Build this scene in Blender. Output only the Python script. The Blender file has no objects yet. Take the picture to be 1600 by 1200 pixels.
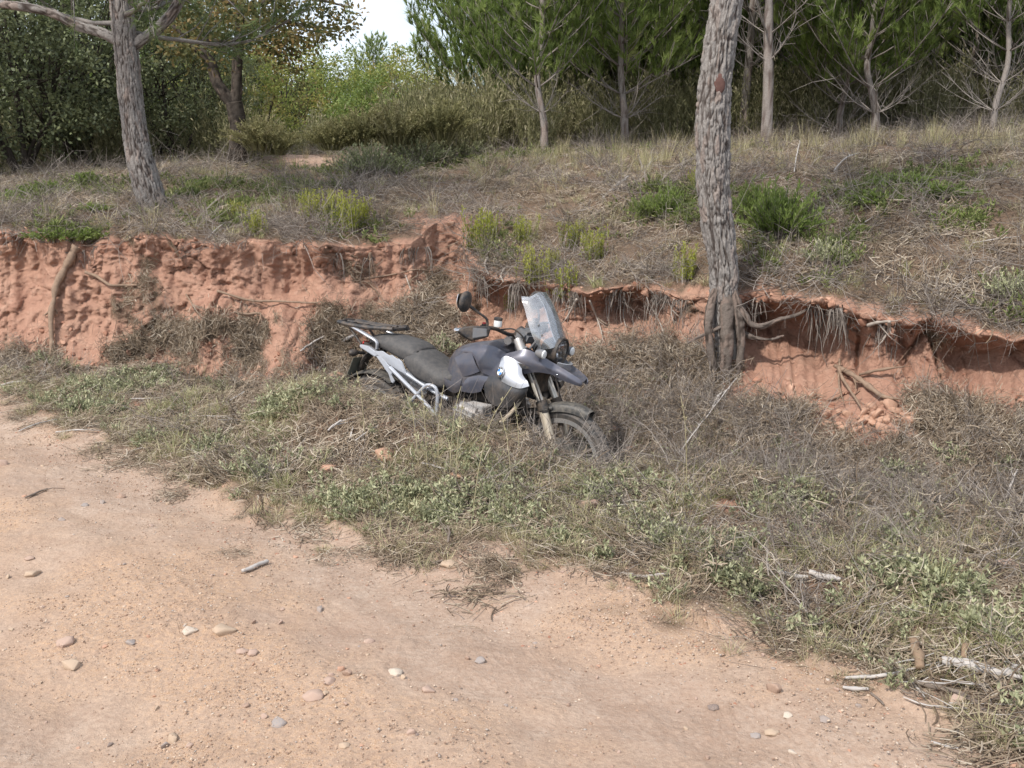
import bpy, bmesh, math, random
import numpy as np
from mathutils import Vector, Matrix, Euler
from mathutils.bvhtree import BVHTree

scene = bpy.context.scene
COL = scene.collection
rng = np.random.default_rng(7)
R = math.radians

# ------------------------------------------------------------------ camera
CAM_H = 1.65
PITCH = math.atan(330 / 1600.0)
cam_data = bpy.data.cameras.new('camera')
cam_data.sensor_width = 36.0
cam_data.lens = 36.0
cam_data.clip_start = 0.05
cam_data.clip_end = 2000.0
cam = bpy.data.objects.new('camera', cam_data)
COL.objects.link(cam)
cam.location = (0, 0, CAM_H)
cam.rotation_euler = (math.pi / 2 - PITCH, 0, 0)
scene.camera = cam

# ------------------------------------------------------------------ sky
SUN_TO = Vector((-0.42, -0.50, 0.76)).normalized()
sun_el = math.asin(SUN_TO.z)
world = bpy.data.worlds.new('World')
scene.world = world
world.use_nodes = True
wn = world.node_tree
wn.nodes.clear()
w_out = wn.nodes.new('ShaderNodeOutputWorld')
w_bg = wn.nodes.new('ShaderNodeBackground')
w_sky = wn.nodes.new('ShaderNodeTexSky')
w_sky.sky_type = 'NISHITA'
w_sky.sun_disc = False
w_sky.sun_elevation = sun_el
w_sky.sun_rotation = math.atan2(SUN_TO.x, SUN_TO.y)
w_sky.air_density = 1.0
w_sky.dust_density = 2.0
w_tc = wn.nodes.new('ShaderNodeTexCoord')
w_map = wn.nodes.new('ShaderNodeMapping')
w_map.inputs['Scale'].default_value = (1.6, 1.6, 4.5)
w_nz = wn.nodes.new('ShaderNodeTexNoise')
w_nz.inputs['Scale'].default_value = 1.7
w_nz.inputs['Detail'].default_value = 7.0
w_nz.inputs['Roughness'].default_value = 0.55
w_rp = wn.nodes.new('ShaderNodeValToRGB')
w_rp.color_ramp.elements[0].position = 0.36
w_rp.color_ramp.elements[0].color = (0.42, 0.42, 0.42, 1)
w_rp.color_ramp.elements[1].position = 0.62
w_rp.color_ramp.elements[1].color = (0.85, 0.85, 0.85, 1)
w_mix = wn.nodes.new('ShaderNodeMixRGB')
w_mix.inputs[2].default_value = (6.6, 7.1, 7.9, 1)
w_bg.inputs['Strength'].default_value = 0.135
wn.links.new(w_tc.outputs['Generated'], w_map.inputs['Vector'])
wn.links.new(w_map.outputs[0], w_nz.inputs['Vector'])
wn.links.new(w_nz.outputs['Fac'], w_rp.inputs['Fac'])
wn.links.new(w_rp.outputs['Color'], w_mix.inputs[0])
wn.links.new(w_sky.outputs['Color'], w_mix.inputs[1])
wn.links.new(w_mix.outputs[0], w_bg.inputs['Color'])
wn.links.new(w_bg.outputs[0], w_out.inputs['Surface'])

# ------------------------------------------------------------------ sun (thin cloud: softened)
sun_data = bpy.data.lights.new('sun', 'SUN')
sun_data.energy = 3.1
sun_data.angle = R(3.0)
sun_data.color = (1.0, 0.955, 0.89)
sun = bpy.data.objects.new('sun', sun_data)
COL.objects.link(sun)
sun.rotation_euler = SUN_TO.to_track_quat('Z', 'Y').to_euler()

# ------------------------------------------------------------------ exposure
scene.render.engine = 'CYCLES'
scene.view_settings.view_transform = 'Standard'
scene.view_settings.look = 'None'
scene.view_settings.exposure = 0.47
scene.view_settings.gamma = 1.0
scene.view_settings.use_curve_mapping = False
scene.cycles.use_denoising = True
scene.cycles.max_bounces = 5
scene.cycles.diffuse_bounces = 2
scene.cycles.transparent_max_bounces = 12
scene.cycles.transmission_bounces = 6
scene.cycles.use_adaptive_sampling = False
scene.render.use_persistent_data = False

# ------------------------------------------------------------------ helpers
def tag(o, label=None, cat=None, group=None, kind=None):
    if label: o['label'] = label
    if cat: o['category'] = cat
    if group: o['group'] = group
    if kind: o['kind'] = kind
    return o

def empty(name, loc=(0, 0, 0), rot=(0, 0, 0)):
    o = bpy.data.objects.new(name, None)
    o.empty_display_size = 0.1
    COL.objects.link(o)
    o.location = loc
    o.rotation_euler = rot
    return o

def link(name, me, parent=None, mat=None):
    o = bpy.data.objects.new(name, me)
    COL.objects.link(o)
    if mat is not None and len(me.materials) == 0:
        me.materials.append(mat)
    if parent is not None:
        o.parent = parent
    return o

def mesh_np(name, V, faces, smooth=True, mat=None, matidx=None, attrs=None, sharp=None):
    """faces: one (n,k) int array or a list of such arrays."""
    if isinstance(faces, np.ndarray): faces = [faces]
    faces = [np.asarray(f, dtype=np.int32) for f in faces if len(f)]
    me = bpy.data.meshes.new(name)
    V = np.asarray(V, dtype=np.float32)
    me.vertices.add(len(V))
    me.vertices.foreach_set('co', V.ravel())
    nl = sum(f.size for f in faces); nf = sum(len(f) for f in faces)
    me.loops.add(nl); me.polygons.add(nf)
    me.loops.foreach_set('vertex_index', np.concatenate([f.ravel() for f in faces]))
    tot = np.concatenate([np.full(len(f), f.shape[1], np.int32) for f in faces])
    st = np.zeros(nf, np.int32); st[1:] = np.cumsum(tot)[:-1]
    me.polygons.foreach_set('loop_start', st)
    me.polygons.foreach_set('loop_total', tot)
    me.polygons.foreach_set('use_smooth', np.full(nf, bool(smooth)))
    if matidx is not None:
        me.polygons.foreach_set('material_index', np.asarray(matidx, np.int32))
    if attrs:
        for k, a in attrs.items():
            a = np.asarray(a, np.float32)
            if a.ndim == 1:
                at = me.attributes.new(k, 'FLOAT', 'POINT'); at.data.foreach_set('value', a)
            else:
                at = me.attributes.new(k, 'FLOAT_VECTOR', 'POINT'); at.data.foreach_set('vector', a.ravel())
    me.update(calc_edges=True)
    if sharp is not None:
        me.set_sharp_from_angle(angle=R(sharp))
    if mat is not None:
        for m in (mat if isinstance(mat, (list, tuple)) else [mat]):
            me.materials.append(m)
    return me

class MB:
    """collects vertices and faces for one mesh"""
    def __init__(s):
        s.V = []; s.F = {}; s.n = 0; s.A = []
    def add(s, V, F, a=0.0, m=0):
        V = np.asarray(V, float).reshape(-1, 3)
        if isinstance(F, np.ndarray) or (len(F) and not isinstance(F[0], np.ndarray) and np.isscalar(F[0][0])):
            F = [np.asarray(F)]
        for f in F:
            f = np.asarray(f, int)
            if len(f): s.F.setdefault((f.shape[1], m), []).append(f + s.n)
        s.V.append(V); s.n += len(V)
        s.A.append(np.full(len(V), a) if np.isscalar(a) else np.asarray(a, float))
        return s
    def mesh(s, name, mat=None, smooth=True, sharp=None, extra=None):
        V = np.concatenate(s.V); fs = []; mi = []
        for (k, m), l in s.F.items():
            f = np.concatenate(l); fs.append(f); mi.append(np.full(len(f), m))
        at = {'tint': np.concatenate(s.A)}
        if extra: at.update(extra)
        return mesh_np(name, V, fs, smooth, mat, np.concatenate(mi), at, sharp)
    def build(s, name, mat, parent=None, smooth=True, sharp=None):
        return link(name, s.mesh(name, mat, smooth, sharp), parent)

def grid_faces(nr, nc, closed=False, off=0):
    r = np.arange(nr - 1)[:, None]
    c = np.arange(nc if closed else nc - 1)[None, :]
    c2 = (c + 1) % nc
    f = np.stack([r * nc + c, r * nc + c2, (r + 1) * nc + c2, (r + 1) * nc + c], -1)
    return f.reshape(-1, 4) + off

def resample(P, n):
    P = np.asarray(P, float)
    if len(P) == 2:
        t = np.linspace(0, 1, n)[:, None]
        return P[0] * (1 - t) + P[1] * t
    d = np.r_[0, np.cumsum(np.linalg.norm(np.diff(P, axis=0), axis=1) + 1e-9)]
    t = np.linspace(0, d[-1], n)
    i = np.clip(np.searchsorted(d, t, 'right') - 1, 0, len(P) - 2)
    u = ((t - d[i]) / (d[i + 1] - d[i]))[:, None]
    m = np.empty_like(P)
    m[1:-1] = (P[2:] - P[:-2]) / (d[2:] - d[:-2])[:, None]
    m[0] = (P[1] - P[0]) / (d[1] - d[0]); m[-1] = (P[-1] - P[-2]) / (d[-1] - d[-2])
    h = (d[i + 1] - d[i])[:, None]
    return ((2*u**3 - 3*u**2 + 1) * P[i] + (u**3 - 2*u**2 + u) * h * m[i]
            + (-2*u**3 + 3*u**2) * P[i + 1] + (u**3 - u**2) * h * m[i + 1])

def tube_vf(P, rad, ns=6, cap=True, flat=1.0):
    P = np.asarray(P, float); n = len(P)
    rad = np.broadcast_to(np.asarray(rad, float), (n,))
    T = np.gradient(P, axis=0); T /= np.linalg.norm(T, axis=1)[:, None] + 1e-12
    up = np.array([0, 0, 1.0]) if abs(T[0, 2]) < 0.9 else np.array([1.0, 0, 0])
    N = np.empty_like(P)
    v = np.cross(T[0], up); v /= np.linalg.norm(v)
    for i in range(n):
        v = v - T[i] * (v @ T[i]); v /= np.linalg.norm(v) + 1e-12; N[i] = v
    B = np.cross(T, N)
    a = np.arange(ns) * 2 * math.pi / ns
    V = P[:, None] + rad[:, None, None] * (np.cos(a)[None, :, None] * N[:, None] + flat * np.sin(a)[None, :, None] * B[:, None])
    V = V.reshape(-1, 3); F = [grid_faces(n, ns, True)]
    if cap:
        V = np.r_[V, P[:1], P[-1:]]
        k = np.arange(ns); k2 = (k + 1) % ns
        F.append(np.stack([np.full(ns, n*ns), k2, k], 1))
        F.append(np.stack([np.full(ns, n*ns + 1), (n-1)*ns + k, (n-1)*ns + k2], 1))
    return V, F

# ---- noise
_perm = np.random.default_rng(11).permutation(256); _perm = np.r_[_perm, _perm, _perm]
_g = np.random.default_rng(12).normal(size=(256, 3)); _g /= np.linalg.norm(_g, axis=1)[:, None]
_rv = np.random.default_rng(13).random((256, 3))
def perlin(P):
    P = np.asarray(P, float); sh = P.shape[:-1]; P = P.reshape(-1, 3)
    i = np.floor(P).astype(int); f = P - i; i &= 255
    u = f * f * f * (f * (f * 6 - 15) + 10)
    r = 0
    for dx in (0, 1):
        wx = u[:, 0] if dx else 1 - u[:, 0]
        a = _perm[(i[:, 0] + dx) & 255]
        for dy in (0, 1):
            wy = u[:, 1] if dy else 1 - u[:, 1]
            b = _perm[a + ((i[:, 1] + dy) & 255)]
            for dz in (0, 1):
                wz = u[:, 2] if dz else 1 - u[:, 2]
                g = _g[_perm[b + ((i[:, 2] + dz) & 255)] & 255]
                d = (f[:, 0] - dx) * g[:, 0] + (f[:, 1] - dy) * g[:, 1] + (f[:, 2] - dz) * g[:, 2]
                r = r + wx * wy * wz * d
    return (r * 1.5).reshape(sh)
def fbm(P, oct=4, lac=2.03, gain=0.5):
    s = 0; a = 1.0; P = np.asarray(P, float)
    for k in range(oct):
        s = s + a * perlin(P + 17.3 * k); P = P * lac; a *= gain
    return s
def worley(P):
    """F1, F2, cell id for points P (n,3)"""
    P = np.asarray(P, float); i = np.floor(P).astype(int)
    f1 = np.full(len(P), 9.0); f2 = f1.copy(); cid = np.zeros(len(P), int)
    for dx in (-1, 0, 1):
        for dy in (-1, 0, 1):
            for dz in (-1, 0, 1):
                c = i + np.array([dx, dy, dz])
                h = _perm[_perm[_perm[c[:, 0] & 255] + (c[:, 1] & 255)] + (c[:, 2] & 255)] & 255
                d = np.linalg.norm(c + _rv[h] - P, axis=1)
                m = d < f1
                f2 = np.where(m, f1, np.minimum(f2, d)); f1 = np.where(m, d, f1); cid = np.where(m, h, cid)
    return f1, f2, cid
def sstep(a, b, x):
    t = np.clip((x - a) / (b - a), 0, 1); return t * t * (3 - 2 * t)

# ---- measuring: the point at depth y under a place in the photograph (used to read sizes off the picture)
def ray(px, py):
    up = -(py - 600) / 1600.0
    return np.array([(px - 800) / 1600.0, math.cos(PITCH) + math.sin(PITCH) * up, -math.sin(PITCH) + math.cos(PITCH) * up])
def W(px, py, Y):
    d = ray(px, py); return np.array([0, 0, CAM_H]) + d * (Y / d[1])
def WZ(px, py, z=0.0):
    d = ray(px, py); return np.array([0, 0, CAM_H]) + d * ((z - CAM_H) / d[2])

# ------------------------------------------------------------------ materials
class NT:
    def __init__(s, name):
        s.m = bpy.data.materials.new(name); s.m.use_nodes = True
        s.t = s.m.node_tree; s.t.nodes.clear()
        s.out = s.n('ShaderNodeOutputMaterial')
    def n(s, typ, **kw):
        nd = s.t.nodes.new(typ)
        for k, v in kw.items():
            if k in nd.inputs.keys(): nd.inputs[k].default_value = v
            else: setattr(nd, k, v)
        return nd
    def l(s, a, b): s.t.links.new(a, b)
    def noise(s, scale, detail=4, rough=0.55, coord='Object', sc3=None, dist=0.0):
        tc = s.n('ShaderNodeTexCoord')
        mp = s.n('ShaderNodeMapping'); s.l(tc.outputs[coord], mp.inputs['Vector'])
        if sc3: mp.inputs['Scale'].default_value = sc3
        nz = s.n('ShaderNodeTexNoise'); nz.inputs['Scale'].default_value = scale
        nz.inputs['Detail'].default_value = detail; nz.inputs['Roughness'].default_value = rough
        nz.inputs['Distortion'].default_value = dist
        s.l(mp.outputs[0], nz.inputs['Vector']); return nz.outputs['Fac']
    def ramp(s, fac, stops):
        r = s.n('ShaderNodeValToRGB'); e = r.color_ramp.elements
        while len(e) < len(stops): e.new(0.5)
        for k, (p, c) in enumerate(stops):
            e[k].position = p; e[k].color = (c, c, c, 1) if np.isscalar(c) else (*c, 1)
        s.l(fac, r.inputs['Fac']); return r.outputs['Color']
    def mix(s, fac, a, b, mode='MIX'):
        x = s.n('ShaderNodeMixRGB'); x.blend_type = mode
        for k, v in ((0, fac), (1, a), (2, b)):
            if hasattr(v, 'links') or isinstance(v, bpy.types.NodeSocket): s.l(v, x.inputs[k])
            elif np.isscalar(v): x.inputs[k].default_value = v if k == 0 else (v, v, v, 1)
            else: x.inputs[k].default_value = (*v, 1)
        return x.outputs[0]
    def math(s, op, a, b=0.5, clamp=False):
        x = s.n('ShaderNodeMath'); x.operation = op; x.use_clamp = clamp
        for k, v in ((0, a), (1, b)):
            if isinstance(v, bpy.types.NodeSocket): s.l(v, x.inputs[k])
            else: x.inputs[k].default_value = v
        return x.outputs[0]
    def attr(s, name):
        a = s.n('ShaderNodeAttribute'); a.attribute_name = name; return a.outputs['Fac']
    def rand(s): return s.n('ShaderNodeObjectInfo').outputs['Random']
    def bump(s, h, strength=0.5, dist=0.01, normal=None):
        b = s.n('ShaderNodeBump'); b.inputs['Strength'].default_value = strength; b.inputs['Distance'].default_value = dist
        s.l(h, b.inputs['Height'])
        if normal is not None: s.l(normal, b.inputs['Normal'])
        return b.outputs[0]
    def pbr(s, col, rough=0.9, metal=0.0, spec=0.3, normal=None, coat=0.0, trans=None):
        p = s.n('ShaderNodeBsdfPrincipled')
        for k, v in (('Base Color', col), ('Roughness', rough), ('Metallic', metal), ('Specular IOR Level', spec), ('Coat Weight', coat)):
            if isinstance(v, bpy.types.NodeSocket): s.l(v, p.inputs[k])
            elif np.isscalar(v): p.inputs[k].default_value = v
            else: p.inputs[k].default_value = (*v, 1)
        if normal is not None: s.l(normal, p.inputs['Normal'])
        o = p.outputs[0]
        if trans:
            tr = s.n('ShaderNodeBsdfTranslucent')
            if isinstance(col, bpy.types.NodeSocket): s.l(col, tr.inputs['Color'])
            else: tr.inputs['Color'].default_value = (*col, 1)
            mx = s.n('ShaderNodeMixShader'); mx.inputs[0].default_value = trans
            s.l(o, mx.inputs[1]); s.l(tr.outputs[0], mx.inputs[2]); o = mx.outputs[0]
        s.l(o, s.out.inputs['Surface']); return s.m

def hexlin(r, g, b):
    f = lambda v: (v / 255 / 12.92) if v / 255 < 0.04045 else ((v / 255 + 0.055) / 1.055) ** 2.4
    return (f(r), f(g), f(b))

def mat_leaf(name, stops, trans=0.3, rough=0.6, spec=0.3, noise_scale=None):
    """leaf / blade: colour from per-leaf tint, shifted a little from plant to plant"""
    n = NT(name)
    t = n.math('ADD', n.attr('tint'), n.math('MULTIPLY', n.math('SUBTRACT', n.rand(), 0.5), 0.35))
    if noise_scale:
        t = n.math('ADD', t, n.math('MULTIPLY', n.math('SUBTRACT', n.noise(noise_scale, 3), 0.5), 0.8))
    return n.pbr(n.ramp(t, stops), rough, 0, spec, trans=trans)

def mat_plain(name, col, rough=0.6, metal=0.0, spec=0.4, var=0.25, scale=30.0, bump=0.0, coat=0.0, dust=0.0, dustcol=(0.36, 0.26, 0.18)):
    n = NT(name)
    nz = n.noise(scale, 4)
    c = n.mix(nz, tuple(v * (1 - var) for v in col), tuple(min(1, v * (1 + var)) for v in col))
    if dust > 0:
        d = n.ramp(n.noise(scale * 0.35, 6, 0.65), [(0.40, 0.0), (0.75, dust)])
        c = n.mix(d, c, dustcol)
        rough = n.mix(d, rough, 0.9)
    return n.pbr(c, rough, metal, spec, n.bump(nz, bump, 0.004) if bump else None, coat)
# ------------------------------------------------------------------ terrain
def curve_of(pts): # sorted by x -> interpolators
    P = np.array(pts); P = P[np.argsort(P[:, 0])]; return P
# edge of the bare road, read on the z = 0 plane
_edge = [WZ(*p) for p in [(0, 596), (60, 640), (150, 690), (250, 735), (330, 765), (420, 800), (560, 830), (700, 865), (830, 885),
                          (900, 905), (1000, 940), (1080, 970), (1180, 1005), (1250, 1040), (1340, 1075), (1450, 1110), (1600, 1190)]]
EDGE = curve_of([(p[0], p[1]) for p in _edge] + [(-9, 10.6), (-6, 8.9), (3, 1.7), (5, 0.2), (9, -2.5)])
def y_edge(x): return np.interp(x, EDGE[:, 0], EDGE[:, 1]) + .07 + .05 * np.sin(np.asarray(x) * 2.1)
CREST = np.array([(-9, 11.2, 0), (-6, 9.2, 0.0), (-4, 8.05, 0.0), (-3, 7.6, .03), (-2, 6.95, .12), (-1.25, 6.5, .29), (-.8, 6.2, .26), (-.3, 5.75, .17), (.4, 5.3, .12),
                  (1.2, 4.9, .12), (2, 4.55, .13), (3, 4.0, .12), (5, 2.9, .1), (9, 1, .1)])
DITCH = np.array([(-9, -.02), (-4, -.03), (-3, -.14), (-2, -.28), (-1, -.40), (0, -.50), (.8, -.50), (1.5, -.42), (3, -.34), (9, -.3)])
_base = [(p, W(*p)) for p in [(-250, 562, 9.5), (0, 566, 9.0), (100, 566, 8.9), (230, 566, 8.85), (330, 575, 8.8), (430, 590, 8.65), (500, 595, 8.6), (600, 602, 8.5),
                              (700, 600, 8.5), (780, 605, 8.3), (900, 600, 7.9), (1000, 575, 7.8), (1080, 570, 7.55), (1140, 590, 7.25), (1220, 625, 6.95),
                              (1300, 645, 6.7), (1400, 650, 6.5), (1500, 640, 6.3), (1600, 620, 6.1), (1800, 640, 5.6)]]
BASE = curve_of([tuple(w) for p, w in _base] + [(-9, 11.0, .02), (9, 2.2, .1)])
_lip = [(p, W(*p)) for p in [(-250, 362, 9.9), (0, 362, 9.5), (100, 372, 9.35), (230, 374, 9.25), (330, 384, 9.15), (430, 372, 9.2), (500, 388, 9.05), (590, 384, 9.05),
                             (640, 388, 9.2), (680, 350, 9.7), (712, 345, 9.75), (738, 405, 9.3), (770, 428, 8.9), (830, 445, 8.6), (900, 452, 8.4), (1000, 455, 8.15),
                             (1080, 460, 7.9), (1140, 470, 7.7), (1190, 462, 7.6), (1250, 470, 7.3), (1350, 488, 7.0), (1450, 498, 6.75), (1520, 514, 6.5), (1600, 528, 6.3), (1800, 560, 5.8)]]
LIP = curve_of([tuple(w) for p, w in _lip] + [(-9, 11.6, 1.05), (9, 2.8, .6)])
def icurve(C, x, k): return np.interp(x, C[:, 0], C[:, k])

# how far the face is hollowed out under the lip, along x
UND = np.array([(-9, .05), (-4.5, .05), (-3.2, .06), (-2.0, .14), (-1.3, .18), (-.9, .05), (-.55, .05), (-.25, .36), (.3, .50), (1.0, .50), (1.5, .48), (2.2, .56), (3.0, .56), (4, .45), (9, .3)])

# heights of the slope above the lip
TOPC = [(-300, 330, 11), (0, 330, 11), (0, 290, 13.5), (0, 268, 18), (-300, 268, 18), (250, 338, 9.75), (240, 292, 11.6), (370, 255, 14.5), (430, 300, 11.5), (480, 262, 15.5), (480, 250, 17.5), (560, 345, 10),
        (560, 280, 13), (620, 255, 15.5), (700, 335, 10.1), (700, 270, 13), (850, 248, 13.5), (850, 300, 11), (975, 236, 14), (1000, 300, 10.4), (1000, 380, 9.0), (1140, 400, 8.1),
        (1120, 300, 9.9), (1120, 240, 12.5), (1195, 230, 13), (1250, 300, 9.7), (1280, 390, 8.0), (1320, 228, 12.8), (1400, 300, 9.0), (1400, 400, 7.6), (1400, 228, 12.2), (1550, 218, 11.6),
        (1550, 300, 8.6), (1600, 400, 7.2), (1600, 470, 6.6), (1800, 206, 11), (1800, 400, 6.8), (1480, 260, 10.2)]
TP = np.array([W(*p) for p in TOPC] + [tuple(l) for l in LIP[1:-1]] +
              [(-9, 14, 1.6), (-12, 30, 1.9), (0, 30, 2.1), (-4, 24, 1.85), (12, 30, 2.5), (9, 10, 2.0), (6, 18, 2.3), (2, 19, 2.15), (-14, 18, 1.75), (20, 20, 2.5), (-25, 40, 2), (25, 40, 2.5), (0, 45, 2.2)])
def _tps_k(r2): return r2 * np.log(r2 + 1e-9) * 0.5
_n = len(TP)
_A = np.zeros((_n + 3, _n + 3))
_A[:_n, :_n] = _tps_k(((TP[:, None, :2] - TP[None, :, :2]) ** 2).sum(-1)) + np.eye(_n) * 0.15
_A[:_n, _n] = 1; _A[:_n, _n+1:] = TP[:, :2]; _A[_n:, :_n] = _A[:_n, _n:].T
_co = np.linalg.solve(_A, np.r_[TP[:, 2], 0, 0, 0])
def z_top0(x, y):
    x = np.asarray(x, float); y = np.asarray(y, float); sh = np.broadcast(x, y).shape
    X = np.clip(np.broadcast_to(x, sh).ravel(), -16, 16); Y = np.clip(np.broadcast_to(y, sh).ravel(), 0, 42)
    out = np.empty(len(X))
    for a in range(0, len(X), 60000):
        q = np.stack([X[a:a+60000], Y[a:a+60000]], 1)
        K = _tps_k(((q[:, None] - TP[None, :, :2]) ** 2).sum(-1))
        out[a:a+60000] = K @ _co[:_n] + _co[_n] + q @ _co[_n+1:]
    return np.clip(out, 0.3, 3.2).reshape(sh)

BW1 = np.array([0.300, 6.31]); BW0 = np.array([-1.016, 7.10])   # where the parked motorcycle's wheels stand
def z_front(x, y):
    """road, verge, ditch"""
    ye = y_edge(x); yc = icurve(CREST, x, 1); zc = icurve(CREST, x, 2); yb = icurve(BASE, x, 1); zb = icurve(BASE, x, 2); zd = icurve(DITCH, x, 1)
    yc = np.minimum(yc, yb - .25)
    z = sstep(0, 1, (y - ye) / np.maximum(yc - ye, .05)) * zc
    t = np.clip((y - yc) / np.maximum(yb - yc, .05), 0, 1)
    zf = zc + (zd - zc) * sstep(0, .36, t)
    zf = zf + (zb - zf) * np.clip((t - .50) / .5, 0, 1) ** 1.25
    z = np.where(y > yc, zf, z)
    # level the ditch floor under the wheels
    P = np.stack([x, y], -1); d = BW1 - BW0; s = np.clip(((P - BW0) @ d) / (d @ d), -.15, 1.15)
    dist = np.linalg.norm(P - (BW0 + s[..., None] * d), axis=-1)
    zw = -.387 + s * (-.4816 + .387) - .012
    w = 1 - sstep(.12, .5, dist)
    return z * (1 - w) + zw * w
RUTS = None
def road_relief(x, y):
    """shallow wheel ruts and washboard along the track"""
    dx, dy = 0.742, -0.670        # direction of the track
    c = x * dy * -1 + y * dx      # across
    a = x * dx + y * dy
    wob = 0.12 * np.sin(a * 0.5 + .6)
    r = -0.034 * np.exp(-((c - 2.55 + wob) / .22) ** 2) - 0.045 * np.exp(-((c - 1.15 + wob) / .26) ** 2) + 0.02 * np.exp(-((c - 1.85 + wob) / .2) ** 2)
    return r

UD = 1.06
NCD = 760
_uo = np.linspace(0, 1, 34)[1:]
_side = UD + 4.5 * _uo ** 1.6
U = np.r_[-_side[::-1], np.linspace(-UD, UD, NCD), _side]
NC = len(U)
def sc(y): return 1.5 + 0.5 * np.maximum(y, -1.5)
def solve_col(C):
    y = np.full(NC, 7.5)
    for _ in range(60):
        y = 0.5 * y + 0.5 * icurve(C, np.clip(U * sc(y), -9, 9), 1)
    x = U * sc(y)
    return x, y, icurve(C, np.clip(x, -9, 9), 2)
bx_, by_, bz_ = solve_col(BASE)
lx_, ly_, lz_ = solve_col(LIP)
# ragged lip: crumbled bites and jutting crusts
_r = fbm(np.stack([lx_ * 2.2, np.zeros(NC), np.full(NC, 3.1)], -1), 5) * .13 + perlin(np.stack([lx_ * 11, np.zeros(NC), np.full(NC, 7.7)], -1)) * .045
_rs = 1 - 0.5 * sstep(5, 8, np.abs(lx_))
ly_ = ly_ + _r * _rs
lz_ = lz_ + (fbm(np.stack([lx_ * 1.7, np.full(NC, 9.1), np.zeros(NC)], -1), 4) * .07 + perlin(np.stack([lx_ * 9, np.full(NC, 2.1), np.zeros(NC)], -1)) * .03) * _rs
lx_ = U * sc(ly_)
und_ = np.interp(lx_, UND[:, 0], UND[:, 1])

# --- rows
v_front = np.r_[np.linspace(-4, 2.0, 16)[:-1], 2.0 + (np.linspace(0, 1, 410) ** 1.25) * 6.0]   # as y for a base at y = 8
vf = (v_front + 4) / 12.0
NF = len(vf)
NT_F = 118
t = np.linspace(0, 1, NT_F)
T = t[:, None]
za = bz_; 
A = 1 - (1 - T) ** 1.7
A = np.where(T > .985, A, A)
Yw = by_ + (ly_ - by_) * A
Zw = bz_[None, :] + (lz_ - bz_)[None, :] * T
rgt = sstep(-.4, .3, lx_)[None, :]
bump_u = np.exp(-((T - (.74 - .08 * rgt)) / (.17 + .09 * rgt)) ** 2) * (1 - sstep(.91, 1.0, T))
Xw = U[None, :] * sc(Yw)
Pw = np.stack([Xw, Yw * .3, Zw], -1)
pat = np.clip(.75 + 1.1 * fbm(np.stack([Xw * 1.1, np.zeros_like(Xw), Zw * .4], -1), 2), .1, 1.5)
dy = und_[None, :] * bump_u * pat
env = np.ones_like(T)
envt = env * (1 - sstep(.93, 1, T))
# broad lobes, vertical runnels, flaking
dy += env * fbm(Pw * np.array([1.3, 1, .9]), 4) * .16
fur = np.abs(perlin(np.stack([Xw * 3.3, np.zeros_like(Xw), Zw * .75], -1) + .35 * fbm(Pw * 2.5, 2)[..., None]))
dy += env * (1 - sstep(0, .16, fur)) * .026
f1, f2, _ = worley((Pw * np.array([1, 1, 1.5]) * 9).reshape(-1, 3))
crk = (f2 - f1).reshape(Xw.shape)
crust = sstep(.55, .9, T) * env + .25 * env
crust = crust * sstep(-.15, .25, fbm(Pw * 3.1 + 40, 3))
dy += crust * (1 - sstep(0, .13, crk)) * .034
dy -= crust * (f1.reshape(Xw.shape) < .5) * 0.0
dy += envt * fbm(Pw * 14, 3) * .024
rid = 1 - np.abs(perlin(Pw * np.array([7, 7, 10]) + .6 * fbm(Pw * 5, 2)[..., None])) * 2
dy -= envt * np.clip(rid, 0, 1) ** 2 * .030 * sstep(-.2, .3, fbm(Pw * 1.9 + 11, 2))
rid2 = 1 - np.abs(perlin(Pw * 19 + 3.3)) * 2.2
dy -= env * np.clip(rid2, 0, 1) ** 2 * .014
shelf = np.sin((Zw + .05 * fbm(Pw * 3, 2)) * 26) ; dy -= envt * np.maximum(shelf, 0) ** 2 * .016 * sstep(0, .4, fbm(Pw * 2.3 + 23, 2))
dy -= env * np.maximum(perlin(Pw * 34), 0) * .018
# blocks split off by upright joints, most of all on the right
_bq = (np.stack([Xw * 3.2, Yw * 0 + 1.7, Zw * 1.9], -1) + .35 * np.stack([fbm(Pw * 2.2 + 5, 2), 0 * Xw, fbm(Pw * 2.2 + 15, 2)], -1)).reshape(-1, 3)
_b1, _b2, _bc = worley(_bq); _b1 = _b1.reshape(Xw.shape); _b2 = _b2.reshape(Xw.shape); _bc = _bc.reshape(Xw.shape)
blk = (.30 + .70 * sstep(.5, 1.4, Xw)) * (1 - sstep(.82, .95, T))
dy += blk * ((_bc / 255. - .5) * .15 + (1 - sstep(0, .10, _b2 - _b1)) * .07)
_c1, _c2, _cc = worley(_bq * 2.7 + 31); _cc = _cc.reshape(Xw.shape); dy += blk * (_cc / 255. - .5) * .055
# earth cones and slumped clods leaning on the face
def cone(px, y, w, h_t, out):
    xm = W(px, 500, y)[0]
    return out * np.exp(-((Xw - xm - .03 * np.sin(T * 9)) / (w * (1.25 - T / h_t).clip(.12, 2))) ** 2) * np.clip(1 - T / h_t, 0, 1) ** .75
dy -= cone(432, 8.6, .21, .66, .80)
dy -= cone(300, 8.9, .30, .45, .22) + cone(150, 8.9, .35, .38, .15)
dy -= cone(690, 8.7, .45, .50, .35) + cone(1230, 6.9, .25, .45, .30) + cone(1390, 6.6, .35, .35, .28) + cone(1530, 6.3, .3, .4, .2)
dy += cone(500, 8.7, .16, .6, .25) + cone(772, 8.7, .24, .98, .75)
Yw = Yw + dy
Y_END = Yw[0].copy()
Yf = -4 + (Y_END[None, :] + 4) * vf[:, None]
Xf = U[None, :] * sc(Yf)
Zf = z_front(Xf, Yf)
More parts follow.
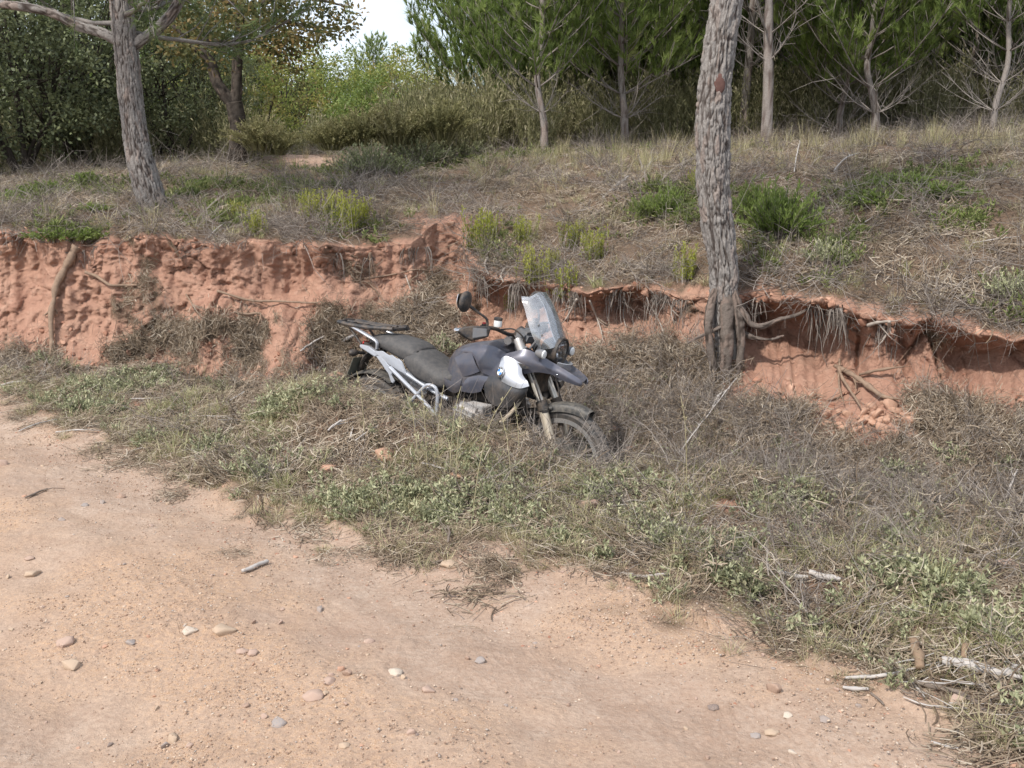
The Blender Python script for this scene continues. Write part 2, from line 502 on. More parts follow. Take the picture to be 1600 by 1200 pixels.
amp = sstep(0, .5, Yf - y_edge(Xf))             # 0 on the road, 1 on the verge
P3 = np.stack([Xf, Yf, np.zeros_like(Xf)], -1)
n_lo = fbm(P3 * 1.3, 3); n_md = fbm(P3 * 5, 3); n_hi = perlin(P3 * 24)
Zf += (1 - amp) * (road_relief(Xf, Yf) + n_lo * .016 + n_md * .008 + (np.maximum(n_hi, 0) * .007 + perlin(P3 * 52) * .0034) * np.clip(.35 + 1.3 * n_lo + .6 * n_md, .12, 1.3))
Zf += amp * (n_lo * .055 + n_md * .03 + n_hi * .009) * (1 - .85 * np.exp(-((Yf - Y_END[None, :]) / .06) ** 2))
# a raised crumb edge where the road stops
Zf += .02 * np.exp(-((Yf - y_edge(Xf) - .05 + n_md * .2) / .10) ** 2)

dk = (1 - T) ** 3
Yw = Yw[1:]; T = T[1:]; t = t[1:]; crk = crk[1:]; crust = crust[1:]
Zw = Zf[-1][None, :] + (lz_ - Zf[-1])[None, :] * T
Xw = U[None, :] * sc(Yw)

NTOP = 250
w = np.linspace(0, 1, NTOP)[1:]
w = (.13 * w + .87 * w ** 3.4)[:, None]
Yt = Yw[-1][None, :] + (140 - Yw[-1][None, :]) * w
Xt = U[None, :] * sc(Yt)
Zt = z_top0(Xt, Yt)
zl0 = z_top0(Xw[-1], Yw[-1])
Zt += (Zw[-1] - zl0)[None, :] * np.exp(-(Yt - Yw[-1][None, :]) / .45)
P4 = np.stack([Xt, Yt, np.zeros_like(Xt)], -1)
e = sstep(0, .5, Yt - Yw[-1][None, :])
Zt += e * (fbm(P4 * .8, 3) * .07 + fbm(P4 * 3.3, 3) * .05 + perlin(P4 * 13) * .014 * (Yt < 22))

TX = np.concatenate([Xf, Xw, Xt]); TY = np.concatenate([Yf, Yw, Yt]); TZ = np.concatenate([Zf, Zw, Zt])
NR = len(TX)
TV = np.stack([TX, TY, TZ], -1)
ROW_W0, ROW_T0 = NF - 1, NF + NT_F - 2            # last front row, last wall row

# --- cover masks (where litter hides the earth, where sand lies), fixed to the ground
P5 = TV * np.array([1, 1, 1.0])
m_lo = fbm(P5 * 1.1 + 5, 3); m_md = fbm(P5 * 4.3 + 9, 3)
litter = np.zeros(TX.shape)
ys = TY[:NF] - y_edge(TX[:NF])
litter[:NF] = sstep(-.10, .35, ys + m_md[:NF] * .35 + m_lo[:NF] * .25) * .75 + .1 * sstep(-.6, .2, ys + m_md[:NF] * .5)
tt = (TY[:NF] - icurve(CREST, TX[:NF], 1)) / np.maximum(by_[None, :] - icurve(CREST, TX[:NF], 1), .1)
litter[:NF] *= np.where(tt > 0, 1 - .55 * sstep(.55, 1.0, tt + m_lo[:NF] * .9) * sstep(.2, -1.2, TX[:NF]), 1)
lw = sstep(.05, .30, m_lo[NF:NF+NT_F-1] + .5 * m_md[NF:NF+NT_F-1] - .75 * T + .10)       # washed-down needles on the lower face
debris = np.zeros_like(Xw)
for (dpx, dT, rx_, rT, dY) in [q_ if len(q_) == 5 else q_ + (8.75,) for q_ in [(1000, .10, .6, .28, 7.9), (880, .05, .5, .2, 8.1), (1090, .12, .35, .25, 7.5), (1240, .03, .3, .14, 6.9), (1420, .02, .4, .12, 6.5), (1560, .05, .5, .2, 6.2), (1480, .3, .15, .08, 6.4), (385, .30, .20, .20), (260, .24, .30, .16), (190, .12, .25, .12), (505, .28, .22, .28), (320, .36, .22, .10), (650, .36, .42, .36), (560, .15, .4, .2), (30, .05, .5, .06)]]:
    debris = np.maximum(debris, np.exp(-((Xw - W(dpx, 520, dY)[0]) / rx_) ** 2 - ((T - dT) / rT) ** 2))
debris = sstep(.35, .7, debris + .5 * m_md[NF:NF+NT_F-1])
litter[NF:NF+NT_F-1] = np.maximum(lw * .6, debris)
up = TY[NF+NT_F-1:] - TY[ROW_T0][None, :]
litter[NF+NT_F-1:] = sstep(-.03, .16, up + m_md[NF+NT_F-1:] * .22)
_open = sstep(.05, .30, fbm(P5 * 1.9 + 77, 4)); litter[:NF] *= 1 - .85 * _open[:NF] * (tt > -.2) 
# slumped scar in the notch: bare earth
sx = W(690, 350, 9.8)
scar = np.exp(-((TX - sx[0]) / .38) ** 2 - ((TY - 9.9) / .38) ** 2)
litter[NF:] *= 1 - .9 * np.clip(scar[NF:] * 1.6, 0, 1)
_pc = (W(484, 262, 15.6)[:2])
_pd = W(470, 250, 18)[:2] - _pc; _pd /= np.linalg.norm(_pd)
_q0 = (TX - _pc[0]) * _pd[0] + (TY - _pc[1]) * _pd[1]; _q1 = -(TX - _pc[0]) * _pd[1] + (TY - _pc[1]) * _pd[0]
pathm = ((np.abs(_q1 + .12 * np.sin(_q0)) < .34 + m_md * .2) & (_q0 > -.9) & (_q0 < 3.4))
pathm[:NF+NT_F-1] = False
_wp = np.exp(-(_q1 / .85) ** 4) * sstep(-2.2, -.9, _q0) * (1 - sstep(3.0, 4.5, _q0)); _wp[:NF+NT_F-1] = 0
TZ = TZ * (1 - _wp) + (1.63 + (_q0 + .9) * .082 + .03 * m_md) * _wp
TV[..., 2] = TZ
pathclear = (np.abs(_q1) < .8) & (_q0 > -2.6) & (_q0 < 3.4)
sand = np.zeros(TX.shape)
sand[:NF] = 1 - sstep(.0, .5, ys + m_md[:NF] * .3)
sand[pathm] = .75; litter[pathm] = 0
# loose stony strips and swept wheel tracks on the road
_c = TX * .670 + TY * .742
gravelly = np.zeros(TX.shape)
gravelly[:NF] = np.clip(.45 + 1.0 * m_lo[:NF] + .5 * m_md[:NF], 0, 1) - .6 * np.exp(-((_c[:NF] - 2.55) / .3) ** 2) + .3 * np.exp(-((_c[:NF] - 1.6) / .4) ** 2)
gravelly = np.clip(gravelly, 0, 1)
crack_at = np.ones(TX.shape); crack_at[NF:NF+NT_F-1] = 1 - crust * (1 - sstep(0, .13, crk))

# --- material: one earth, its cover read from the masks
def earth_mat():
    n = NT('red_earth')
    n1 = n.noise(1.3, 6, .6); n2 = n.noise(9, 6, .65); n3 = n.noise(55, 4, .6); n4 = n.noise(260, 3, .6)
    clay = n.ramp(n2, [(.2, (.235, .122, .086)), (.5, (.405, .225, .160)), (.8, (.52, .33, .245))])
    clay = n.mix(n.ramp(n1, [(.35, 0.), (.7, .55)]), clay, (.50, .315, .225))
    sandc = n.ramp(n1, [(.3, (.405, .292, .222)), (.7, (.51, .395, .31))])
    sandc = n.mix(n.ramp(n3, [(.35, .45), (.62, 0.)]), sandc, (.27, .17, .115))
    sandc = n.mix(n.ramp(n2, [(.38, .40), (.62, 0.)]), sandc, (.33, .215, .15))
    grav = n.ramp(n4, [(.30, (.28, .15, .09)), (.5, (.50, .33, .21)), (.72, (.56, .43, .33))])
    gm = n.math('MULTIPLY', n.attr('gravelly'), n.ramp(n3, [(.40, 0.15), (.62, 1.0)]))
    sandc = n.mix(gm, sandc, grav)
    c = n.mix(n.attr('sand'), clay, sandc)
    lit = n.ramp(n4, [(.25, (.085, .056, .038)), (.5, (.175, .122, .084)), (.75, (.30, .225, .16))])
    lm = n.math('ADD', n.attr('litter'), n.math('MULTIPLY', n.math('SUBTRACT', n3, .5), 1.3), True)
    lm = n.math('MULTIPLY', lm, n.ramp(n.attr('litter'), [(.02, 0.), (.25, 1.)]))
    c = n.mix(lm, c, lit)
    h = n.math('ADD', n.math('MULTIPLY', n3, .6), n.math('MULTIPLY', n4, .4))
    vo = n.n('ShaderNodeTexVoronoi'); vo.feature = 'DISTANCE_TO_EDGE'; vo.inputs['Scale'].default_value = 16
    tc = n.n('ShaderNodeTexCoord'); wp = n.mix(.12, tc.outputs['Object'], n.n('ShaderNodeTexNoise', Scale=9.0).outputs['Color'], 'ADD'); n.l(wp, vo.inputs['Vector'])
    ck = n.ramp(vo.outputs['Distance'], [(.0, 0.), (.045, 1.)])
    ck = n.mix(n.ramp(n2, [(.46, 1.), (.60, 0.)]), ck, 1.0)
    ck = n.mix(n.attr('sand'), ck, 1.0)
    n5 = n.noise(26, 8, .72)
    h = n.math('ADD', n.math('MULTIPLY', h, .35), n.math('MULTIPLY', n5, .9))
    h = n.math('ADD', h, n.math('MULTIPLY', ck, .25))
    h = n.math('MULTIPLY', h, n.math('SUBTRACT', 1.0, n.math('MULTIPLY', n.attr('sand'), .50)))
    b = n.bump(h, .9, .032)
    c = n.mix(n.math('MULTIPLY', n.math('SUBTRACT', 1.0, ck), .10), c, (.16, .08, .055))
    return n.pbr(c, .95, 0, .15, b)
M_EARTH = earth_mat()

def sub(name, fmask, kind='structure'):
    """one named surface of the ground: the quads of the grid that belong to it"""
    F = grid_faces(NR, NC)[fmask.ravel()]
    used = np.unique(F); mp = np.full(NR * NC, -1, np.int64); mp[used] = np.arange(len(used))
    at = {k: v.reshape(-1)[used] for k, v in (('litter', litter), ('sand', sand), ('gravelly', gravelly), ('crack', crack_at))}
    me = mesh_np(name, TV.reshape(-1, 3)[used], mp[F], True, M_EARTH, None, at)
    return tag(link(name, me), kind=kind)
rowi = np.arange(NR - 1)[:, None] * np.ones((1, NC - 1), int)
fr = rowi < NF - 1
wl = (rowi >= NF - 1) & (rowi < NF + NT_F - 2)
ysm = np.zeros((NR - 1, NC - 1)); ysm[:NF-1] = ys[:-1, :-1] + m_md[:NF-1, :-1] * .25
pm = pathm[:-1, :-1] & (rowi >= NF + NT_F - 2)
road_o = sub('dirt_road', fr & (ysm < 0))
verge_o = sub('grassy_verge', fr & (ysm >= 0))
bank_o = sub('earth_bank', wl)
hill_o = sub('hillside', (rowi >= NF + NT_F - 2) & ~pm)
path_o = sub('sandy_footpath', pm)

# coarse copy of the terrain for placing things
_ri = np.unique(np.r_[np.arange(0, NR, 3), ROW_W0, ROW_T0, NR - 1]); _ci = np.unique(np.r_[np.arange(0, NC, 3), NC - 1])
_cv = TV[np.ix_(_ri, _ci)].reshape(-1, 3)
_bvh = BVHTree.FromPolygons([tuple(v) for v in _cv], [tuple(f) for f in grid_faces(len(_ri), len(_ci)).tolist()])
def hit(px, py):
    d = ray(px, py); h = _bvh.ray_cast(Vector((0, 0, CAM_H)), Vector(d).normalized())
    return (np.array(h[0]), np.array(h[1]) * (1 if Vector(h[1]).dot(Vector(d)) < 0 else -1)) if h[0] is not None else (W(px, py, 14), np.array([0, 0, 1.0]))
def ground_z(x, y, top=8.0):
    h = _bvh.ray_cast(Vector((x, y, top)), Vector((0, 0, -1))); return h[0].z if h[0] is not None else 0.0
def ground(x, y): return np.array([x, y, ground_z(x, y)])

# --- scattering: random places on chosen rows of the ground
_a = TV[1:, :-1] - TV[:-1, :-1]; _b = TV[:-1, 1:] - TV[:-1, :-1]
_nrm = np.cross(_b, _a); QA = np.linalg.norm(_nrm, axis=-1); QN = _nrm / (QA[..., None] + 1e-12)
def scatter(weight, n, g):
    w = (QA * weight).ravel(); c = np.cumsum(w); idx = np.searchsorted(c, g.random(n) * c[-1])
    r, q = np.divmod(idx, NC - 1); a = g.random(n)[:, None]; b = g.random(n)[:, None]
    p = (TV[r, q] * (1 - a) * (1 - b) + TV[r+1, q] * a * (1 - b) + TV[r, q+1] * (1 - a) * b + TV[r+1, q+1] * a * b)
    return p, QN[r, q], r, q
INVIEW = (np.abs(TX[:-1, :-1]) < .62 * np.maximum(TY[:-1, :-1], 0) + .5) & (TY[:-1, :-1] > 1.8)
# ------------------------------------------------------------------ ground cover prototypes and scattering
def blade_vf(g, n, h, spread, w, lean, segs=3, curl=.5, flat=False):
    """n grass blades of height about h growing from a tuft"""
    a = g.random(n) * 2 * np.pi; r0 = spread * np.sqrt(g.random(n))
    base = np.stack([r0 * np.cos(a), r0 * np.sin(a), np.zeros(n)], -1)
    dirn = a + g.normal(0, .8, n)
    L = h * (.45 + .65 * g.random(n)); ln = lean * (.3 + g.random(n)); cu = curl * (g.random(n) + .2)
    t = np.linspace(0, 1, segs + 1)
    ang = ln[:, None] + cu[:, None] * t[None] ** 1.5 * 1.6
    st = L[:, None] / segs
    hz = np.cumsum(np.sin(ang) * st, 1) - np.sin(ang[:, :1]) * st; vt = np.cumsum(np.cos(ang) * st, 1) - np.cos(ang[:, :1]) * st
    C = base[:, None] + np.stack([hz * np.cos(dirn)[:, None], hz * np.sin(dirn)[:, None], vt - .01], -1)
    sd = np.stack([-np.sin(dirn + g.normal(0, .5, n)), np.cos(dirn), np.zeros(n)], -1)
    ww = w * (.6 + .8 * g.random(n))[:, None] * (1 - t[None] ** 2 * .92)
    Lf = C - sd[:, None] * ww[..., None] * .5; Rt = C + sd[:, None] * ww[..., None] * .5
    V = np.stack([Lf, Rt], 2).reshape(n, -1, 3)
    k = np.arange(segs)
    f = np.stack([2*k, 2*k+1, 2*k+3, 2*k+2], -1)
    F = (f[None] + (np.arange(n) * 2 * (segs + 1))[:, None, None]).reshape(-1, 4)
    return V.reshape(-1, 3), F, np.repeat(g.random(n), 2 * (segs + 1))

def strips_vf(g, n, L, w, rad, lift=.02, bend=.5):
    """n thin dead twigs / needles lying about, two crossed faces each"""
    p = np.stack([rad * g.normal(0, .55, n), rad * g.normal(0, .55, n), lift * np.abs(g.normal(0, 1, n))], -1)
    a = g.random(n) * 2 * np.pi; el = g.normal(0, .22, n); ll = L * (.4 + .9 * g.random(n)); bd = g.normal(0, bend, n)
    t = np.linspace(-.5, .5, 4)
    aa = a[:, None] + bd[:, None] * t[None]
    C = p[:, None] + np.stack([np.cos(aa) * t * ll[:, None], np.sin(aa) * t * ll[:, None], np.sin(el)[:, None] * t * ll[:, None] + .004], -1)
    sd = np.stack([-np.sin(a), np.cos(a), np.zeros(n)], -1)[:, None] * w * .5 * (.5 + g.random(n))[:, None, None]
    upv = np.array([0, 0, w * .5])
    V = np.stack([C - sd, C + upv, C + sd], 2).reshape(n, -1, 3)
    k = np.arange(3)
    f = np.concatenate([np.stack([3*k, 3*k+1, 3*k+4, 3*k+3], -1), np.stack([3*k+1, 3*k+2, 3*k+5, 3*k+4], -1)])
    F = (f[None] + (np.arange(n) * 12)[:, None, None]).reshape(-1, 4)
    return V.reshape(-1, 3), F, np.repeat(g.random(n), 12)

def leaf_vf(P, D, L, Wd, g, fold=.25, tint=None, up=None):
    """folded oval leaves: base P, direction D, length L, width Wd; 4 faces each"""
    n = len(P); D = D / (np.linalg.norm(D, axis=1)[:, None] + 1e-9)
    r = g.normal(size=(n, 3)) * .6 + (np.array([0, 0, 1.0]) if up is None else up)
    S = np.cross(D, r); S /= np.linalg.norm(S, axis=1)[:, None] + 1e-9
    N = np.cross(S, D)
    L = np.broadcast_to(L, (n,))[:, None]; Wd = np.broadcast_to(Wd, (n,))[:, None]
    mid = P + D * L * .5 - N * Wd * fold
    V = np.stack([P, P + D * L * .45 + S * Wd * .5, P + D * L, P + D * L * .45 - S * Wd * .5, mid], 1)
    f = np.array([[0, 4, 1], [1, 4, 2], [2, 4, 3], [3, 4, 0]])
    F = (f[None] + (np.arange(n) * 5)[:, None, None]).reshape(-1, 3)
    return V.reshape(-1, 3), F, np.repeat(g.random(n) if tint is None else tint, 5)

def stone_vf(g, sub=2, squash=.6, rough=.25, size=1.0, angular=.5):
    bm = bmesh.new(); bmesh.ops.create_icosphere(bm, subdivisions=sub, radius=1.0)
    V = np.array([v.co[:] for v in bm.verts]); F = np.array([[v.index for v in f.verts] for f in bm.faces]); bm.free()
    o = g.random(3) * 50
    V = V * (1 + rough * fbm(V * 1.1 + o, 3)[:, None])
    for _ in range(int(4 + 5 * angular)):          # knock flats onto it
        d = g.normal(size=3); d /= np.linalg.norm(d); k = .62 + .3 * g.random()
        s = V @ d; V = V - np.where(s > k, (s - k) * .9, 0)[:, None] * d
    V = V * np.array([1, .62 + .35 * g.random(), squash * (.7 + .5 * g.random())]) * size
    return V, F

def hull_vf(g, n=13, size=1.0, squash=.8):
    """a broken, sharp-edged lump"""
    P = g.normal(size=(n, 3)); P /= np.linalg.norm(P, axis=1)[:, None]; P *= (.75 + .4 * g.random(n))[:, None] * np.array([1, .6 + .4 * g.random(), squash]) * size
    bm = bmesh.new(); [bm.verts.new(p) for p in P]; r = bmesh.ops.convex_hull(bm, input=bm.verts)
    bmesh.ops.delete(bm, geom=[v for v in bm.verts if not v.link_faces], context='VERTS'); bmesh.ops.bevel(bm, geom=list(bm.edges), offset=.05 * size, segments=1, affect='EDGES', clamp_overlap=True)
    bmesh.ops.triangulate(bm, faces=bm.faces); bmesh.ops.subdivide_edges(bm, edges=list(bm.edges), cuts=1, use_grid_fill=True); bmesh.ops.triangulate(bm, faces=bm.faces)
    bm.verts.index_update(); V = np.array([v.co[:] for v in bm.verts]); F = np.array([[v.index for v in f.verts] for f in bm.faces]); bm.free()
    V = V * (1 + .10 * fbm(V / size * 1.6 + g.random(3) * 30, 3))[:, None]; return V, F
GN_CACHE = {}
def proto_collection(name, meshes):
    c = bpy.data.collections.new(name)
    for k, me in enumerate(meshes):
        c.objects.link(bpy.data.objects.new('%s_sample_%02d' % (name, k), me))
    return c

def gn_scatter(name, coll, P, ROT, S, IDX, kind='stuff', parent=None, label=None):
    me = bpy.data.meshes.new(name)
    me.vertices.add(len(P)); me.vertices.foreach_set('co', np.asarray(P, np.float32).ravel())
    a = me.attributes.new('rot', 'FLOAT_VECTOR', 'POINT'); a.data.foreach_set('vector', np.asarray(ROT, np.float32).ravel())
    S = np.asarray(S, np.float32)
    if S.ndim == 1: S = np.repeat(S[:, None], 3, 1)
    a = me.attributes.new('scl', 'FLOAT_VECTOR', 'POINT'); a.data.foreach_set('vector', S.ravel())
    a = me.attributes.new('pick', 'INT', 'POINT'); a.data.foreach_set('value', np.asarray(IDX, np.int32))
    o = bpy.data.objects.new(name, me); COL.objects.link(o)
    if parent: o.parent = parent
    if kind: o['kind'] = kind
    if label: o['label'] = label
    ng = bpy.data.node_groups.new(name + '_scatter', 'GeometryNodeTree')
    ng.interface.new_socket('Geometry', in_out='INPUT', socket_type='NodeSocketGeometry')
    ng.interface.new_socket('Geometry', in_out='OUTPUT', socket_type='NodeSocketGeometry')
    gi = ng.nodes.new('NodeGroupInput'); go = ng.nodes.new('NodeGroupOutput')
    ip = ng.nodes.new('GeometryNodeInstanceOnPoints')
    ci = ng.nodes.new('GeometryNodeCollectionInfo'); ci.inputs['Collection'].default_value = coll
    ci.inputs['Separate Children'].default_value = True; ci.inputs['Reset Children'].default_value = True
    def na(nm, t):
        x = ng.nodes.new('GeometryNodeInputNamedAttribute'); x.data_type = t; x.inputs['Name'].default_value = nm; return x.outputs[0]
    ip.inputs['Pick Instance'].default_value = True
    e2r = ng.nodes.new('FunctionNodeEulerToRotation')
    L = ng.links.new
    L(gi.outputs[0], ip.inputs['Points']); L(ci.outputs[0], ip.inputs['Instance'])
    L(na('pick', 'INT'), ip.inputs['Instance Index'])
    L(na('rot', 'FLOAT_VECTOR'), e2r.inputs[0]); L(e2r.outputs[0], ip.inputs['Rotation'])
    L(na('scl', 'FLOAT_VECTOR'), ip.inputs['Scale'])
    L(ip.outputs[0], go.inputs[0])
    md = o.modifiers.new('scatter', 'NODES'); md.node_group = ng
    return o

def rot_to_normal(N, g, amount=1.0, spin=None):
    """euler angles that stand z on the (partly followed) ground normal with a random turn"""
    N = N * amount + np.array([0, 0, 1.0]) * (1 - amount); N /= np.linalg.norm(N, axis=1)[:, None]
    spin = g.random(len(N)) * 2 * np.pi if spin is None else spin
    out = np.empty((len(N), 3))
    for k in range(len(N)):
        q = Vector((0, 0, 1)).rotation_difference(Vector(N[k])) @ Euler((0, 0, spin[k])).to_quaternion()
        out[k] = q.to_euler()
    return out

# materials of the cover
M_DRY = mat_leaf('dry_grass', [(0.0, (.22, .18, .10)), (.35, (.39, .335, .19)), (.7, (.54, .475, .305)), (1., (.33, .335, .155))], .25)
M_GRN = mat_leaf('grey_green_grass', [(0.0, (.19, .20, .08)), (.4, (.315, .315, .14)), (.75, (.44, .42, .225)), (1., (.55, .50, .31))], .25)
M_LIT = mat_leaf('dead_litter', [(0.0, (.09, .062, .042)), (.4, (.175, .13, .088)), (.75, (.275, .215, .155)), (1., (.42, .36, .285))], .0, .9)
M_TWIG = mat_leaf('dead_twig', [(0.0, (.10, .08, .068)), (.5, (.20, .168, .143)), (1., (.40, .35, .31))], .0, .9)
M_CIST = mat_leaf('grey_green_leaf', [(0.0, (.16, .17, .095)), (.45, (.32, .33, .19)), (.8, (.44, .44, .275)), (1., (.54, .50, .32))], .2)
M_GRAV = mat_leaf('road_gravel', [(0.0, (.26, .165, .115)), (.3, (.36, .245, .175)), (.6, (.44, .32, .235)), (.85, (.54, .43, .33)), (1., (.36, .31, .27))], .0, .9)
M_CLOD = mat_leaf('red_clod', [(0.0, (.22, .108, .072)), (.5, (.37, .195, .132)), (1., (.51, .315, .225))], .0, .95, .15)

g = np.random.default_rng(21)
def protos(name, n, fn, mat): return proto_collection(name, [fn(k).mesh('%s_%d' % (name, k), mat) for k in range(n)])
def _tuft(k, h, nb, spread, w, lean, curl):
    b = MB(); V, F, a = blade_vf(g, nb, h, spread, w, lean, 3, curl); b.add(V, F, a); return b
C_TUFT = protos('dry_tuft', 8, lambda k: _tuft(k, .15 + .02 * k, 46, .05 + .008 * k, .0042, .5, .7), M_DRY)
C_GTUFT = protos('green_tuft', 7, lambda k: _tuft(k, .11 + .016 * k, 50, .06, .0045, .55, .6), M_GRN)
C_TALL = protos('tall_tuft', 5, lambda k: _tuft(k, .34 + .05 * k, 34, .06, .0050, .25, .35), M_DRY)
def _lit(k):
    b = MB(); V, F, a = strips_vf(g, 70, .085, .0036, .13, .012, .6); b.add(V, F, a); return b
C_LIT = protos('needle_litter', 6, _lit, M_LIT)
def _brush(k):
    b = MB()
    for i in range(15):      # tangled thin dead stems
        a = g.random() * 6.28; l = .16 + .22 * g.random(); e = .15 + .7 * g.random(); q = np.array([g.normal(0, .09), g.normal(0, .09), 0])
        d = np.array([np.cos(a) * np.cos(e), np.sin(a) * np.cos(e), np.sin(e)]); sdv = np.array([-np.sin(a), np.cos(a), 0]) * g.normal(0, .35)
        tt_ = np.linspace(0, 1, 6)[:, None]
        P = q + d * l * tt_ + sdv * l * tt_ ** 2 - np.array([0, 0, .55]) * l * tt_ ** 2 * g.random() + g.normal(0, .008, (6, 3))
        V, F = tube_vf(P, np.linspace(.0026, .0010, 6), 3, False); b.add(V, F, g.random())
        for j in range(3):
            s = P[2 + j % 3]; dd = d + g.normal(0, .7, 3); V, F = tube_vf(np.stack([s, s + dd * .05, s + dd * .11 + g.normal(0, .012, 3)]), [.0014, .0012, .0008], 3, False); b.add(V, F, g.random())
    return b
C_BRUSH = protos('dry_brush', 7, _brush, M_TWIG)
def _cist(k):
    b = MB(); n_st = 9
    for i in range(n_st):
        a = g.random() * 6.28; e = .35 + .9 * g.random(); l = .07 + .09 * g.random()
        q = np.array([g.normal(0, .05), g.normal(0, .05), 0]); d = np.array([np.cos(a) * np.cos(e), np.sin(a) * np.cos(e), np.sin(e)])
        P = q + d * l * np.linspace(0, 1, 4)[:, None]
        V, F = tube_vf(P, [.0025, .002, .0016, .001], 3, False); b.add(V, F, .1)
        m = 11
        u = .25 + .75 * g.random(m); PP = q + d * l * u[:, None]; D = d * .5 + g.normal(0, .75, (m, 3)) + np.array([0, 0, .35])
        V, F, t_ = leaf_vf(PP, D, .026 + .016 * g.random(m), .011 + .007 * g.random(m), g); b.add(V, F, t_ * .85 + .1)
    return b
C_CIST = protos('grey_leaf_sprig', 7, _cist, M_CIST)
def _gravel(k):
    b = MB()
    for i in range(9):
        V, F = stone_vf(g, 1, .55, .3, .0022 + .0048 * g.random() ** 2); q = np.array([g.normal(0, .06), g.normal(0, .06), .001]); b.add(V + q, F, g.random())
    return b
C_GRAV = protos('grit', 8, _gravel, M_GRAV)
C_PEB = protos('pebble', 8, lambda k: MB().add(*stone_vf(g, 2, .6, .3, .012), g.random()), M_GRAV)
C_CLOD = protos('clod', 8, lambda k: MB().add(*hull_vf(g, 12, .035, .75), g.random()), M_CLOD)
def _root(k):
    b = MB()
    for i in range(7):    # fine rootlets hanging from the lip
        q = np.array([g.normal(0, .07), g.normal(0, .02), 0]); l = .10 + .26 * g.random(); P = [q]; d = np.array([g.normal(0, .5), -.35 - .3 * g.random(), -.35])
        for j in range(7):
            d = d * .72 + np.array([g.normal(0, .22), g.normal(0, .14), -.42]); P.append(P[-1] + d / (np.linalg.norm(d) + 1e-6) * l / 7)
        V, F = tube_vf(np.array(P), np.linspace(.0045, .0012, 8) * (.5 + g.random()), 4, False); b.add(V, F, .2 + .6 * g.random())
    return b
C_ROOTS = protos('rootlet', 7, _root, M_TWIG)

# where things grow
gS = np.random.default_rng(31)
qx = (TX[:-1, :-1] + TX[1:, 1:]) / 2; qy = (TY[:-1, :-1] + TY[1:, 1:]) / 2
isF = rowi < NF - 1; isW = wl; isT = ~(isF | isW)
qe = np.zeros_like(qx); qe[:NF-1] = qy[:NF-1] - y_edge(qx[:NF-1])
qlit = litter[:-1, :-1]; qlo = m_lo[:-1, :-1]; qmd = m_md[:-1, :-1]
q_c = icurve(CREST, qx, 1); qtt = np.where(isF, (qy - q_c) / np.maximum(icurve(BASE, qx, 1) - q_c, .1), -1)   # 0 at the verge's crest, 1 at the foot of the bank
qup = np.where(isT, qy - np.r_[TY[ROW_T0]][None, :-1], 0)
near = INVIEW & (qy < 36)
wide = (np.abs(qx) < 1.0 * np.maximum(qy, 0) + 3) & (qy > -2) & (qy < 30)
vis = np.where(near, 1.0, np.where(wide, .12, 0.0))
def put(name, coll, n_proto, weight, n, smin, smax, follow=.6, sink=0.0, zs=None, jitter_tilt=0.0):
    P, N, r, q = scatter(weight * vis, n, gS)
    ROT = rot_to_normal(N, gS, follow)
    if jitter_tilt: ROT[:, :2] += gS.normal(0, jitter_tilt, (n, 2))
    S = smin + (smax - smin) * gS.random(n) ** 1.5
    P = P + N * sink
    return gn_scatter(name, coll, P, ROT, S, gS.integers(0, n_proto, n))

DEBQ = np.zeros_like(qx); DEBQ[NF:NF+NT_F-1-1] = debris[:-1, :-1][:NT_F-2]
qopen = _open[:-1, :-1]; fw_ = np.array([.40, 6.28]); nowheel = sstep(.35, .95, np.hypot(qx - fw_[0], (qy - fw_[1]) * .8))
verge = isF & (qe > -.05)
bare = sstep(-.12, .22, fbm(np.stack([qx, qy, 0 * qx], -1) * 1.7 + 140, 4) + .04)
_cr = hit(1540, 1085)[0]; corner = 1 - .8 * np.exp(-((qx - _cr[0]) ** 2 + (qy - _cr[1]) ** 2) / .36 ** 2)
w_v = np.where(verge, corner * (.05 + .95 * bare) * sstep(.0, .5, qe + qmd * .5) * (1 - .9 * sstep(.35, .75, qtt)), 0)
patch = sstep(-.15, .35, fbm(np.stack([qx, qy, 0 * qx], -1) * 2.3 + 70, 3))
# the verge: grey-green and straw tufts, then leafy sprigs in patches, then litter
put('verge_grass', C_GTUFT, 7, w_v * (.2 + patch), 2300, .25, .72)
put('dry_verge_grass', C_TUFT, 8, w_v * (.35 + (1 - patch)) + np.where(isF & (qtt > .3), .05, 0), 2200, .25, .74)
put('verge_edge_grass', C_TUFT, 8, np.where(isF, np.exp(-((qe - .08 + qmd * .3) / .16) ** 2), 0), 500, .2, .6)
cp = np.zeros_like(qx)
for (px, py, rx, ry) in [(170, 612, 75, 26), (240, 600, 45, 22), (320, 612, 30, 14), (150, 640, 45, 18), (330, 715, 40, 16), (440, 640, 60, 18), (400, 740, 30, 14), (560, 790, 55, 26), (640, 775, 60, 30), (700, 790, 60, 30),
                         (770, 770, 50, 30), (790, 815, 60, 26), (690, 830, 40, 14), (960, 765, 55, 22), (1060, 860, 50, 30), (1130, 880, 50, 30), (1190, 900, 40, 26), (1020, 830, 40, 16), (1250, 800, 50, 20), (1390, 850, 60, 25), (1390, 915, 45, 20), (1480, 930, 50, 22), (1400, 742, 22, 9), (870, 850, 40, 14), (1560, 980, 50, 20)]:
    c = hit(px, py)[0]; sx_ = rx / 1600 * c[1]; sy_ = ry / 1600 * c[1] * 2.4
    cp = np.maximum(cp, np.exp(-((qx - c[0]) / sx_) ** 2 - ((qy - c[1]) / sy_) ** 2))
put('leafy_ground_cover', C_CIST, 7, np.where(verge, sstep(.3, .75, cp + qmd * .7) + .02, 0), 1650, .3, .85, .4)
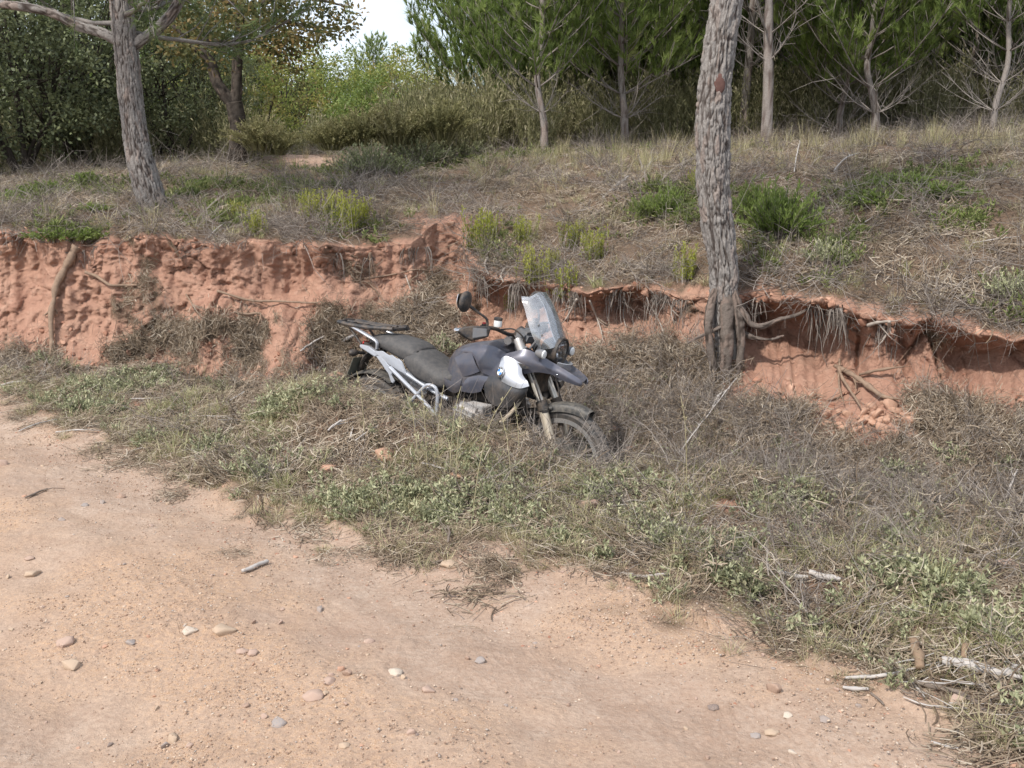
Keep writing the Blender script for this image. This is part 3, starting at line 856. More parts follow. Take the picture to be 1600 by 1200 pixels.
put('verge_litter', C_LIT, 6, DEBQ * 1.5 + np.where(isF, sstep(-.35, .3, qe + qmd * .6) * .8 + 1.0 * ((qtt > .45) & (qx > .1)) * (1 - .8 * qopen), 0) + np.where(isW, sstep(.1, .5, qlit) * .6, 0), 6000, .6, 1.3, .95)
put('dry_brush', C_BRUSH, 7, np.where(isF & (qe > .1), .25 + .8 * sstep(-1.0, 2.5, qx) * sstep(-.4, .3, qtt + .25), 0) + np.where(isF & (qtt > .2) & (qx > -2.2), .75 * sstep(-.3, .2, qlo + .3), 0) * nowheel + np.where(isF & (qtt > .5) & (qx > .25), .8, 0) * nowheel * (1 - .9 * qopen) + DEBQ * .2 * (1 + 2 * (qx > 0)), 1500, .4, 1.05, .8)
# the slope above the bank
slope = np.where(isT, sstep(.0, .25, qup + qmd * .2) * (qlit > .25), 0)
tp = sstep(-.2, .3, fbm(np.stack([qx, qy, 0 * qx], -1) * .9 + 20, 3))
slope = slope * np.where(pathclear[:-1, :-1], .12, 1)
dens = slope * np.clip(8.5 / np.maximum(qy, 6), 0, 1.2)
put('hillside_litter', C_LIT, 6, dens * .8, 7600, .8, 1.7, .95)
put('hillside_grass', C_TUFT, 8, dens * (.25 + tp), 2700, .35, .9, .5)
put('hillside_green_grass', C_GTUFT, 7, dens * (.12 + .9 * sstep(0, .4, fbm(np.stack([qx, qy, 0 * qx], -1) * .7 + 90, 3)) + .5 * (qx < -2)), 4200, .35, .9, .5)
put('hillside_brush', C_BRUSH, 7, dens * (.4 + .8 * (1 - tp)) + np.where(isT & (qup < .5), 1.4, 0), 2600, .7, 1.5, .85)
put('crest_grass', C_TALL, 5, np.where(isT & (qx > -.5), np.exp(-((qy - 12.9 + .25 * qx) / 1.1) ** 2), 0) + np.where(isT, .05, 0), 1300, .35, .8, .2)
# undergrowth below the trees: broom and heath, dull green and brown
def _broom(k):
    b = MB()
    for i in range(34):
        a = g.random() * 6.28; e = 1.57 - abs(g.normal(0, .34)); l = .45 + .5 * g.random(); q = np.array([g.normal(0, .10), g.normal(0, .10), -.03]); d = np.array([np.cos(a) * np.cos(e), np.sin(a) * np.cos(e), np.sin(e)])
        P = q + d * l * np.linspace(0, 1, 5)[:, None] + g.normal(0, .012, (5, 3)); V, F = tube_vf(P, [.005, .0045, .004, .003, .002], 3, False); b.add(V, F, .35 * g.random())
        m = 26; u = .2 + .8 * g.random(m); PP = P[0] + (P[-1] - P[0]) * u[:, None] + g.normal(0, .02, (m, 3)); V, F, t_ = leaf_vf(PP, d + g.normal(0, .5, (m, 3)), .05 + .03 * g.random(m), .014, g); b.add(V, F, np.clip(t_ * .7 + .3 * g.random(), 0, 1))
    return b
C_BROOM = protos('broom', 5, _broom, mat_leaf('dull_undergrowth', [(0.0, (.17, .17, .085)), (.4, (.30, .29, .145)), (.75, (.42, .38, .23)), (1., (.52, .47, .33))], .4, .7))
pxq = qx / np.maximum(qy, 1) * 1600 + 800
put('undergrowth', C_BROOM, 5, np.where(isT & (pxq > 640) & (qy < 34), sstep(14.3, 16.5, qy - .15 * qx * (qx < 0)) , 0) * np.where(qy > 20, .5, 1) + np.where(isT & (pxq > 380) & (pxq <= 640), sstep(21, 23, qy) * .35, 0) + np.where(isT & (pxq <= 400), .3 * sstep(15, 16.5, qy) * (qy < 24), 0), 1900, .8, 1.5, .2)
def _gsprig(k):
    b = MB()
    for i in range(8):
        a = g.random() * 6.28; e = .5 + .8 * g.random(); l = .06 + .10 * g.random(); q = np.array([g.normal(0, .06), g.normal(0, .06), 0]); d = np.array([np.cos(a) * np.cos(e), np.sin(a) * np.cos(e), np.sin(e)])
        m = 12; u = .2 + .8 * g.random(m); V, F, t_ = leaf_vf(q + d * l * u[:, None], d * .6 + g.normal(0, .6, (m, 3)) + np.array([0, 0, .4]), .028 + .026 * g.random(m), .010 + .006 * g.random(m), g); b.add(V, F, t_)
    return b
C_GSPRIG = protos('green_sprig', 6, _gsprig, mat_leaf('slope_green', [(0.0, (.09, .115, .035)), (.45, (.185, .225, .07)), (.8, (.28, .31, .115)), (1., (.37, .36, .17))], .35))
gp = np.zeros_like(qx)
for (px, py, rx, ry) in [(1215, 345, 80, 40), (1140, 330, 60, 30), (1040, 325, 60, 30), (1430, 285, 90, 20), (1350, 312, 70, 24), (1500, 335, 40, 16), (60, 312, 110, 18), (150, 300, 60, 16), (590, 265, 110, 20), (700, 258, 110, 16), (800, 250, 80, 10), (1290, 402, 50, 20), (350, 330, 60, 20), (450, 300, 90, 26), (300, 300, 60, 20), (540, 350, 50, 14), (780, 385, 50, 14), (1580, 450, 40, 20), (100, 360, 50, 14), (960, 240, 80, 10)]:
    c = hit(px, py)[0]; d_ = np.linalg.norm(c); gp = np.maximum(gp, np.exp(-((qx - c[0]) / (rx / 1600 * d_)) ** 2 - ((qy - c[1]) / (ry / 1600 * d_ * 4.0)) ** 2))
put('slope_ground_cover', C_GSPRIG, 6, np.where(isT, sstep(.35, .9, gp + qmd * .7) * (qup > .02) * (qy < 16), 0), 1100, .45, 1.15, .4)
# hanging rootlets, clods, gravel
put('hanging_rootlets', C_ROOTS, 7, np.where(isW & (rowi > NF + .86 * NT_F), (.15 + 1.2 * sstep(-.6, .2, qx)) * sstep(-.05, .35, fbm(np.stack([qx * 2.2, 0 * qx, 0 * qx], -1) + 33, 3)), 0), 210, .3, 1.15, .0)
put('crumbled_earth', C_CLOD, 8, np.where(isW, .25 + sstep(.0, .3, fbm(np.stack([qx * 2, qy, TZ[:-1, :-1] * 3], -1) + 61, 3)) + 2.2 * (rowi > NF + .86 * NT_F) + .9 * (qx > 1.0), 0), 5200, .08, .55, .5, -.008)
put('lip_clods', C_CLOD, 8, np.where(isW & (rowi > NF + .93 * NT_F), 1, 0) + np.where(isT & (qup < .06), 1, 0), 700, .25, 1.5, .9, -.028)
put('earth_clods', C_CLOD, 8, np.where(isF & (qtt > .35), .25 + 1.3 * qopen, 0) + np.where(isW & (rowi < NF + .3 * NT_F), .5, 0), 1500, .25, 1.25, .5)
w_r = np.where(isF & (qe < .25), 1, 0) * (.06 + gravelly[:-1, :-1] ** 2) / np.maximum(qy, 2.2)
put('road_grit', C_GRAV, 8, w_r, 9000, .35, 1.0, .9)
put('road_gravel', C_PEB, 8, w_r, 1500, .12, .7, .9)
put('road_crumbs', C_CLOD, 8, np.where(isF, np.exp(-((qe + .22 + qmd * .3) / .30) ** 2), 0), 1500, .06, .30, .6, -.002)
put('road_edge_grit', C_GRAV, 8, np.where(isF, np.exp(-((qe + .35) / .4) ** 2), 0), 3200, .5, 1.2, .9)
# ------------------------------------------------------------------ trees
def bark_mat(name, hi, lo, moss=0.0):
    n = NT(name)
    nz = n.noise(14, 6, .65); n2 = n.noise(70, 4, .6)
    pl = n.mix(nz, tuple(v * .75 for v in hi), tuple(v * 1.25 for v in hi))
    pl = n.mix(n.ramp(n.attr('cell'), [(.0, 0.), (.70, 0.), (.95, .45)]), pl, (.285, .20, .16))
    c = n.mix(n.ramp(n.attr('plate'), [(.0, 1.), (.65, 0.)]), pl, lo)
    c = n.mix(n.ramp(n2, [(.35, .35), (.6, 0.)]), c, lo)
    return n.pbr(c, .92, 0, .15, n.bump(n2, .5, .006))
M_BARK = bark_mat('grey_pine_bark', (.262, .24, .222), (.055, .042, .036))
M_BARK2 = bark_mat('pale_pine_bark', (.27, .24, .218), (.11, .08, .068))
M_ROOTBARK = bark_mat('dark_root_bark', (.165, .135, .115), (.045, .034, .028))
M_OAKBARK = bark_mat('dark_oak_bark', (.085, .07, .058), (.03, .024, .02))
M_DEADW = mat_plain('dead_wood', (.29, .255, .23), .9, 0, .15, .4, 18)
M_NEEDLE = mat_leaf('pine_needle', [(0.0, (.14, .19, .055)), (.4, (.255, .335, .095)), (.8, (.35, .43, .14)), (1., (.45, .49, .20))], .6, .5)
M_NEEDLE2 = mat_leaf('olive_pine_needle', [(0.0, (.07, .10, .035)), (.4, (.14, .19, .065)), (.8, (.21, .26, .10)), (1., (.28, .31, .13))], .4, .55)
M_HOLM = mat_leaf('dark_oak_leaf', [(0.0, (.075, .09, .042)), (.45, (.185, .21, .10)), (.8, (.31, .33, .17)), (1., (.42, .42, .25))], .3, .45, .4)
M_YELLOWG = mat_leaf('yellow_green_leaf', [(0.0, (.14, .18, .045)), (.45, (.27, .31, .08)), (.8, (.38, .38, .115)), (1., (.45, .34, .12))], .45, .6)
M_RUSSET = mat_leaf('russet_oak_leaf', [(0.0, (.055, .065, .025)), (.4, (.115, .12, .042)), (.75, (.19, .15, .055)), (1., (.29, .20, .08))], .4, .6)
M_HEATH = mat_leaf('yellow_green_heather', [(0.0, (.15, .175, .03)), (.45, (.30, .33, .05)), (.8, (.42, .43, .08)), (1., (.47, .45, .14))], .35, .6)
M_BUSHG = mat_leaf('fresh_green_leaf', [(0.0, (.09, .13, .03)), (.45, (.19, .255, .065)), (.8, (.285, .345, .105)), (1., (.36, .39, .15))], .4, .5)
M_UNDER = mat_leaf('broom_green', [(0.0, (.14, .135, .06)), (.4, (.25, .24, .105)), (.75, (.35, .32, .16)), (1., (.42, .37, .22))], .35, .7)

def bark_trunk(pts, rad, nu, nv, seed, cell=.05, relief=.012, ns_scale=.30):
    P = resample(pts, nv); r = np.interp(np.linspace(0, 1, nv), np.linspace(0, 1, len(rad)), rad)
    V, F = tube_vf(P, r, nu, True)
    body = V[:nv*nu].copy(); ctr = np.repeat(P, nu, 0)
    s = np.r_[0, np.cumsum(np.linalg.norm(np.diff(P, axis=0), axis=1))]
    q = np.c_[body[:, :2] - ctr[:, :2], np.repeat(s, nu) * ns_scale] / cell + seed * 7.1
    q += .6 * np.stack([fbm(q * .8 + 9, 2), fbm(q * .8 + 31, 2), fbm(q * .8 + 57, 2)], -1)
    f1, f2, cid = worley(q)
    q2 = np.c_[(body[:, :2] - ctr[:, :2]) / (cell * .62), np.repeat(s, nu) / (cell * 5.5)] + seed * 3.3
    q2 = q2 + .45 * np.stack([fbm(q * .5 + 3, 3), fbm(q * .5 + 21, 3), fbm(q * .5 + 47, 3)], -1)
    fur = np.abs(perlin(q2)) + .04 * perlin(q * 2.3)
    pl = sstep(.0, .22, fur) * (.45 + .55 * sstep(.02, .20, f2 - f1))
    nrm = body - ctr; nrm /= np.linalg.norm(nrm, axis=1)[:, None] + 1e-9
    dsp = relief * 1.1 * (pl - .6) + relief * .5 * (cid / 255. - .5) * pl + relief * .8 * fbm(q * 1.6, 4) + relief * .35 * perlin(q * 6) + np.repeat(r, nu) * .10 * fbm(np.c_[body[:, :2] * 3, np.repeat(s, nu) * 1.2] + seed, 3)
    V[:nv*nu] = body + nrm * dsp[:, None]
    plate = np.r_[pl, .5, .5]; cl = np.r_[cid / 255., .5, .5]
    return V, F, plate, cl
def bark_mesh(name, lst, mat):
    b = MB(); pl = []; ce = []
    for V, F, p, c in lst: b.add(V, F); pl.append(p); ce.append(c)
    return b.mesh(name, mat, True, None, {'plate': np.concatenate(pl), 'cell': np.concatenate(ce)})
def tube_bark(P, r, ns=6):
    V, F = tube_vf(P, r, ns, True); n = len(V); return V, F, np.full(n, .6), np.full(n, .3)

def tuft_vf(g, P, D, n, L, w, spread=.55, shoot=.07):
    """brushes of needles: one per shoot tip P along D"""
    m = len(P); D = D / (np.linalg.norm(D, axis=1)[:, None] + 1e-9)
    r = g.normal(size=(m, 3)); S = np.cross(D, r); S /= np.linalg.norm(S, axis=1)[:, None]; N = np.cross(D, S)
    a = g.random((m, n)) * 2 * np.pi; e = spread * (.35 + .9 * g.random((m, n)))
    side = np.cos(a)[..., None] * S[:, None] + np.sin(a)[..., None] * N[:, None]
    d = np.cos(e)[..., None] * D[:, None] + np.sin(e)[..., None] * side
    b = P[:, None] + D[:, None] * (shoot * (g.random((m, n)) - .6))[..., None]
    l = L * (.6 + .6 * g.random((m, n)))[..., None]
    t2 = np.cross(d, g.normal(size=(m, n, 3))); t2 /= np.linalg.norm(t2, axis=-1)[..., None] + 1e-9
    V = np.stack([b - t2 * w * .5, b + t2 * w * .5, b + d * l], 2)
    F = np.arange(m * n * 3).reshape(-1, 3)
    tint = np.repeat(np.clip(.45 + .28 * g.normal(size=(m, 1)) + .12 * g.normal(size=(m, n)), 0, 1).ravel(), 3)
    return V.reshape(-1, 3), F, tint

def pine(seed, H, r0, crown0, width, nt=26, needle=.13, nw=.0135, lean=(0, 0), first=.4, dead_n=5, density=1.0, mat=None, droop=0.0, top_round=.75):
    g = np.random.default_rng(seed)
    n = 9; z = np.linspace(-.15, H, n)
    P = np.c_[lean[0] * (z / H) ** 1.2 + .07 * np.cumsum(g.normal(0, .6, n)), lean[1] * z / H + .07 * np.cumsum(g.normal(0, .6, n)), z]; P[0, :2] = P[1, :2] = 0
    rr = r0 * (1 - .86 * np.linspace(0, 1, n) ** 1.1); rr[0] *= 1.25
    trunk = [bark_trunk(P, rr, 14, 60, seed, .06, .006)] if r0 > .04 else [tube_bark(resample(P, 30), np.interp(np.linspace(0, 1, 30), np.linspace(0, 1, n), rr), 8)]
    Pf = resample(P, 100)
    dead = MB(); limbs = []; TP_, TD_ = [], []
    h = first
    while h < H - .15:
        c = Pf[int(np.clip((h + .15) / (H + .15) * 99, 0, 99))]
        live = h > crown0 - .15 * g.random()
        f = (h - first) / max(H - first, .1)
        prof = min(1, .55 + 1.2 * f) if not live else 1.0
        if h > crown0: prof = (1 - ((h - crown0) / (H - crown0)) ** 1.6 * top_round) 
        nb = dead_n if not live else 6
        for k in range(nb):
            a = (k + g.random() * .8) / nb * 2 * np.pi + h * 2.3
            L = width * prof * (.7 + .5 * g.random())
            e0 = (.25 + .35 * g.random()) if not live else (.25 + .3 * g.random() + .3 * f - droop)
            u = np.linspace(0, 1, 6)[:, None]
            d = np.array([np.cos(a) * np.cos(e0), np.sin(a) * np.cos(e0), np.sin(e0)])
            B = c + d * L * u + np.array([0, 0, .30 * L]) * u ** 2 + np.cumsum(g.normal(0, .02 * L, (6, 3)), 0) * u
            br = max(.006, .16 * r0) * (.7 + .6 * g.random()) * (1 - .3 * f)
            if live:
                limbs.append(tube_bark(B, np.linspace(br * 1.3, br * .35, 6), 5))
                ns = max(4, int(10 * L * density))
                for j in range(ns):
                    uu = .30 + .70 * (j + g.random()) / ns; b0 = B[0] + (B[-1] - B[0]) * 0
                    i = min(4, int(uu * 5)); b0 = B[i] + (B[i+1] - B[i]) * (uu * 5 - i)
                    tl = (B[min(i+1, 5)] - B[i]); tl /= np.linalg.norm(tl)
                    sd = np.cross(tl, [0, 0, 1.0]); sd /= np.linalg.norm(sd) + 1e-9
                    dd = tl * .55 + sd * g.choice([-1, 1]) * (.25 + .7 * g.random()) + np.array([0, 0, .45 + .4 * g.random()]); dd /= np.linalg.norm(dd)
                    l = L * (.16 + .22 * g.random()) * (1.15 - .5 * uu) + .06
                    e = b0 + dd * l + np.array([0, 0, .12 * l])
                    limbs.append(tube_bark(np.stack([b0, b0 + dd * l * .55, e]), [.006, .005, .003], 3))
                    for q in np.linspace(.2, 1, max(2, int(l / .10))):
                        TP_.append(b0 + (e - b0) * q + g.normal(0, .02, 3)); TD_.append(dd * .7 + np.array([0, 0, .5]) + g.normal(0, .30, 3))
                TP_.append(B[-1]); TD_.append((B[-1] - B[-2]) + np.array([0, 0, .06]))
            else:
                V, F = tube_vf(B, np.linspace(br, br * .3, 6), 4, False); dead.add(V, F, g.random())
                for j in range(int(6 + 7 * L)):
                    i = g.integers(1, 5); dd = (B[i+1] - B[i]); dd /= np.linalg.norm(dd); dd = dd + g.normal(0, .65, 3) + np.array([0, 0, .15]); l = L * (.12 + .35 * g.random())
                    q = B[i] + np.stack([dd * 0, dd * .5 * l, dd * l + g.normal(0, .04, 3)]); V, F = tube_vf(q, [br * .4, br * .3, br * .15], 3, False); dead.add(V, F, g.random())
        h += (.26 + .13 * g.random()) * (1.0 if H < 6 else 1.25)
    tp = Pf[-1]
    for q in range(6): TP_.append(tp - np.array([0, 0, .06 * q])); TD_.append(np.array([0, 0, 1.0]) + g.normal(0, .35, 3))
    cr = MB()
    V, F, a = tuft_vf(g, np.array(TP_), np.array(TD_), nt, needle, nw, .6, .09); cr.add(V, F, a)
    tr = bark_mesh('pine_trunk_%d' % seed, trunk, M_BARK2)
    lm = bark_mesh('pine_limbs_%d' % seed, limbs, M_BARK2)
    crm = cr.mesh('pine_crown_%d' % seed, mat or M_NEEDLE, False)
    dm = dead.mesh('pine_dead_%d' % seed, M_DEADW) if dead.n else None
    return tr, lm, crm, dm

def place_pine(meshes, loc, rz, s, label, group, name='pine_tree', dead=True):
    t = tag(empty(name, loc, (0, 0, rz)), label, 'tree', group); t.scale = (s, s, s)
    link('trunk', meshes[0], t)
    c = link('crown', meshes[2], t)
    link('crown_limbs', meshes[1], c)['kind'] = 'stuff'
    if meshes[3] and dead: link('dead_branches', meshes[3], t)['kind'] = 'stuff'
    return t

def leafq_vf(g, P, D, L, w, tint):
    n = len(P); D = D / (np.linalg.norm(D, axis=1)[:, None] + 1e-9)
    S = np.cross(D, g.normal(size=(n, 3))); S /= np.linalg.norm(S, axis=1)[:, None] + 1e-9
    L = np.broadcast_to(L, (n,))[:, None]; w = np.broadcast_to(w, (n,))[:, None]
    V = np.stack([P, P + D * L * .5 + S * w * .5, P + D * L, P + D * L * .5 - S * w * .5], 1)
    return V.reshape(-1, 3), np.arange(4 * n).reshape(-1, 4), np.repeat(tint, 4)

def leafy(seed, ax, nclump, per, leaf, mat, stem_mat=None, low=.15, hollow=.45, clump_r=.28, stems=5, flat_tint=.2):
    """a broad-leaved crown: leaf clumps through an uneven ellipsoid (semi-axes ax, standing on z = 0), stems inside"""
    g = np.random.default_rng(seed)
    C = []
    while len(C) < nclump:
        d = g.normal(size=3); d /= np.linalg.norm(d)
        r = (hollow + (1 - hollow) * g.random() ** .6) * (1 + .33 * float(fbm((d * 1.7 + seed)[None], 3)[0]))
        p = d * r * np.array(ax); p[2] += ax[2]
        if p[2] > low * ax[2] * 2 * (.6 + .8 * g.random()): C.append(p)
    C = np.array(C)
    m = nclump * per
    ci = np.repeat(np.arange(nclump), per)
    o = g.normal(size=(m, 3)); o /= np.linalg.norm(o, axis=1)[:, None]; o *= (g.random(m) ** .5)[:, None] * clump_r * (.6 + .7 * g.random(nclump))[ci][:, None]; o[:, 2] *= .65
    P = C[ci] + o
    D = o / clump_r + g.normal(0, .55, (m, 3)) + np.array([0, 0, .1])
    tint = np.clip(.45 + flat_tint * g.normal(size=nclump)[ci] + .13 * g.normal(size=m), 0, 1)
    b = MB(); V, F, a = leafq_vf(g, P, D, leaf * (.7 + .6 * g.random(m)), leaf * .55 * (.7 + .6 * g.random(m)), tint); b.add(V, F, a)
    crown = b.mesh('leaf_crown_%d' % seed, mat, False)
    st = []
    for k in range(stems):
        tgt = C[g.integers(nclump)] * np.array([.8, .8, .9]); q = np.array([g.normal(0, .06), g.normal(0, .06), -.1]); mid = q * .5 + tgt * .45 + g.normal(0, .1, 3) * ax[0]
        st.append(tube_bark(resample(np.stack([q, mid, tgt]), 8), np.linspace(.05, .008, 8) * ax[2] * .6, 5))
        for j in range(5):
            e = C[g.integers(nclump)]; st.append(tube_bark(resample(np.stack([mid, (mid + e) / 2 + g.normal(0, .08, 3), e]), 6), np.linspace(.016, .004, 6) * ax[2] * .6, 3))
    return bark_mesh('leaf_stems_%d' % seed, st, stem_mat or M_OAKBARK), crown

def place_leafy(name, meshes, loc, rz, s, label, cat, group=None, part='crown', stem='trunk'):
    t = tag(empty(name, loc, (0, 0, rz)), label, cat, group); t.scale = (s, s, s) if np.isscalar(s) else s
    link(stem, meshes[0], t); link(part, meshes[1], t); return t

# ---- the big leaning pine on the lip of the bank, its foot washed bare
def px_line(pts, Y): return np.array([W(a, b, y if y else Y) for a, b, y in [(p + (None,))[:3] for p in pts]])
bigp = tag(empty('pine_tree', hit(1135, 575)[0]), 'big grey-barked pine rooted on the broken lip of the bank', 'tree')
bo = np.array(bigp.location)
BY = 7.42
tl = px_line([(1136, 560), (1134, 520), (1131, 470), (1131, 430), (1127, 390), (1120, 340), (1114, 290), (1113, 240), (1113, 190), (1118, 130), (1127, 60), (1135, 0), (1139, -80), (1150, -260), (1160, -480), (1172, -760)], BY)
trad = [.105, .115, .122, .138, .150, .142, .134, .131, .132, .133, .130, .128, .122, .105, .085, .05]
trad = [v * .80 for v in trad]
parts = [bark_trunk(tl, trad, 120, 640, 3, .042, .013)]
link('trunk', bark_mesh('big_trunk', parts, M_BARK), bigp)
for pts, r in (([(1126, 430), (1112, 472), (1107, 505), (1109, 540), (1114, 570), (1116, 596)], (.02, .034, .036, .034, .032, .026)),
               ([(1134, 440), (1136, 500), (1136, 540), (1134, 575), (1136, 605)], (.05, .07, .062, .052, .04)),
               ([(1138, 430), (1151, 476), (1157, 520), (1157, 555), (1152, 590)], (.02, .042, .04, .034, .028)),
               ([(1136, 455), (1154, 480), (1164, 492), (1172, 506), (1190, 510), (1215, 500), (1245, 492), (1262, 482)], (.03, .03, .026, .024, .022, .018, .014, .010)),
               ([(1155, 470), (1142, 500), (1120, 514), (1095, 525), (1074, 536)], (.016, .015, .012, .010, .006)),
               ([(1158, 520), (1180, 528), (1205, 530), (1225, 524)], (.022, .018, .012, .006))):
    q = np.array([W(a, b, BY - .10 * min(1, .25 + k_ * .45)) for k_, (a, b) in enumerate(pts)]); link('root', bark_mesh('big_root', [bark_trunk(q, [v * .86 for v in r], 14, 46, 5, .04, .006)], M_ROOTBARK), bigp)
# oval scar where a limb came off, facing the road
sc_c = W(1124, 131, BY - .108); b = MB()
sv, sf = stone_vf(np.random.default_rng(5), 3, .3, .06, .001, 0); sv = sv / np.abs(sv).max(0) * np.array([.042, .016, .072]); b.add(sv + sc_c, sf)
link('branch_scar', b.mesh('scar', mat_plain('raw_red_wood', (.115, .062, .052), .9, 0, .2, .35, 40)), bigp)
for c in bigp.children: c.matrix_parent_inverse = Matrix.Translation(-Vector(bo))
def big_crown(trunk_root, seed, top, r, z0, z1, width, base, mat, nlimb=26, needle=.13):
    """umbrella crown of an old pine: limbs, twigs, brushes"""
    g = np.random.default_rng(seed); limbs = []; TPx, TDx = [], []
    for k in range(nlimb):
        f = k / nlimb; a = k * 2.4 + g.random(); c = base + (top - base) * f
        L = width * (.75 + .4 * g.random()) * (1 - .55 * f ** 2)
        e0 = -.16 + .62 * f + .18 * g.random(); u = np.linspace(0, 1, 7)[:, None]
        d = np.array([np.cos(a) * np.cos(e0), np.sin(a) * np.cos(e0), np.sin(e0)])
        B = c + d * L * u + np.array([0, 0, .22 * L]) * u ** 2 + np.cumsum(g.normal(0, .035 * L, (7, 3)), 0) * u
        limbs.append(tube_bark(B, np.linspace(r, r * .25, 7), 6))
        for j in range(int(13 * L)):
            uu = .22 + .78 * g.random(); i = min(5, int(uu * 6)); b0 = B[i] + (B[i+1] - B[i]) * (uu * 6 - i)
            dd = (B[i+1] - B[i]); dd = dd / np.linalg.norm(dd) * .6 + g.normal(0, .5, 3) + np.array([0, 0, .22]); dd /= np.linalg.norm(dd)
            l = .2 + .45 * g.random(); e = b0 + dd * l
            limbs.append(tube_bark(np.stack([b0, b0 + dd * l * .5 + g.normal(0, .02, 3), e]), [.008, .006, .003], 3))
            for q in np.linspace(.45, 1, 3): TPx.append(b0 + (e - b0) * q + g.normal(0, .02, 3)); TDx.append(dd + np.array([0, 0, .35]) + g.normal(0, .4, 3))
    b = MB(); V, F, a_ = tuft_vf(g, np.array(TPx), np.array(TDx), 20, needle, .006, .8, .10); b.add(V, F, a_)
    cr = link('crown', b.mesh('old_pine_crown', mat, False), trunk_root)
    lm = link('limbs', bark_mesh('old_pine_limbs', limbs, M_BARK), cr); lm['kind'] = 'stuff'
    cr.matrix_parent_inverse = Matrix.Translation(-Vector(trunk_root.location))
    return cr
big_crown(bigp, 41, tl[-1], .035, 0, 0, 2.3, tl[-4] + (tl[-3] - tl[-4]) * .6, M_NEEDLE2, 26)

# ---- the left pine, limbs forking just under the top of the frame
leftp = tag(empty('pine_tree', hit(238, 330)[0]), 'tall grey pine leaning left above the red bank, limbs forking high up', 'tree')
LY = float(leftp.location.y) + .03
ll = px_line([(243, 338), (238, 318), (229, 285), (219, 250), (213, 215), (207, 175), (203, 135), (200, 100), (197, 70), (192, 30), (189, -20), (186, -120), (188, -260), (194, -430)], LY)
link('trunk', bark_mesh('left_trunk', [bark_trunk(ll, [v * .86 for v in (.165, .148, .136, .130, .128, .122, .118, .116, .112, .098, .09, .08, .065, .04)], 90, 440, 9, .042, .010)], M_BARK), leftp)
for pts, r in (([(196, 72), (175, 58), (150, 48), (120, 40), (85, 22), (45, 12), (0, 6), (-60, -6), (-130, -10)], (.052, .048, .046, .042, .038, .032, .028, .022, .012)),
               ([(203, 76), (222, 62), (245, 46), (264, 28), (280, 2), (300, -40), (330, -80)], (.052, .05, .048, .044, .04, .032, .02))):
    link('limb', bark_mesh('left_limb', [bark_trunk(px_line(pts, LY), r, 24, 110, 4, .045, .008)], M_BARK), leftp)
for c in leftp.children: c.matrix_parent_inverse = Matrix.Translation(-leftp.location)
big_crown(leftp, 43, ll[-1], .026, 0, 0, 2.5, ll[8] + (ll[9] - ll[8]) * .55, M_NEEDLE2, 38)

# ---- twisted dark oak behind it, leaves turning brown
oak = tag(empty('oak_tree', W(372, 252, 14.6)), 'twisted dark oak forking low beside the sandy path, leaves turning brown', 'tree')
OY = 14.6
lo_ = []
for pts, r in (([(371, 258), (371, 235), (373, 205), (370, 180), (366, 160)], (.15, .13, .115, .115, .11)),
               ([(367, 165), (350, 146), (338, 125), (330, 100), (322, 88), (305, 74), (290, 60), (270, 40)], (.095, .085, .078, .072, .066, .05, .035, .02)),
               ([(367, 165), (370, 135), (371, 100), (374, 60), (376, 20), (380, -30)], (.085, .075, .07, .062, .05, .03)),
               ([(374, 48), (395, 38), (425, 32), (455, 36), (490, 42), (525, 44)], (.045, .04, .033, .026, .018, .008)),
               ([(372, 75), (350, 66), (320, 64), (290, 72), (262, 74)], (.035, .03, .025, .018, .008)),
               ([(376, 20), (410, 5), (450, -5), (500, 0), (548, 12)], (.04, .034, .026, .018, .008)),
               ([(376, 15), (350, 0), (310, -10), (270, -8)], (.03, .025, .018, .01))):
    lo_.append(bark_trunk(px_line(pts, OY), r, 16, 60, 6, .05, .008))
o_ = link('trunk', bark_mesh('oak_trunk', lo_, M_OAKBARK), oak); o_.matrix_parent_inverse = Matrix.Translation(-oak.location)
g = np.random.default_rng(77)
pc = []
for (px, py, n_) in [(300, 70, 9), (330, 50, 10), (290, 40, 8), (400, 30, 12), (430, 40, 10), (460, 52, 9), (490, 55, 9), (520, 46, 4), (536, 36, 3), (440, 75, 6), (470, 85, 4), (350, 15, 10), (400, 0, 10), (450, 5, 10), (500, 12, 6), (540, 12, 3), (270, 60, 6), (320, 90, 5), (410, 60, 7), (300, -10, 8), (480, -20, 9), (380, -30, 9), (440, 60, 7), (415, 95, 2), (556, 8, 1)]:
    for k in range(n_): pc.append(W(px + g.normal(0, 15), py + g.normal(0, 9), OY + g.normal(0, .55)))
pc = np.array(pc); per = 30; ci = np.repeat(np.arange(len(pc)), per); o = g.normal(0, .10, (len(ci), 3)); o[:, 2] *= .7
b = MB(); V, F, a = leafq_vf(g, pc[ci] + o, o + g.normal(0, .06, o.shape) - np.array([0, 0, .03]), .075 * (.7 + .6 * g.random(len(ci))), .04, np.clip(.5 + .25 * g.normal(size=len(pc))[ci] + .15 * g.normal(size=len(ci)), 0, 1)); b.add(V, F, a)
o_ = link('crown', b.mesh('oak_crown', M_RUSSET, False), oak); o_.matrix_parent_inverse = Matrix.Translation(-oak.location)

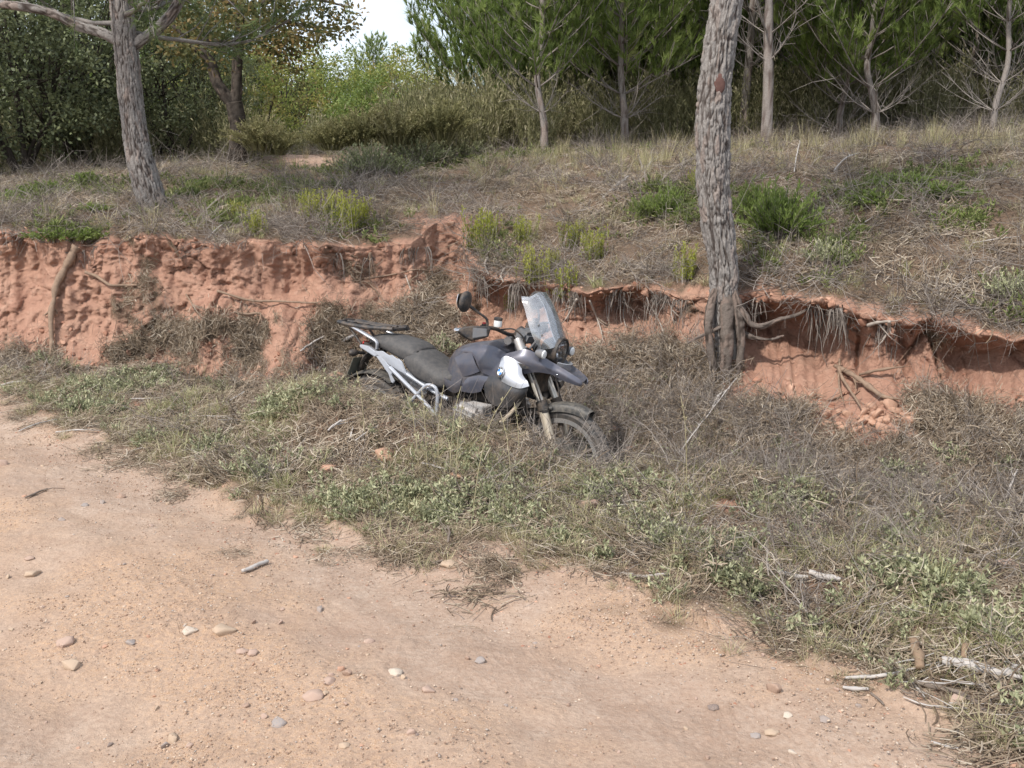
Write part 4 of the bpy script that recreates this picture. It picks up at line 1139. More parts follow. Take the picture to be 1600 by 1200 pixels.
# ---- young pines along the top of the slope
PV = [pine(101, 4.4, .050, .95, 1.15, lean=(.05, 0), first=.6), pine(102, 4.6, .054, .85, 1.35, dead_n=8, first=.45), pine(103, 4.2, .042, .50, 1.55, dead_n=8, first=.2), pine(104, 6.2, .070, 1.7, 1.35, lean=(-.25, .1), dead_n=4, first=1.1), pine(105, 4.0, .040, .80, 1.25, dead_n=8, first=.35)]
def at(px, py, Y):
    w_ = W(px, py, Y); return (w_[0], Y, ground_z(w_[0], Y) - .04)
near_pines = [(850, 238, 13.6, 0, .98, .3, 'slender young pine standing clear at the edge of the slope with bare grey whorls'), (975, 222, 14.4, 1, 1.0, 1.2, 'young pine with a crooked foot and spreading crown right of the slender one'),
              (785, 212, 16.8, 2, 1.02, 2.0, 'wide low-branched pine at the open left edge of the wood'), (1197, 216, 13.2, 3, 1.0, .4, 'bare-trunked taller pine just behind the big grey pine'),
              (1162, 214, 15.2, 3, .98, 3.9, 'thin straight pine trunk half hidden behind the big grey pine'), (1311, 206, 14.4, 2, .98, .9, 'pine with many dead lower branches right of the bare-trunked pine'),
              (1366, 204, 13.6, 1, .93, 2.9, 'young pine with forked dark trunk and dense bright crown'), (1552, 203, 12.8, 4, 1.0, .6, 'small pine near the right border with a whorl of bare upturned branches')]
for px, py, Y, v, s, rz, lab in near_pines:
    place_pine(PV[v], at(px, py, Y), rz, s, lab, 'young pines along the top of the slope')
gB = np.random.default_rng(5)
DEEP = ['deep wood pine just left of the slender young pine', 'deep wood pine just right of the slender young pine', 'deep wood pine between the slender pine and the crooked-foot pine', 'deep wood pine right of the crooked-foot pine', 'deep wood pine midway between crooked-foot pine and big grey pine',
        'deep wood pine touching the left side of the big grey trunk', 'deep wood pine just right of the bare-trunked pine', 'deep wood pine left of the pine with many dead branches', 'deep wood pine just right of the fork-trunked pine', 'deep wood pine in the gap right of the fork-trunked pine', 'deep wood pine just left of the small border pine',
        'nearer deep wood pine cut by the right border', 'deep wood pine beyond the right border', 'deep wood pine at the open left end of the wood', 'far pine behind the wide low-branched pine', 'far pine hidden behind the slender young pine', 'far pine behind the crooked-foot pine', 'far pine a step right of the crooked-foot pine', 'far pine behind the thin straight trunk',
        'far pine behind the bare-trunked pine', 'far pine behind the pine with many dead branches', 'far pine behind the fork-trunked pine', 'far pine behind the small border pine', 'far pine at the right border, behind the nearer one', 'far pine outside the right border', 'second pine outside the right border', 'farthest pine outside the right border']
PF = [pine(111, 4.9, .05, .60, 1.5, nt=18, nw=.019, density=.8, dead_n=6), pine(112, 5.6, .055, .75, 1.6, nt=18, nw=.019, density=.8, dead_n=6), pine(113, 5.0, .05, .55, 1.5, nt=18, nw=.019, density=.8, mat=M_NEEDLE2, dead_n=6)]
for k, (px, Y) in enumerate([(840, 18.5), (890, 17.5), (930, 19), (1035, 17), (1075, 19.5), (1110, 17.6), (1235, 18), (1270, 16.6), (1420, 17.2), (1465, 18.5), (1505, 16.2), (1600, 15.5), (1640, 17), (810, 20), (850, 21.5), (850, 22), (960, 22.5), (1010, 21), (1150, 21.5), (1210, 23), (1330, 20.5), (1390, 22), (1530, 21), (1580, 19.5), (1700, 19), (1760, 16), (1780, 22)]):
    place_pine(PF[k % 3], at(px, 220, Y), gB.random() * 6.28, .88 + .3 * gB.random(), DEEP[k], 'pines deeper in the wood')
# ---- evergreen oaks at the left
HO = [leafy(201, (1.75, 1.5, 1.75), 330, 46, .062, M_HOLM, low=.05), leafy(202, (1.35, 1.3, 2.0), 290, 46, .062, M_HOLM, low=.04)]
for px, Y, v, s, lab in [(30, 15.2, 0, 1.0, 'dense dark evergreen oak at the left border, branches down to the grass'), (130, 16.4, 1, 1.12, 'dark evergreen oak just left of the leaning pine'), (-90, 14.2, 1, 1.05, 'dark evergreen oak cut by the left border'),
                         (262, 17.2, 0, .92, 'rounded evergreen oak between the leaning pine and the twisted oak'), (330, 18.2, 1, .70, 'pale-leaved small evergreen oak close behind the twisted oak'), (60, 18.8, 1, 1.45, 'tall evergreen oak rising behind the others at the left'), (190, 20, 0, 1.3, 'evergreen oak seen through the limbs of the leaning pine')]:
    place_leafy('evergreen_oak', HO[v], at(px, 260, Y), px * .7, s, lab, 'tree', 'evergreen oaks at the left')
# ---- yellow-green trees along the footpath, farther off
YG = [leafy(211, (1.3, 1.2, 1.7), 170, 40, .085, M_YELLOWG, low=.08, clump_r=.30, flat_tint=.25), leafy(212, (1.2, 1.1, 1.35), 150, 40, .08, M_RUSSET, low=.05, flat_tint=.3), leafy(213, (1.5, 1.4, 1.3), 170, 40, .085, M_BUSHG, low=.05)]
THK = ['beside the twisted oak', 'left of the sandy footpath', 'straight behind the sandy footpath', 'right of the sandy footpath', 'under the lone pine tip', 'left of the wide low-branched pine', 'far back behind the footpath', 'far back left of the footpath', 'far back behind the twisted oak',
       'far back left of the wide pine', 'farthest back under the open sky', 'farthest back behind the footpath', 'low and near, at the foot of the twisted oak', 'near, at the foot of the wide low-branched pine', 'seen under the limbs of the twisted oak', 'seen behind the small pale evergreen oak']
for k, (px, Y, v, s) in enumerate([(420, 26, 1, 1.0), (455, 29, 0, 1.0), (500, 33, 2, 1.1), (545, 30, 0, .92), (590, 27, 2, .85), (630, 31, 0, .95), (560, 40, 2, 1.25), (480, 42, 0, 1.35), (430, 38, 2, 1.4), (650, 38, 2, 1.2), (610, 45, 0, 1.2), (520, 48, 1, 1.5), (400, 22, 0, .7), (670, 24, 0, .72), (350, 30, 0, 1.3), (300, 34, 2, 1.5)]):
    kind_ = ('yellow-green leafy tree', 'small tree with leaves turning russet', 'fresh green bushy tree')[v]
    where_ = THK[k]
    place_leafy('bushy_tree', YG[v], at(px, 240, Y), k * 1.3, s, '%s %s' % (kind_, where_), 'tree', 'trees in the thicket beyond the footpath')
place_pine(PF[0], at(583, 240, 44), 1.0, 1.0, 'lone pine tip sticking up above the distant thicket against the sky', None)
# ---- the rest of the wood, reading as one mass
n_ = 105; px = np.r_[gB.uniform(810, 1900, 70), gB.uniform(-300, 400, 35)]; Y = np.r_[gB.uniform(25, 50, 70), gB.uniform(50, 85, 35)]
X = (px - 800) / 1600 * Y
Pw_ = np.array([[x, y, ground_z(x, y, 12) - .1] for x, y in zip(X, Y)])
cc = bpy.data.collections.new('wood_samples')
for k, ms in enumerate(PF):
    b = MB()
    jm = []
    for me_ in (ms[2], ms[3]):
        v = np.empty(len(me_.vertices) * 3, np.float32); me_.vertices.foreach_get('co', v)
        kk = len(me_.polygons[0].vertices); f = np.empty(len(me_.loops), np.int32); me_.loops.foreach_get('vertex_index', f)
        tt_ = np.empty(len(me_.vertices), np.float32); me_.attributes['tint'].data.foreach_get('value', tt_)
        b.add(v.reshape(-1, 3), f.reshape(-1, kk), tt_, 0 if me_ is ms[2] else 1)
    me = b.mesh('wood_pine_%d' % k, None, False)
    me.materials.append(ms[2].materials[0]); me.materials.append(M_DEADW)
    cc.objects.link(bpy.data.objects.new('wood_pine_%d' % k, me))
gn_scatter('pine_wood', cc, Pw_, np.c_[np.zeros((n_, 2)), gB.random(n_) * 6.28], np.r_[.95 + .5 * gB.random(70), 1.1 + .6 * gB.random(35)], gB.integers(0, 3, n_))
# ------------------------------------------------------------------ the motorcycle (x forward, y to its left, z up, metres)
MC = {}
MC['slate'] = mat_plain('slate_grey_paint', (.095, .098, .125), .34, .35, .5, .10, 60, 0, .4, .16)
MC['slate2'] = mat_plain('dark_satin_paint', (.060, .062, .078), .5, .2, .5, .12, 60, 0, .1, .25)
MC['silver'] = mat_plain('silver_paint', (.50, .51, .54), .36, .6, .5, .06, 60, 0, .3, .18)
MC['frame'] = mat_plain('silver_frame_paint', (.44, .46, .50), .40, .3, .5, .06, 50, 0, .1, .15)
MC['seat'] = mat_plain('black_seat_vinyl', (.062, .059, .058), .65, 0, .4, .2, 90, .15, 0, .35, (.20, .175, .155))
MC['plastic'] = mat_plain('black_plastic', (.025, .025, .027), .55, 0, .4, .3, 70, .1, 0, .35)
MC['gloss'] = mat_plain('scuffed_black_plastic', (.045, .046, .050), .30, 0, .5, .3, 40, .35, .1, .18)
MC['greyp'] = mat_plain('grey_plastic', (.14, .145, .155), .55, 0, .4, .15, 70, 0, 0, .2)
MC['rubber'] = mat_plain('tyre_rubber', (.075, .072, .070), .85, 0, .25, .25, 60, .2, 0, .55, (.27, .215, .17))
MC['alu'] = mat_plain('cast_aluminium', (.52, .51, .50), .48, .75, .5, .2, 50, .1, 0, .45)
MC['reflector'] = mat_plain('lamp_reflector', (.86, .86, .86), .5, .15, .5, .05, 40)
MC['chrome'] = mat_plain('bright_metal', (.78, .78, .79), .22, 1., .5, .05, 40)
MC['gold'] = mat_plain('champagne_fork_leg', (.60, .52, .40), .40, .5, .5, .1, 40, 0, 0, .35)
MC['tube'] = mat_plain('fork_upper_tube', (.66, .61, .53), .34, .45, .5, .05, 40)
MC['black'] = mat_plain('dark_engine_metal', (.045, .043, .042), .6, .4, .4, .3, 60, .1, 0, .5)
MC['disc'] = mat_plain('brake_disc_steel', (.35, .34, .33), .35, .9, .5, .1, 90)
MC['white'] = mat_plain('white_cap', (.74, .74, .72), .5, 0, .4, .05, 40)
MC['plate'] = mat_plain('number_plate_back', (.20, .21, .18), .5, .3, .4, .2, 40, 0, 0, .4)
MC['dustfender'] = mat_plain('dusty_black_plastic', (.05, .049, .048), .5, 0, .4, .3, 70, .1, 0, .6, (.30, .26, .21))
MC['dusty'] = mat_plain('dust_coated_metal', (.42, .35, .26), .8, .1, .2, .2, 50, 0, 0, .6)
MC['red'] = mat_plain('red_lens', (.45, .02, .02), .2, 0, .5, .1, 40, 0, .5)
MC['blue'] = mat_plain('emblem_blue', (.035, .19, .52), .3, 0, .5, .05, 40, 0, .4)
MC['ewhite'] = mat_plain('emblem_white', (.8, .8, .8), .3, 0, .5, .02, 40, 0, .4)
MC['redsw'] = mat_plain('red_switch', (.5, .05, .05), .4, 0, .5, .05, 40)
def _glass(name, tint, rough, diff, fac):
    n = NT(name); tr = n.n('ShaderNodeBsdfTransparent'); tr.inputs[0].default_value = (*tint, 1)
    gl = n.n('ShaderNodeBsdfGlossy'); gl.inputs['Roughness'].default_value = rough; gl.inputs['Color'].default_value = (1, 1, 1, 1)
    fr = n.n('ShaderNodeFresnel'); fr.inputs['IOR'].default_value = 1.5
    f = n.math('ADD', n.math('MULTIPLY', fr.outputs[0], 1.3), fac, True)
    m1 = n.n('ShaderNodeMixShader'); n.l(f, m1.inputs[0]); n.l(tr.outputs[0], m1.inputs[1]); n.l(gl.outputs[0], m1.inputs[2])
    df = n.n('ShaderNodeBsdfDiffuse'); df.inputs[0].default_value = (.74, .75, .77, 1)
    m2 = n.n('ShaderNodeMixShader'); n.l(n.ramp(n.noise(16, 6, .65), [(.35, diff * .5), (.75, diff * 1.7)]), m2.inputs[0]); n.l(m1.outputs[0], m2.inputs[1]); n.l(df.outputs[0], m2.inputs[2])
    n.l(m2.outputs[0], n.out.inputs['Surface']); return n.m
MC['screen'] = _glass('tinted_windscreen', (.92, .93, .94), .05, .12, .10)  # whitish diffuse film: dust, plus pale sky reflection put into the colour
MC['lens'] = _glass('clear_lens', (.95, .95, .95), .03, .02, .04)

bike = tag(empty('motorcycle', (-0.36601516, 6.71013339, -0.43420199), (R(-5.49867994), R(3.57847349), R(-31.0))),
           'dark grey adventure motorcycle with silver side panel, leaning in the ditch below the bank', 'motorcycle')

def part(name, b, mat, parent=None, sharp=35, smooth=True):
    if isinstance(b, tuple): b = MB().add(*b)
    return link(name, b.mesh(name, MC[mat] if isinstance(mat, str) else [MC[m] for m in mat], smooth, sharp), parent or bike)
def loft(secs, close=True, cap=True, nu=None):
    """closed rings lofted along; secs: list of (n,3)"""
    S = np.array(secs, float); m, n = S.shape[:2]
    V = S.reshape(-1, 3); F = [grid_faces(m, n, close)]
    if cap and close:
        c0 = S[0].mean(0); c1 = S[-1].mean(0); V = np.r_[V, [c0], [c1]]; k = np.arange(n); k2 = (k + 1) % n
        F += [np.stack([np.full(n, m*n), k2, k], 1), np.stack([np.full(n, m*n+1), (m-1)*n + k, (m-1)*n + k2], 1)]
    return V, F
def smooth_secs(secs, n):
    S = np.array(secs, float); out = np.stack([resample_t(S[:, j], n) for j in range(S.shape[1])], 1); return out
def resample_t(P, n):      # catmull-rom through P, uniform in index
    P = np.asarray(P, float); m = len(P); t = np.linspace(0, m - 1, n); i = np.clip(t.astype(int), 0, m - 2); u = (t - i)[:, None]
    p = lambda k: P[np.clip(k, 0, m - 1)]
    a, b, c, d = p(i - 1), p(i), p(i + 1), p(i + 2)
    return .5 * ((2*b) + (c - a) * u + (2*a - 5*b + 4*c - d) * u**2 + (3*b - a - 3*c + d) * u**3)
def sheet(rows, th, nu=10, nv=24, out=(0, -1, 0)):
    """curved panel through rows of 3-D points (each row the same length), with thickness th on its far side"""
    Rr = np.array(rows, float)
    G = np.stack([resample_t(r, nv) for r in Rr]); G = np.stack([resample_t(G[:, j], nu) for j in range(nv)], 1)
    du = np.gradient(G, axis=0); dv = np.gradient(G, axis=1); N = np.cross(du, dv); N /= np.linalg.norm(N, axis=-1)[..., None] + 1e-9
    if (N.mean((0, 1)) @ np.array(out)) < 0: N = -N
    B = G - N * th; m, n = G.shape[:2]
    V = np.r_[G.reshape(-1, 3), B.reshape(-1, 3)]; F1 = grid_faces(m, n); o = m * n
    flip = (np.cross(G[1, 0] - G[0, 0], G[0, 1] - G[0, 0]) @ np.array(out)) > 0
    F2 = F1 + o
    r0 = np.arange(n - 1); 
    E = [np.stack([r0, r0 + 1, r0 + 1 + o, r0 + o], 1), np.stack([(m-1)*n + r0, (m-1)*n + r0 + 1, (m-1)*n + r0 + 1 + o, (m-1)*n + r0 + o], 1)]
    c0 = np.arange(m - 1) * n; E += [np.stack([c0, c0 + n, c0 + n + o, c0 + o], 1), np.stack([c0 + n - 1, c0 + 2*n - 1, c0 + 2*n - 1 + o, c0 + n - 1 + o], 1)]
    return V, [np.r_[F1, F2[:, ::-1], *E]]
def mir(vf):
    V, F = vf; V = np.array(V) * np.array([1, -1, 1]); F = [f[:, ::-1] for f in (F if isinstance(F, list) else [F])]; return V, F
def plate_xz(outline, y0, y1, bevel=.003):
    """flat plate cut to an (x, z) outline, from y0 (outer) to y1"""
    bm = bmesh.new(); vs = [bm.verts.new((x, y0, z)) for x, z in outline]; f = bm.faces.new(vs)
    r = bmesh.ops.extrude_face_region(bm, geom=[f]); bmesh.ops.translate(bm, verts=[v for v in r['geom'] if isinstance(v, bmesh.types.BMVert)], vec=(0, y1 - y0, 0))
    bmesh.ops.recalc_face_normals(bm, faces=bm.faces)
    if bevel: bmesh.ops.bevel(bm, geom=list(bm.edges), offset=bevel, segments=2, affect='EDGES', clamp_overlap=True)
    bmesh.ops.triangulate(bm, faces=bm.faces)
    bm.verts.index_update(); V = np.array([v.co[:] for v in bm.verts]); F = np.array([[v.index for v in f.verts] for f in bm.faces]); bm.free(); return V, [F]
def rbox(c, d, bev=.008, rot=None):
    bm = bmesh.new(); bmesh.ops.create_cube(bm, size=1.0); bmesh.ops.scale(bm, vec=d, verts=bm.verts)
    bmesh.ops.bevel(bm, geom=list(bm.edges), offset=bev, segments=2, affect='EDGES', clamp_overlap=True)
    bmesh.ops.triangulate(bm, faces=bm.faces)
    if rot: bmesh.ops.rotate(bm, verts=bm.verts, matrix=Euler(rot).to_matrix())
    bm.verts.index_update(); V = np.array([v.co[:] for v in bm.verts]) + np.array(c); F = np.array([[v.index for v in f.verts] for f in bm.faces]); bm.free(); return V, [F]
def lathe(prof, c, axis, n=32):
    """prof: (r, h) pairs turned about axis through c"""
    ax = np.array(axis, float); ax /= np.linalg.norm(ax); u = np.cross(ax, [0, 0, 1.0] if abs(ax[2]) < .9 else [1.0, 0, 0]); u /= np.linalg.norm(u); v = np.cross(ax, u)
    a = np.arange(n) * 2 * np.pi / n; pr = np.array(prof, float)
    V = np.array(c) + pr[:, None, :1] * (np.cos(a)[None, :, None] * u + np.sin(a)[None, :, None] * v) + pr[:, None, 1:] * ax
    return V.reshape(-1, 3), [grid_faces(len(pr), n, True)]
def tb(pts, r, ns=10, n=None, flat=1.0):
    P = resample(pts, n or max(2, 5 * (len(pts) - 1) + 1)) if len(pts) > 2 else np.array(pts, float)
    r = np.interp(np.linspace(0, 1, len(P)), np.linspace(0, 1, len(np.atleast_1d(r))), np.atleast_1d(r)); return tube_vf(P, r, ns, True, flat)
def ell(c, r, n=16, sq=2.0, rot=None):
    bm = bmesh.new(); bmesh.ops.create_uvsphere(bm, u_segments=2*n, v_segments=n, radius=1); V = np.array([v.co[:] for v in bm.verts]); Ft = [np.array([[v.index for v in f.verts] for f in bm.faces if len(f.verts) == k]) for k in (3, 4)]; bm.free()
    if sq != 2: V = np.sign(V) * np.abs(V) ** (2 / sq)
    V = V * np.array(r)
    if rot: V = V @ np.array(Euler(rot).to_matrix()).T
    return V + np.array(c), Ft

# --- wheels
def wheel(name, c, Rt, wt, Rr, front):
    w = empty(name, c); w.parent = bike
    n = 96
    prof = []
    for a in np.linspace(-1, 1, 13): prof.append((Rt - .036 * abs(a) ** 2.4, a * wt * .5))
    prof = [(Rr + .002, -wt * .33)] + [(Rr + .03, -wt * .47)] + prof + [(Rr + .03, wt * .47), (Rr + .002, wt * .33)]
    V, F = lathe(prof + [prof[0]], (0, 0, 0), (0, 1, 0), n); b = MB().add(V, F)
    for k in range(44):     # tread blocks
        a = k / 44 * 2 * np.pi
        for s, off in ((-1, 0), (1, .5), (0, .25)):
            aa = a + off * 2 * np.pi / 44; y = s * wt * .29; rr = Rt - (.010 if s else .002)
            bw = wt * (.30 if s else .22); bl = .030
            V, F = rbox((0, 0, 0), (bl, bw, .014), .003); V = V @ np.array(Euler((s * -.38, 0, 0)).to_matrix()).T + np.array([0, y, rr]); V = V @ np.array(Euler((0, aa, 0)).to_matrix()).T; b.add(V, F)
    part('tyre', b, 'rubber', w, 40)
    b = MB().add(*lathe([(Rr - .022, -wt * .30), (Rr + .008, -wt * .36), (Rr + .012, -wt * .30), (Rr - .006, -wt * .2), (Rr - .012, 0), (Rr - .006, wt * .2), (Rr + .012, wt * .30), (Rr + .008, wt * .36), (Rr - .022, wt * .30), (Rr - .028, 0), (Rr - .022, -wt * .30)], (0, 0, 0), (0, 1, 0), n)); part('rim', b, 'alu', w, 40)
    b = MB().add(*lathe([(0, -.06), (.045, -.06), (.05, -.03), (.04, 0), (.05, .03), (.045, .06), (0, .06)], (0, 0, 0), (0, 1, 0), 28))
    for k in range(5):
        for da in (-.17, .17):
            a = k * 2 * np.pi / 5 + .3; p0 = np.array([np.cos(a + da * 1.2) * .04, .0, np.sin(a + da * 1.2) * .04]); p1 = np.array([np.cos(a + da) * (Rr - .02), 0, np.sin(a + da) * (Rr - .02)])
            b.add(*tb([p0, p1], [.015, .011], 8, None, 1.4))
    part('spokes', b, 'black', w, 40)
    for s in ((-1, 1) if front else (-1,)):
        b = MB().add(*lathe([(.085, s * .075), (.152, s * .075), (.152, s * .080), (.085, s * .080), (.085, s * .075)], (0, 0, 0), (0, 1, 0), 48))
        for k in range(6): a = k * np.pi / 3; b.add(*tb([(np.cos(a) * .04, s * .06, np.sin(a) * .04), (np.cos(a) * .09, s * .077, np.sin(a) * .09)], .007, 6))
        part('brake_disc', b, 'disc', w, 40)
    return w
wheel('front_wheel', (.765, 0, .335), .335, .112, .262, True)
wheel('rear_wheel', (-.755, 0, .322), .322, .15, .236, False)

# --- fork, front fender
for s in (-1, 1):
    f = part('fork_tube', tb([(.43, s * .1, 1.02), (.635, s * .1, .665)], .022, 16), 'tube')
    b = MB().add(*tb([(.625, s * .1, .685), (.775, s * .1, .335)], [.031, .030, .027, .030], 16)).add(*lathe([(0, -.03), (.034, -.03), (.034, .03), (0, .03)], (.77, s * .1, .345), (0, 1, 0), 18))
    part('fork_slider', b, 'gold')
    part('fork_collar', MB().add(*tb([(.617, s * .1, .70), (.648, s * .1, .645)], .037, 16)).add(*tb([(.648, s * .1, .645), (.655, s * .1, .628)], [.034, .03], 16)), 'black')
    part('brake_caliper', rbox((.70, s * .088, .40), (.05, .05, .11), .012, (0, -.4, 0)), 'black')
    part('brake_hose', tb([(.50, s * .12, .93), (.60, s * .14, .78), (.66, s * .115, .62), (.70, s * .10, .46)], .006, 8), 'plastic')
rows = []
for a in np.radians(np.linspace(63, 148, 13)):
    rr = .372 + .012 * np.sin(a * 2); ww = .072 * (1 - .35 * max(0, (np.radians(95) - a)) / .6)
    rows.append([(.765 + np.cos(a) * (rr - .055), -ww, .335 + np.sin(a) * (rr - .055)), (.765 + np.cos(a) * (rr - .016), -ww * .95, .335 + np.sin(a) * (rr - .016)), (.765 + np.cos(a) * rr, -ww * .55, .335 + np.sin(a) * rr), (.765 + np.cos(a) * (rr + .004), 0, .335 + np.sin(a) * (rr + .004)),
                 (.765 + np.cos(a) * rr, ww * .55, .335 + np.sin(a) * rr), (.765 + np.cos(a) * (rr - .016), ww * .95, .335 + np.sin(a) * (rr - .016)), (.765 + np.cos(a) * (rr - .055), ww, .335 + np.sin(a) * (rr - .055))])
b = MB().add(*sheet(rows, .004, 36, 18, (0, 0, 1)))
for s in (-1, 1): b.add(*tb([(.645, s * .098, .655), (.69, s * .072, .665)], .012, 8))
part('front_fender', b, 'dustfender')

# --- beak: two long side shells meeting in a pair of tips, with a dished top between them
def beak_side(s):
    up = [(.352, -.200, .962), (.43, -.195, .992), (.517, -.180, 1.020), (.60, -.140, .992), (.672, -.095, .955), (.735, -.080, .928), (.80, -.068, .900), (.850, -.052, .874), (.866, -.040, .850)]
    md = [(.385, -.222, .935), (.45, -.220, .948), (.525, -.205, .955), (.61, -.165, .940), (.68, -.115, .918), (.740, -.098, .896), (.80, -.082, .872), (.848, -.062, .850), (.862, -.046, .838)]
    lo = [(.42, -.215, .905), (.468, -.205, .886), (.527, -.190, .868), (.60, -.160, .886), (.680, -.110, .880), (.735, -.090, .856), (.795, -.076, .842), (.838, -.060, .832), (.858, -.045, .830)]
    return sheet([up, md, lo], .006, 14, 44, (0, -1, .3))
part('beak_panel', beak_side(0), 'slate'); part('beak_panel', mir(beak_side(0)), 'slate')
top = [[(x, y, z) for x, y, z in zip([.655] * 5, (-.098, -.05, 0, .05, .098), (.958, .948, .944, .948, .958))],
       [(.72, -.084, .932), (.725, -.045, .918), (.728, 0, .910), (.725, .045, .918), (.72, .084, .932)],
       [(.79, -.070, .903), (.793, -.035, .884), (.795, 0, .876), (.793, .035, .884), (.79, .070, .903)],
       [(.848, -.052, .874), (.845, -.025, .856), (.838, 0, .846), (.845, .025, .856), (.848, .052, .874)]]
part('beak_top', sheet(top, .006, 20, 20, (0, 0, 1)), 'slate2')
for s in (-1, 1): part('beak_screw', ell((.712, s * .104, .884), (.005, .004, .005), 6), 'chrome')
for s in (-1, 1): part('beak_vent', plate_xz([(.468, .928), (.50, .932), (.585, .915), (.545, .903), (.50, .905)], s * -.2215 * -1 if s > 0 else -.2215, (.2215 if s > 0 else -.2215) - s * .012, 0), 'plastic')

# --- tank
def ring(x, zt, hw, zs, zb, hb):
    pts = [(0, zt), (.5 * hw, zt - .004), (.85 * hw, zt - .35 * (zt - zs)), (hw, zs), (hw * 1.02, zs - .05), (hb * .7 + hw * .3, (zs + zb) / 2), (hb, zb + .02), (hb * .6, zb)]
    q = [(x, -y, z) for y, z in pts] + [(x, y, z) for y, z in pts[::-1][:-1] if True]
    q[len(pts):] = [(x, y, z) for y, z in pts[::-1]][:len(pts) - 1]
    return q
secs = [ring(-.115, .872, .085, .845, .74, .10), ring(-.06, .940, .125, .885, .72, .15), ring(.0, .975, .150, .915, .70, .175), ring(.08, 1.001, .168, .950, .70, .185), ring(.165, 1.020, .175, .975, .70, .19), ring(.235, 1.038, .170, .978, .72, .19), ring(.30, 1.018, .160, .965, .74, .18), ring(.345, .985, .14, .94, .76, .16)]
part('fuel_tank', loft(smooth_secs(secs, 40)), 'slate2', None, 60)
# right and left upper covers, proud of the tank
def cover():
    up = [(-.055, -.120, .905), (.02, -.150, .945), (.09, -.165, .975), (.173, -.172, 1.000), (.268, -.168, 1.003), (.345, -.175, .982), (.375, -.190, .962)]
    m1 = [(.115, -.192, .935), (.14, -.200, .945), (.17, -.205, .955), (.22, -.208, .965), (.285, -.212, .965), (.34, -.218, .955), (.375, -.224, .945)]
    m2 = [(.195, -.212, .868), (.215, -.216, .872), (.24, -.22, .88), (.28, -.225, .888), (.32, -.23, .892), (.35, -.234, .895), (.38, -.236, .898)]
    lo = [(.225, -.212, .828), (.245, -.216, .826), (.268, -.22, .822), (.29, -.224, .818), (.32, -.23, .818), (.35, -.234, .82), (.385, -.238, .815)]
    return sheet([up, m1, m2, lo], .010, 24, 36, (0, -1, .2))
part('tank_cover', cover(), 'slate'); part('tank_cover', mir(cover()), 'slate')
def knee():
    up = [(-.03, -.152, .882), (.04, -.176, .918), (.10, -.19, .936), (.128, -.196, .938)]
    md = [(.015, -.176, .84), (.07, -.19, .858), (.13, -.20, .87), (.172, -.206, .872)]
    lo = [(.070, -.182, .772), (.12, -.195, .790), (.17, -.203, .812), (.208, -.208, .832)]
    return sheet([up, md, lo], .008, 16, 18, (0, -1, .1))
part('knee_panel', knee(), 'slate'); part('knee_panel', mir(knee()), 'slate')
def lower():
    up = [(.085, -.178, .760), (.14, -.200, .786), (.21, -.214, .806), (.295, -.222, .812)]
    md = [(.06, -.178, .715), (.12, -.200, .735), (.19, -.214, .755), (.265, -.224, .770)]
    lo = [(.045, -.165, .672), (.10, -.188, .676), (.17, -.20, .682), (.235, -.212, .705)]
    return sheet([up, md, lo], .008, 12, 16, (0, -1, 0))
part('side_fairing', lower(), 'slate'); part('side_fairing', mir(lower()), 'slate')
def sidep():
    up = [(-.085, -.172, .742), (-.03, -.178, .728), (.02, -.182, .742), (.068, -.184, .766)]
    lo = [(-.06, -.160, .665), (-.02, -.168, .655), (.02, -.172, .655), (.05, -.175, .675)]
    return sheet([up, [tuple((np.array(a) + np.array(c)) / 2 + np.array([0, -.008, 0])) for a, c in zip(up, lo)], lo], .008, 10, 12, (0, -1, 0))
part('frame_cover', sidep(), 'slate2'); part('frame_cover', mir(sidep()), 'slate2')
def shroud():
    up = [(.29, -.226, .815), (.37, -.246, .828), (.43, -.262, .800), (.50, -.268, .786), (.56, -.262, .786), (.598, -.245, .815)]
    m = [(.262, -.222, .75), (.35, -.25, .752), (.42, -.268, .742), (.49, -.274, .736), (.545, -.264, .738), (.588, -.24, .762)]
    lo = [(.262, -.20, .682), (.32, -.225, .648), (.39, -.24, .636), (.46, -.245, .642), (.51, -.238, .672), (.545, -.222, .698)]
    return sheet([up, m, lo], .008, 18, 28, (0, -1, 0))
part('radiator_shroud', shroud(), 'gloss'); part('radiator_shroud', mir(shroud()), 'gloss')
# silver side panel with its emblem
def silver():
    rows = [[(.372, -.228, .945), (.372, -.238, .915), (.372, -.246, .890), (.388, -.256, .855), (.402, -.262, .83), (.412, -.264, .805)],
            [(.394, -.222, .962), (.405, -.240, .925), (.412, -.254, .895), (.425, -.268, .86), (.438, -.275, .83), (.462, -.276, .794)],
            [(.43, -.220, .958), (.450, -.238, .925), (.462, -.254, .89), (.478, -.270, .855), (.495, -.278, .82), (.515, -.278, .785)],
            [(.468, -.216, .950), (.492, -.232, .918), (.506, -.246, .885), (.525, -.262, .85), (.545, -.272, .82), (.560, -.272, .786)],
            [(.512, -.206, .932), (.522, -.220, .90), (.535, -.230, .872), (.560, -.240, .850), (.588, -.248, .832), (.604, -.250, .806)]]
    return sheet(rows, .012, 24, 28, (0, -1, .1))
sp = part('silver_panel', silver(), 'silver'); part('silver_panel', mir(silver()), 'silver')
